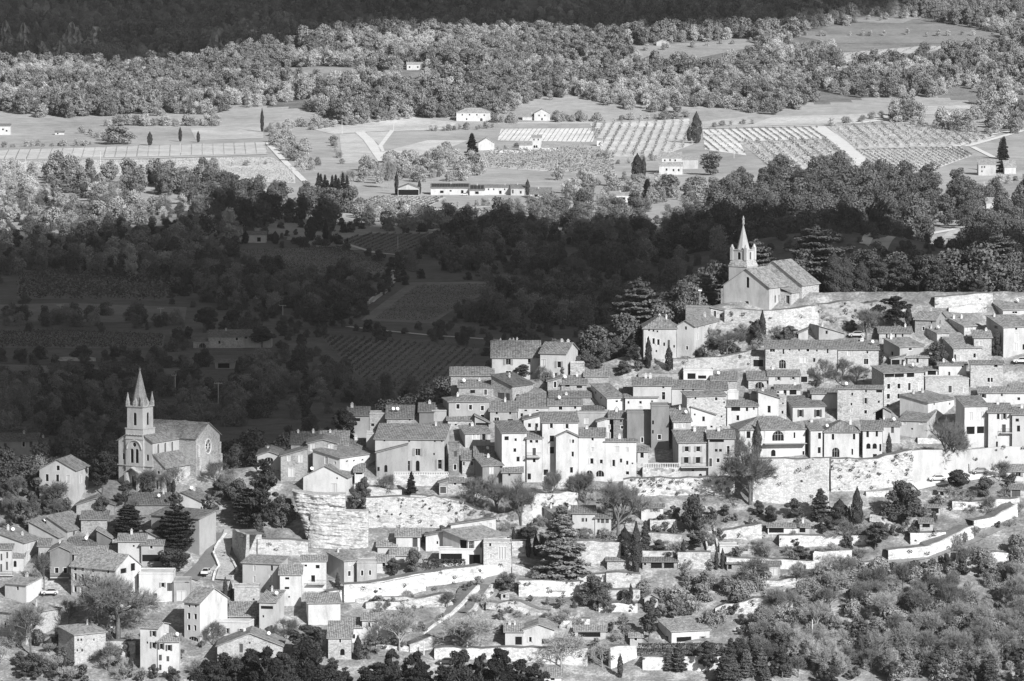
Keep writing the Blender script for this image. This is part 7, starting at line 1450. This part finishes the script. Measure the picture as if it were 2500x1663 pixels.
# ------------------------------------------------------------------ far woods: one mass, instanced
def wood(name, label, pts, kinds, seed, smin, smax, given=None):
    n = len(pts); rg = np.random.default_rng(seed); X = pts[:, 0]; Y = pts[:, 1]; Z = T(X, Y) - .3
    protos = []; first = {}
    for kd, wt in kinds:
        first[kd] = len(protos)
        for tr in TREES[kd]: protos.append((tr[2], wt / len(TREES[kd]), kd))
    if given is None:
        pick = np.zeros(n, int)
        for i in range(n):                                    # kinds gather in stands
            f = [wt * max(.03, 1 + 2.4 * math.sin(X[i] * .034 + j * 2.1 + seed + 1.3 * math.sin(Y[i] * .02)) * math.sin(Y[i] * .027 - j * 1.7 + X[i] * .011)) for j, (kd, wt) in enumerate(kinds)]
            kd = kinds[int(rg.choice(len(kinds), p=np.array(f) / sum(f)))][0]; pick[i] = first[kd] + rg.integers(len(TREES[kd]))
    else: pick = np.array([first[k] + rg.integers(len(TREES[k])) for k, s_ in given])
    ng = bpy.data.node_groups.new(name, 'GeometryNodeTree'); ng.interface.new_socket('Geometry', in_out='INPUT', socket_type='NodeSocketGeometry'); ng.interface.new_socket('Geometry', in_out='OUTPUT', socket_type='NodeSocketGeometry')
    gi = ng.nodes.new('NodeGroupInput'); go = ng.nodes.new('NodeGroupOutput'); jn = ng.nodes.new('GeometryNodeJoinGeometry'); ng.links.new(jn.outputs[0], go.inputs[0])
    def attr(nm, ty):
        a = ng.nodes.new('GeometryNodeInputNamedAttribute'); a.data_type = ty; a.inputs['Name'].default_value = nm; return a.outputs['Attribute']
    for k, (me, _, _k) in enumerate(protos):
        ob = bpy.data.objects.new(name + '_sample', me)
        oi = ng.nodes.new('GeometryNodeObjectInfo'); oi.inputs['Object'].default_value = ob
        ip = ng.nodes.new('GeometryNodeInstanceOnPoints'); ng.links.new(gi.outputs[0], ip.inputs['Points']); ng.links.new(oi.outputs['Geometry'], ip.inputs['Instance'])
        cmp = ng.nodes.new('FunctionNodeCompare'); cmp.data_type = 'INT'; cmp.operation = 'EQUAL'; ng.links.new(attr('pick', 'INT'), cmp.inputs[2]); cmp.inputs[3].default_value = k
        ng.links.new(cmp.outputs[0], ip.inputs['Selection']); ng.links.new(attr('rot', 'FLOAT_VECTOR'), ip.inputs['Rotation']); ng.links.new(attr('size', 'FLOAT_VECTOR'), ip.inputs['Scale']); ng.links.new(ip.outputs[0], jn.inputs[0])
    me = bpy.data.meshes.new(name); me.vertices.add(n); me.vertices.foreach_set('co', np.stack([X, Y, Z], 1).astype(np.float32).ravel())
    a = me.attributes.new('pick', 'INT', 'POINT'); a.data.foreach_set('value', pick.astype(np.int32))
    rot = np.zeros((n, 3), np.float32); rot[:, 2] = rg.uniform(0, 6.28, n); a = me.attributes.new('rot', 'FLOAT_VECTOR', 'POINT'); a.data.foreach_set('vector', rot.ravel())
    s = rg.uniform(smin, smax, n) if given is None else np.array([s_ for k, s_ in given]); sz = np.stack([s * rg.uniform(.85, 1.2, n)] * 2 + [s], 1).astype(np.float32); a = me.attributes.new('size', 'FLOAT_VECTOR', 'POINT'); a.data.foreach_set('vector', sz.ravel())
    o = link(name, me); md = o.modifiers.new('wood', 'NODES'); md.node_group = ng; tag(o, label, None, None, 'stuff'); return o
def cloudpts(x0, x1, y0, y1, sp, seed, keep):
    rg = np.random.default_rng(seed); gx = np.arange(x0, x1, sp); gy = np.arange(y0, y1, sp); X, Y = np.meshgrid(gx, gy); P = np.stack([X.ravel(), Y.ravel()], 1) + rg.uniform(-.5, .5, (X.size, 2)) * sp
    return P[[keep(*p, rg) for p in P]]
# the ones that show largest stay single things, the rest is one mass
_cnt = {}; _rest = []
for e in sorted(SC, key=lambda e: -e[4] / e[2]):
    kd, X, Y, Z, h, ws, nm, L, cat, group = e; _cnt[nm] = _cnt.get(nm, 0) + 1
    if _cnt[nm] <= {'oak_tree': 230, 'bare_tree': 245, 'pine_tree': 215}.get(nm, 270): plant(kd, Vector((X, Y, Z)), h, h / TREES[kd][0][3] * ws, nm, L, cat, group, False)
    else: _rest.append(e)
HF = [h for h in HW if h[0][1] > 1640]
def blocked(x, y):
    return any(inpoly(x, y + e, f) for f in WF for e in ((0, 14, 28) if y < 3100 else (0, 35, 70) if y > 3850 else (0,))) or any(inpoly(x, y, h) for h in HF)
if _rest: wood('woodland', 'dense lesser trees of the valley woods', np.array([(e[1], e[2]) for e in _rest]), [(k, 1) for k in sorted({e[0] for e in _rest})], 47, 1, 1, [(e[0], e[4] / TREES[e[0]][0][3]) for e in _rest])
def edge(x):       # where the sunlit woods begin, by place across the plain
    return np.interp(x, [-600, -300, -150, -100, -30, 40, 120, 220, 330, 600], [4020, 4060, 4050, 3980, 4000, 4080, 4050, 4060, 4150, 4100])
k1 = lambda x, y, rg: y > edge(x) + 45 * math.sin(x * .045) * math.sin(x * .017 + 1) + rg.normal(0, 14) and not blocked(x, y) and rg.random() < (.9 if math.sin(x * .041 + 1 + 1.5 * math.sin(y * .02)) * math.sin(y * .019 + x * .007) < .62 else .18)
wood('forest', 'sunlit mixed wood covering the far slope', cloudpts(-560, 560, 3900, 4640, 7.8, 41, k1), [('valley_pine', 1.1), ('valley_bare', 1.1), ('valley_oak', .7)], 42, .75, 1.55)
k2 = lambda x, y, rg: not blocked(x, y) and rg.random() < .86
wood('mountain_forest', 'dark wood covering the shaded mountain', cloudpts(-700, 760, 4640, 5500, 8.6, 43, k2), [('valley_pine', 1.4), ('valley_oak', .8), ('valley_bare', .3)], 44, .7, 1.3)
k3 = lambda x, y, rg: not blocked(x, y) and T(x, y) < 40 and rg.random() < .6
P3 = [cloudpts(-330, 420, 1560, 3080, 10.5, 45, lambda x, y, rg: rg.random() < (.7 if math.sin(x * .02 + y * .006) + math.sin(y * .011 - x * .013) > -.4 else .2) and y > 60 + np.interp(1250 + x * 9.55, CREST_Q, CREST_Y) and not blocked(x, y))]
wood('undergrowth', 'low brushwood between the valley fields', P3[0], [('brushwood', 1), ('shade_wood', .5)], 46, .35, .8)
for x0, x1, yt, yb, lab in [(0, 70, 70, 118, 'pale crag at the far corner of the shaded mountain'), (95, 160, 118, 150, 'low pale crag in the shaded mountain wood'), (150, 245, 75, 118, 'broken pale crag on the shaded mountain'), (495, 590, 98, 145, 'long pale crag above the sunlit wood'), (590, 700, 93, 105, 'thin pale rock band beside the long crag')]:
    q = hit((x0 + x1) / 2, yb, 4640); k = FPX / q.y; w_ = (x1 - x0) / k; h_ = (yb - yt) / k * 1.25 + 4; rg = np.random.default_rng(x0); nx, nz = 26, 10; V = []; F = []
    for j in range(nz):
        for i in range(nx):
            f = i / (nx - 1); g = j / (nz - 1); hh = h_ * (.55 + .45 * math.sin(f * 9 + x0) * rg.uniform(.6, 1)) * math.sin(math.pi * (.1 + .8 * f)) ** .4
            V.append(((f - .5) * w_ + rg.normal(0, .8), rg.normal(0, 1.6) + 7 * g + 4 * math.sin(i * 1.9) - (6 * (1 - g)), g * hh - 6 * (1 - g) + rg.normal(0, .5)))
    for j in range(nz - 1):
        for i in range(nx - 1): a = j * nx + i; F.append((a, a + 1, a + nx + 1, a + nx))
    b0 = len(V)
    for i in range(nx): v = V[(nz - 1) * nx + i]; V.append((v[0], v[1] + 25, v[2] - 4))
    for i in range(nx - 1): a = (nz - 1) * nx + i; F.append((a, a + 1, b0 + i + 1, b0 + i))
    me = bpy.data.meshes.new('crag'); me.from_pydata(V, [], F); me.materials.append(stone(.5, .25, .4)); me.update(); tag(link('crag', me, None, (q.x, q.y - 10, q.z + 3)), lab, 'rock')
# ------------------------------------------------------------------ clouds whose shadows lie on the valley and the mountain
def cloud(name, label, cov, x0, x1, y0, y1, alt, seed):
    """puffy cloud sheet; cov(x, y) gives how thickly it stands over the point of the plain its shadow meets"""
    rg = np.random.default_rng(seed); sh = SV * (alt / SV.z); V, F = [], []
    ico = bmesh.new(); bmesh.ops.create_icosphere(ico, subdivisions=1, radius=1); iv = np.array([v.co[:] for v in ico.verts]); fi = np.array([[v.index for v in f.verts] for f in ico.faces]); ico.free(); k = 0
    st = 26.0
    for gx in np.arange(x0, x1, st):
        for gy in np.arange(y0, y1, st):
            c = cov(gx + st / 2, gy + st / 2)
            if c <= 0: continue
            if c >= 1: V.append(iv * np.array([st * 1.0, st * 1.0, 34]) + np.array([gx + st / 2, gy + st / 2, rg.uniform(-12, 25)])); F.append(fi + k); k += len(iv); continue
            m = rg.poisson(c * st * st / (math.pi * 5.5 ** 2) * 1.25)
            for _ in range(m):
                r = rg.uniform(4, 7); V.append(iv * r + np.array([gx + rg.uniform(0, st), gy + rg.uniform(0, st), rg.uniform(-10, 18)])); F.append(fi + k); k += len(iv)
    V = np.vstack(V) + np.array([sh.x, sh.y, alt]); me = np_mesh(name, V, np.vstack(F), [plain('cloud', .85, 1, 0)]); o = link(name, me); tag(o, label, None, None, 'stuff')
def ss(a, b, t): t = min(max((t - a) / (b - a), 0), 1); return t * t * (3 - 2 * t)
def cov_valley(x, y):
    near = np.interp(x, [-700, -300, -165, -135, -110, -90, -60, -37, 0, 140, 260, 700], [1480, 1480, 1485, 1495, 1540, 1590, 1630, 1690, 1705, 1705, 1705, 1705])
    nw = np.interp(x, [-160, -125, -60, 60], [125, 110, 60, 50])
    far = np.interp(x, [-700, -280, -200, -140, -80, 30, 100, 135, 180, 260, 400, 700], [2860, 2880, 2980, 3080, 3020, 3030, 3010, 2920, 2850, 2810, 2830, 2830])
    fw = np.interp(x, [-280, -120], [260, 60])
    wob = 14 * math.sin(x * .05) + 9 * math.sin(x * .13 + 2)
    return ss(near - nw / 2, near + nw / 2, y + wob) * (1 - ss(far - fw / 2, far + fw / 2, y + wob))
def cov_mount(x, y):
    near = np.interp(x, [-900, -250, -120, 0, 120, 180, 260, 400], [4640, 4640, 4620, 4640, 4600, 4660, 5000, 6400])
    return ss(near - 60, near + 60, y + 25 * math.sin(x * .03))
cloud('cloud', 'broad cloud bank shading the valley floor', cov_valley, -620, 640, 1380, 3260, 1250, 51)
cloud('mountain_cloud', 'cloud bank shading the mountain', cov_mount, -900, 520, 4480, 6000, 1250, 52)

# ------------------------------------------------------------------ thin winter haze
hz = MB(); hz.box((-3200, -1500, -3), (3200, 7000, 262)); hm_ = bpy.data.materials.new('haze'); hm_.use_nodes = True
hn = hm_.node_tree.nodes; hl = hm_.node_tree.links; hn.remove(hn['Principled BSDF']); pv = hn.new('ShaderNodeVolumePrincipled'); pv.inputs['Color'].default_value = (.9, .9, .9, 1); pv.inputs['Density'].default_value = HAZE; pv.inputs['Anisotropy'].default_value = .2
hl.new(pv.outputs[0], hn['Material Output'].inputs['Volume'])
tag(hz.obj('haze', [hm_]), 'thin haze over the valley', None, None, 'stuff')
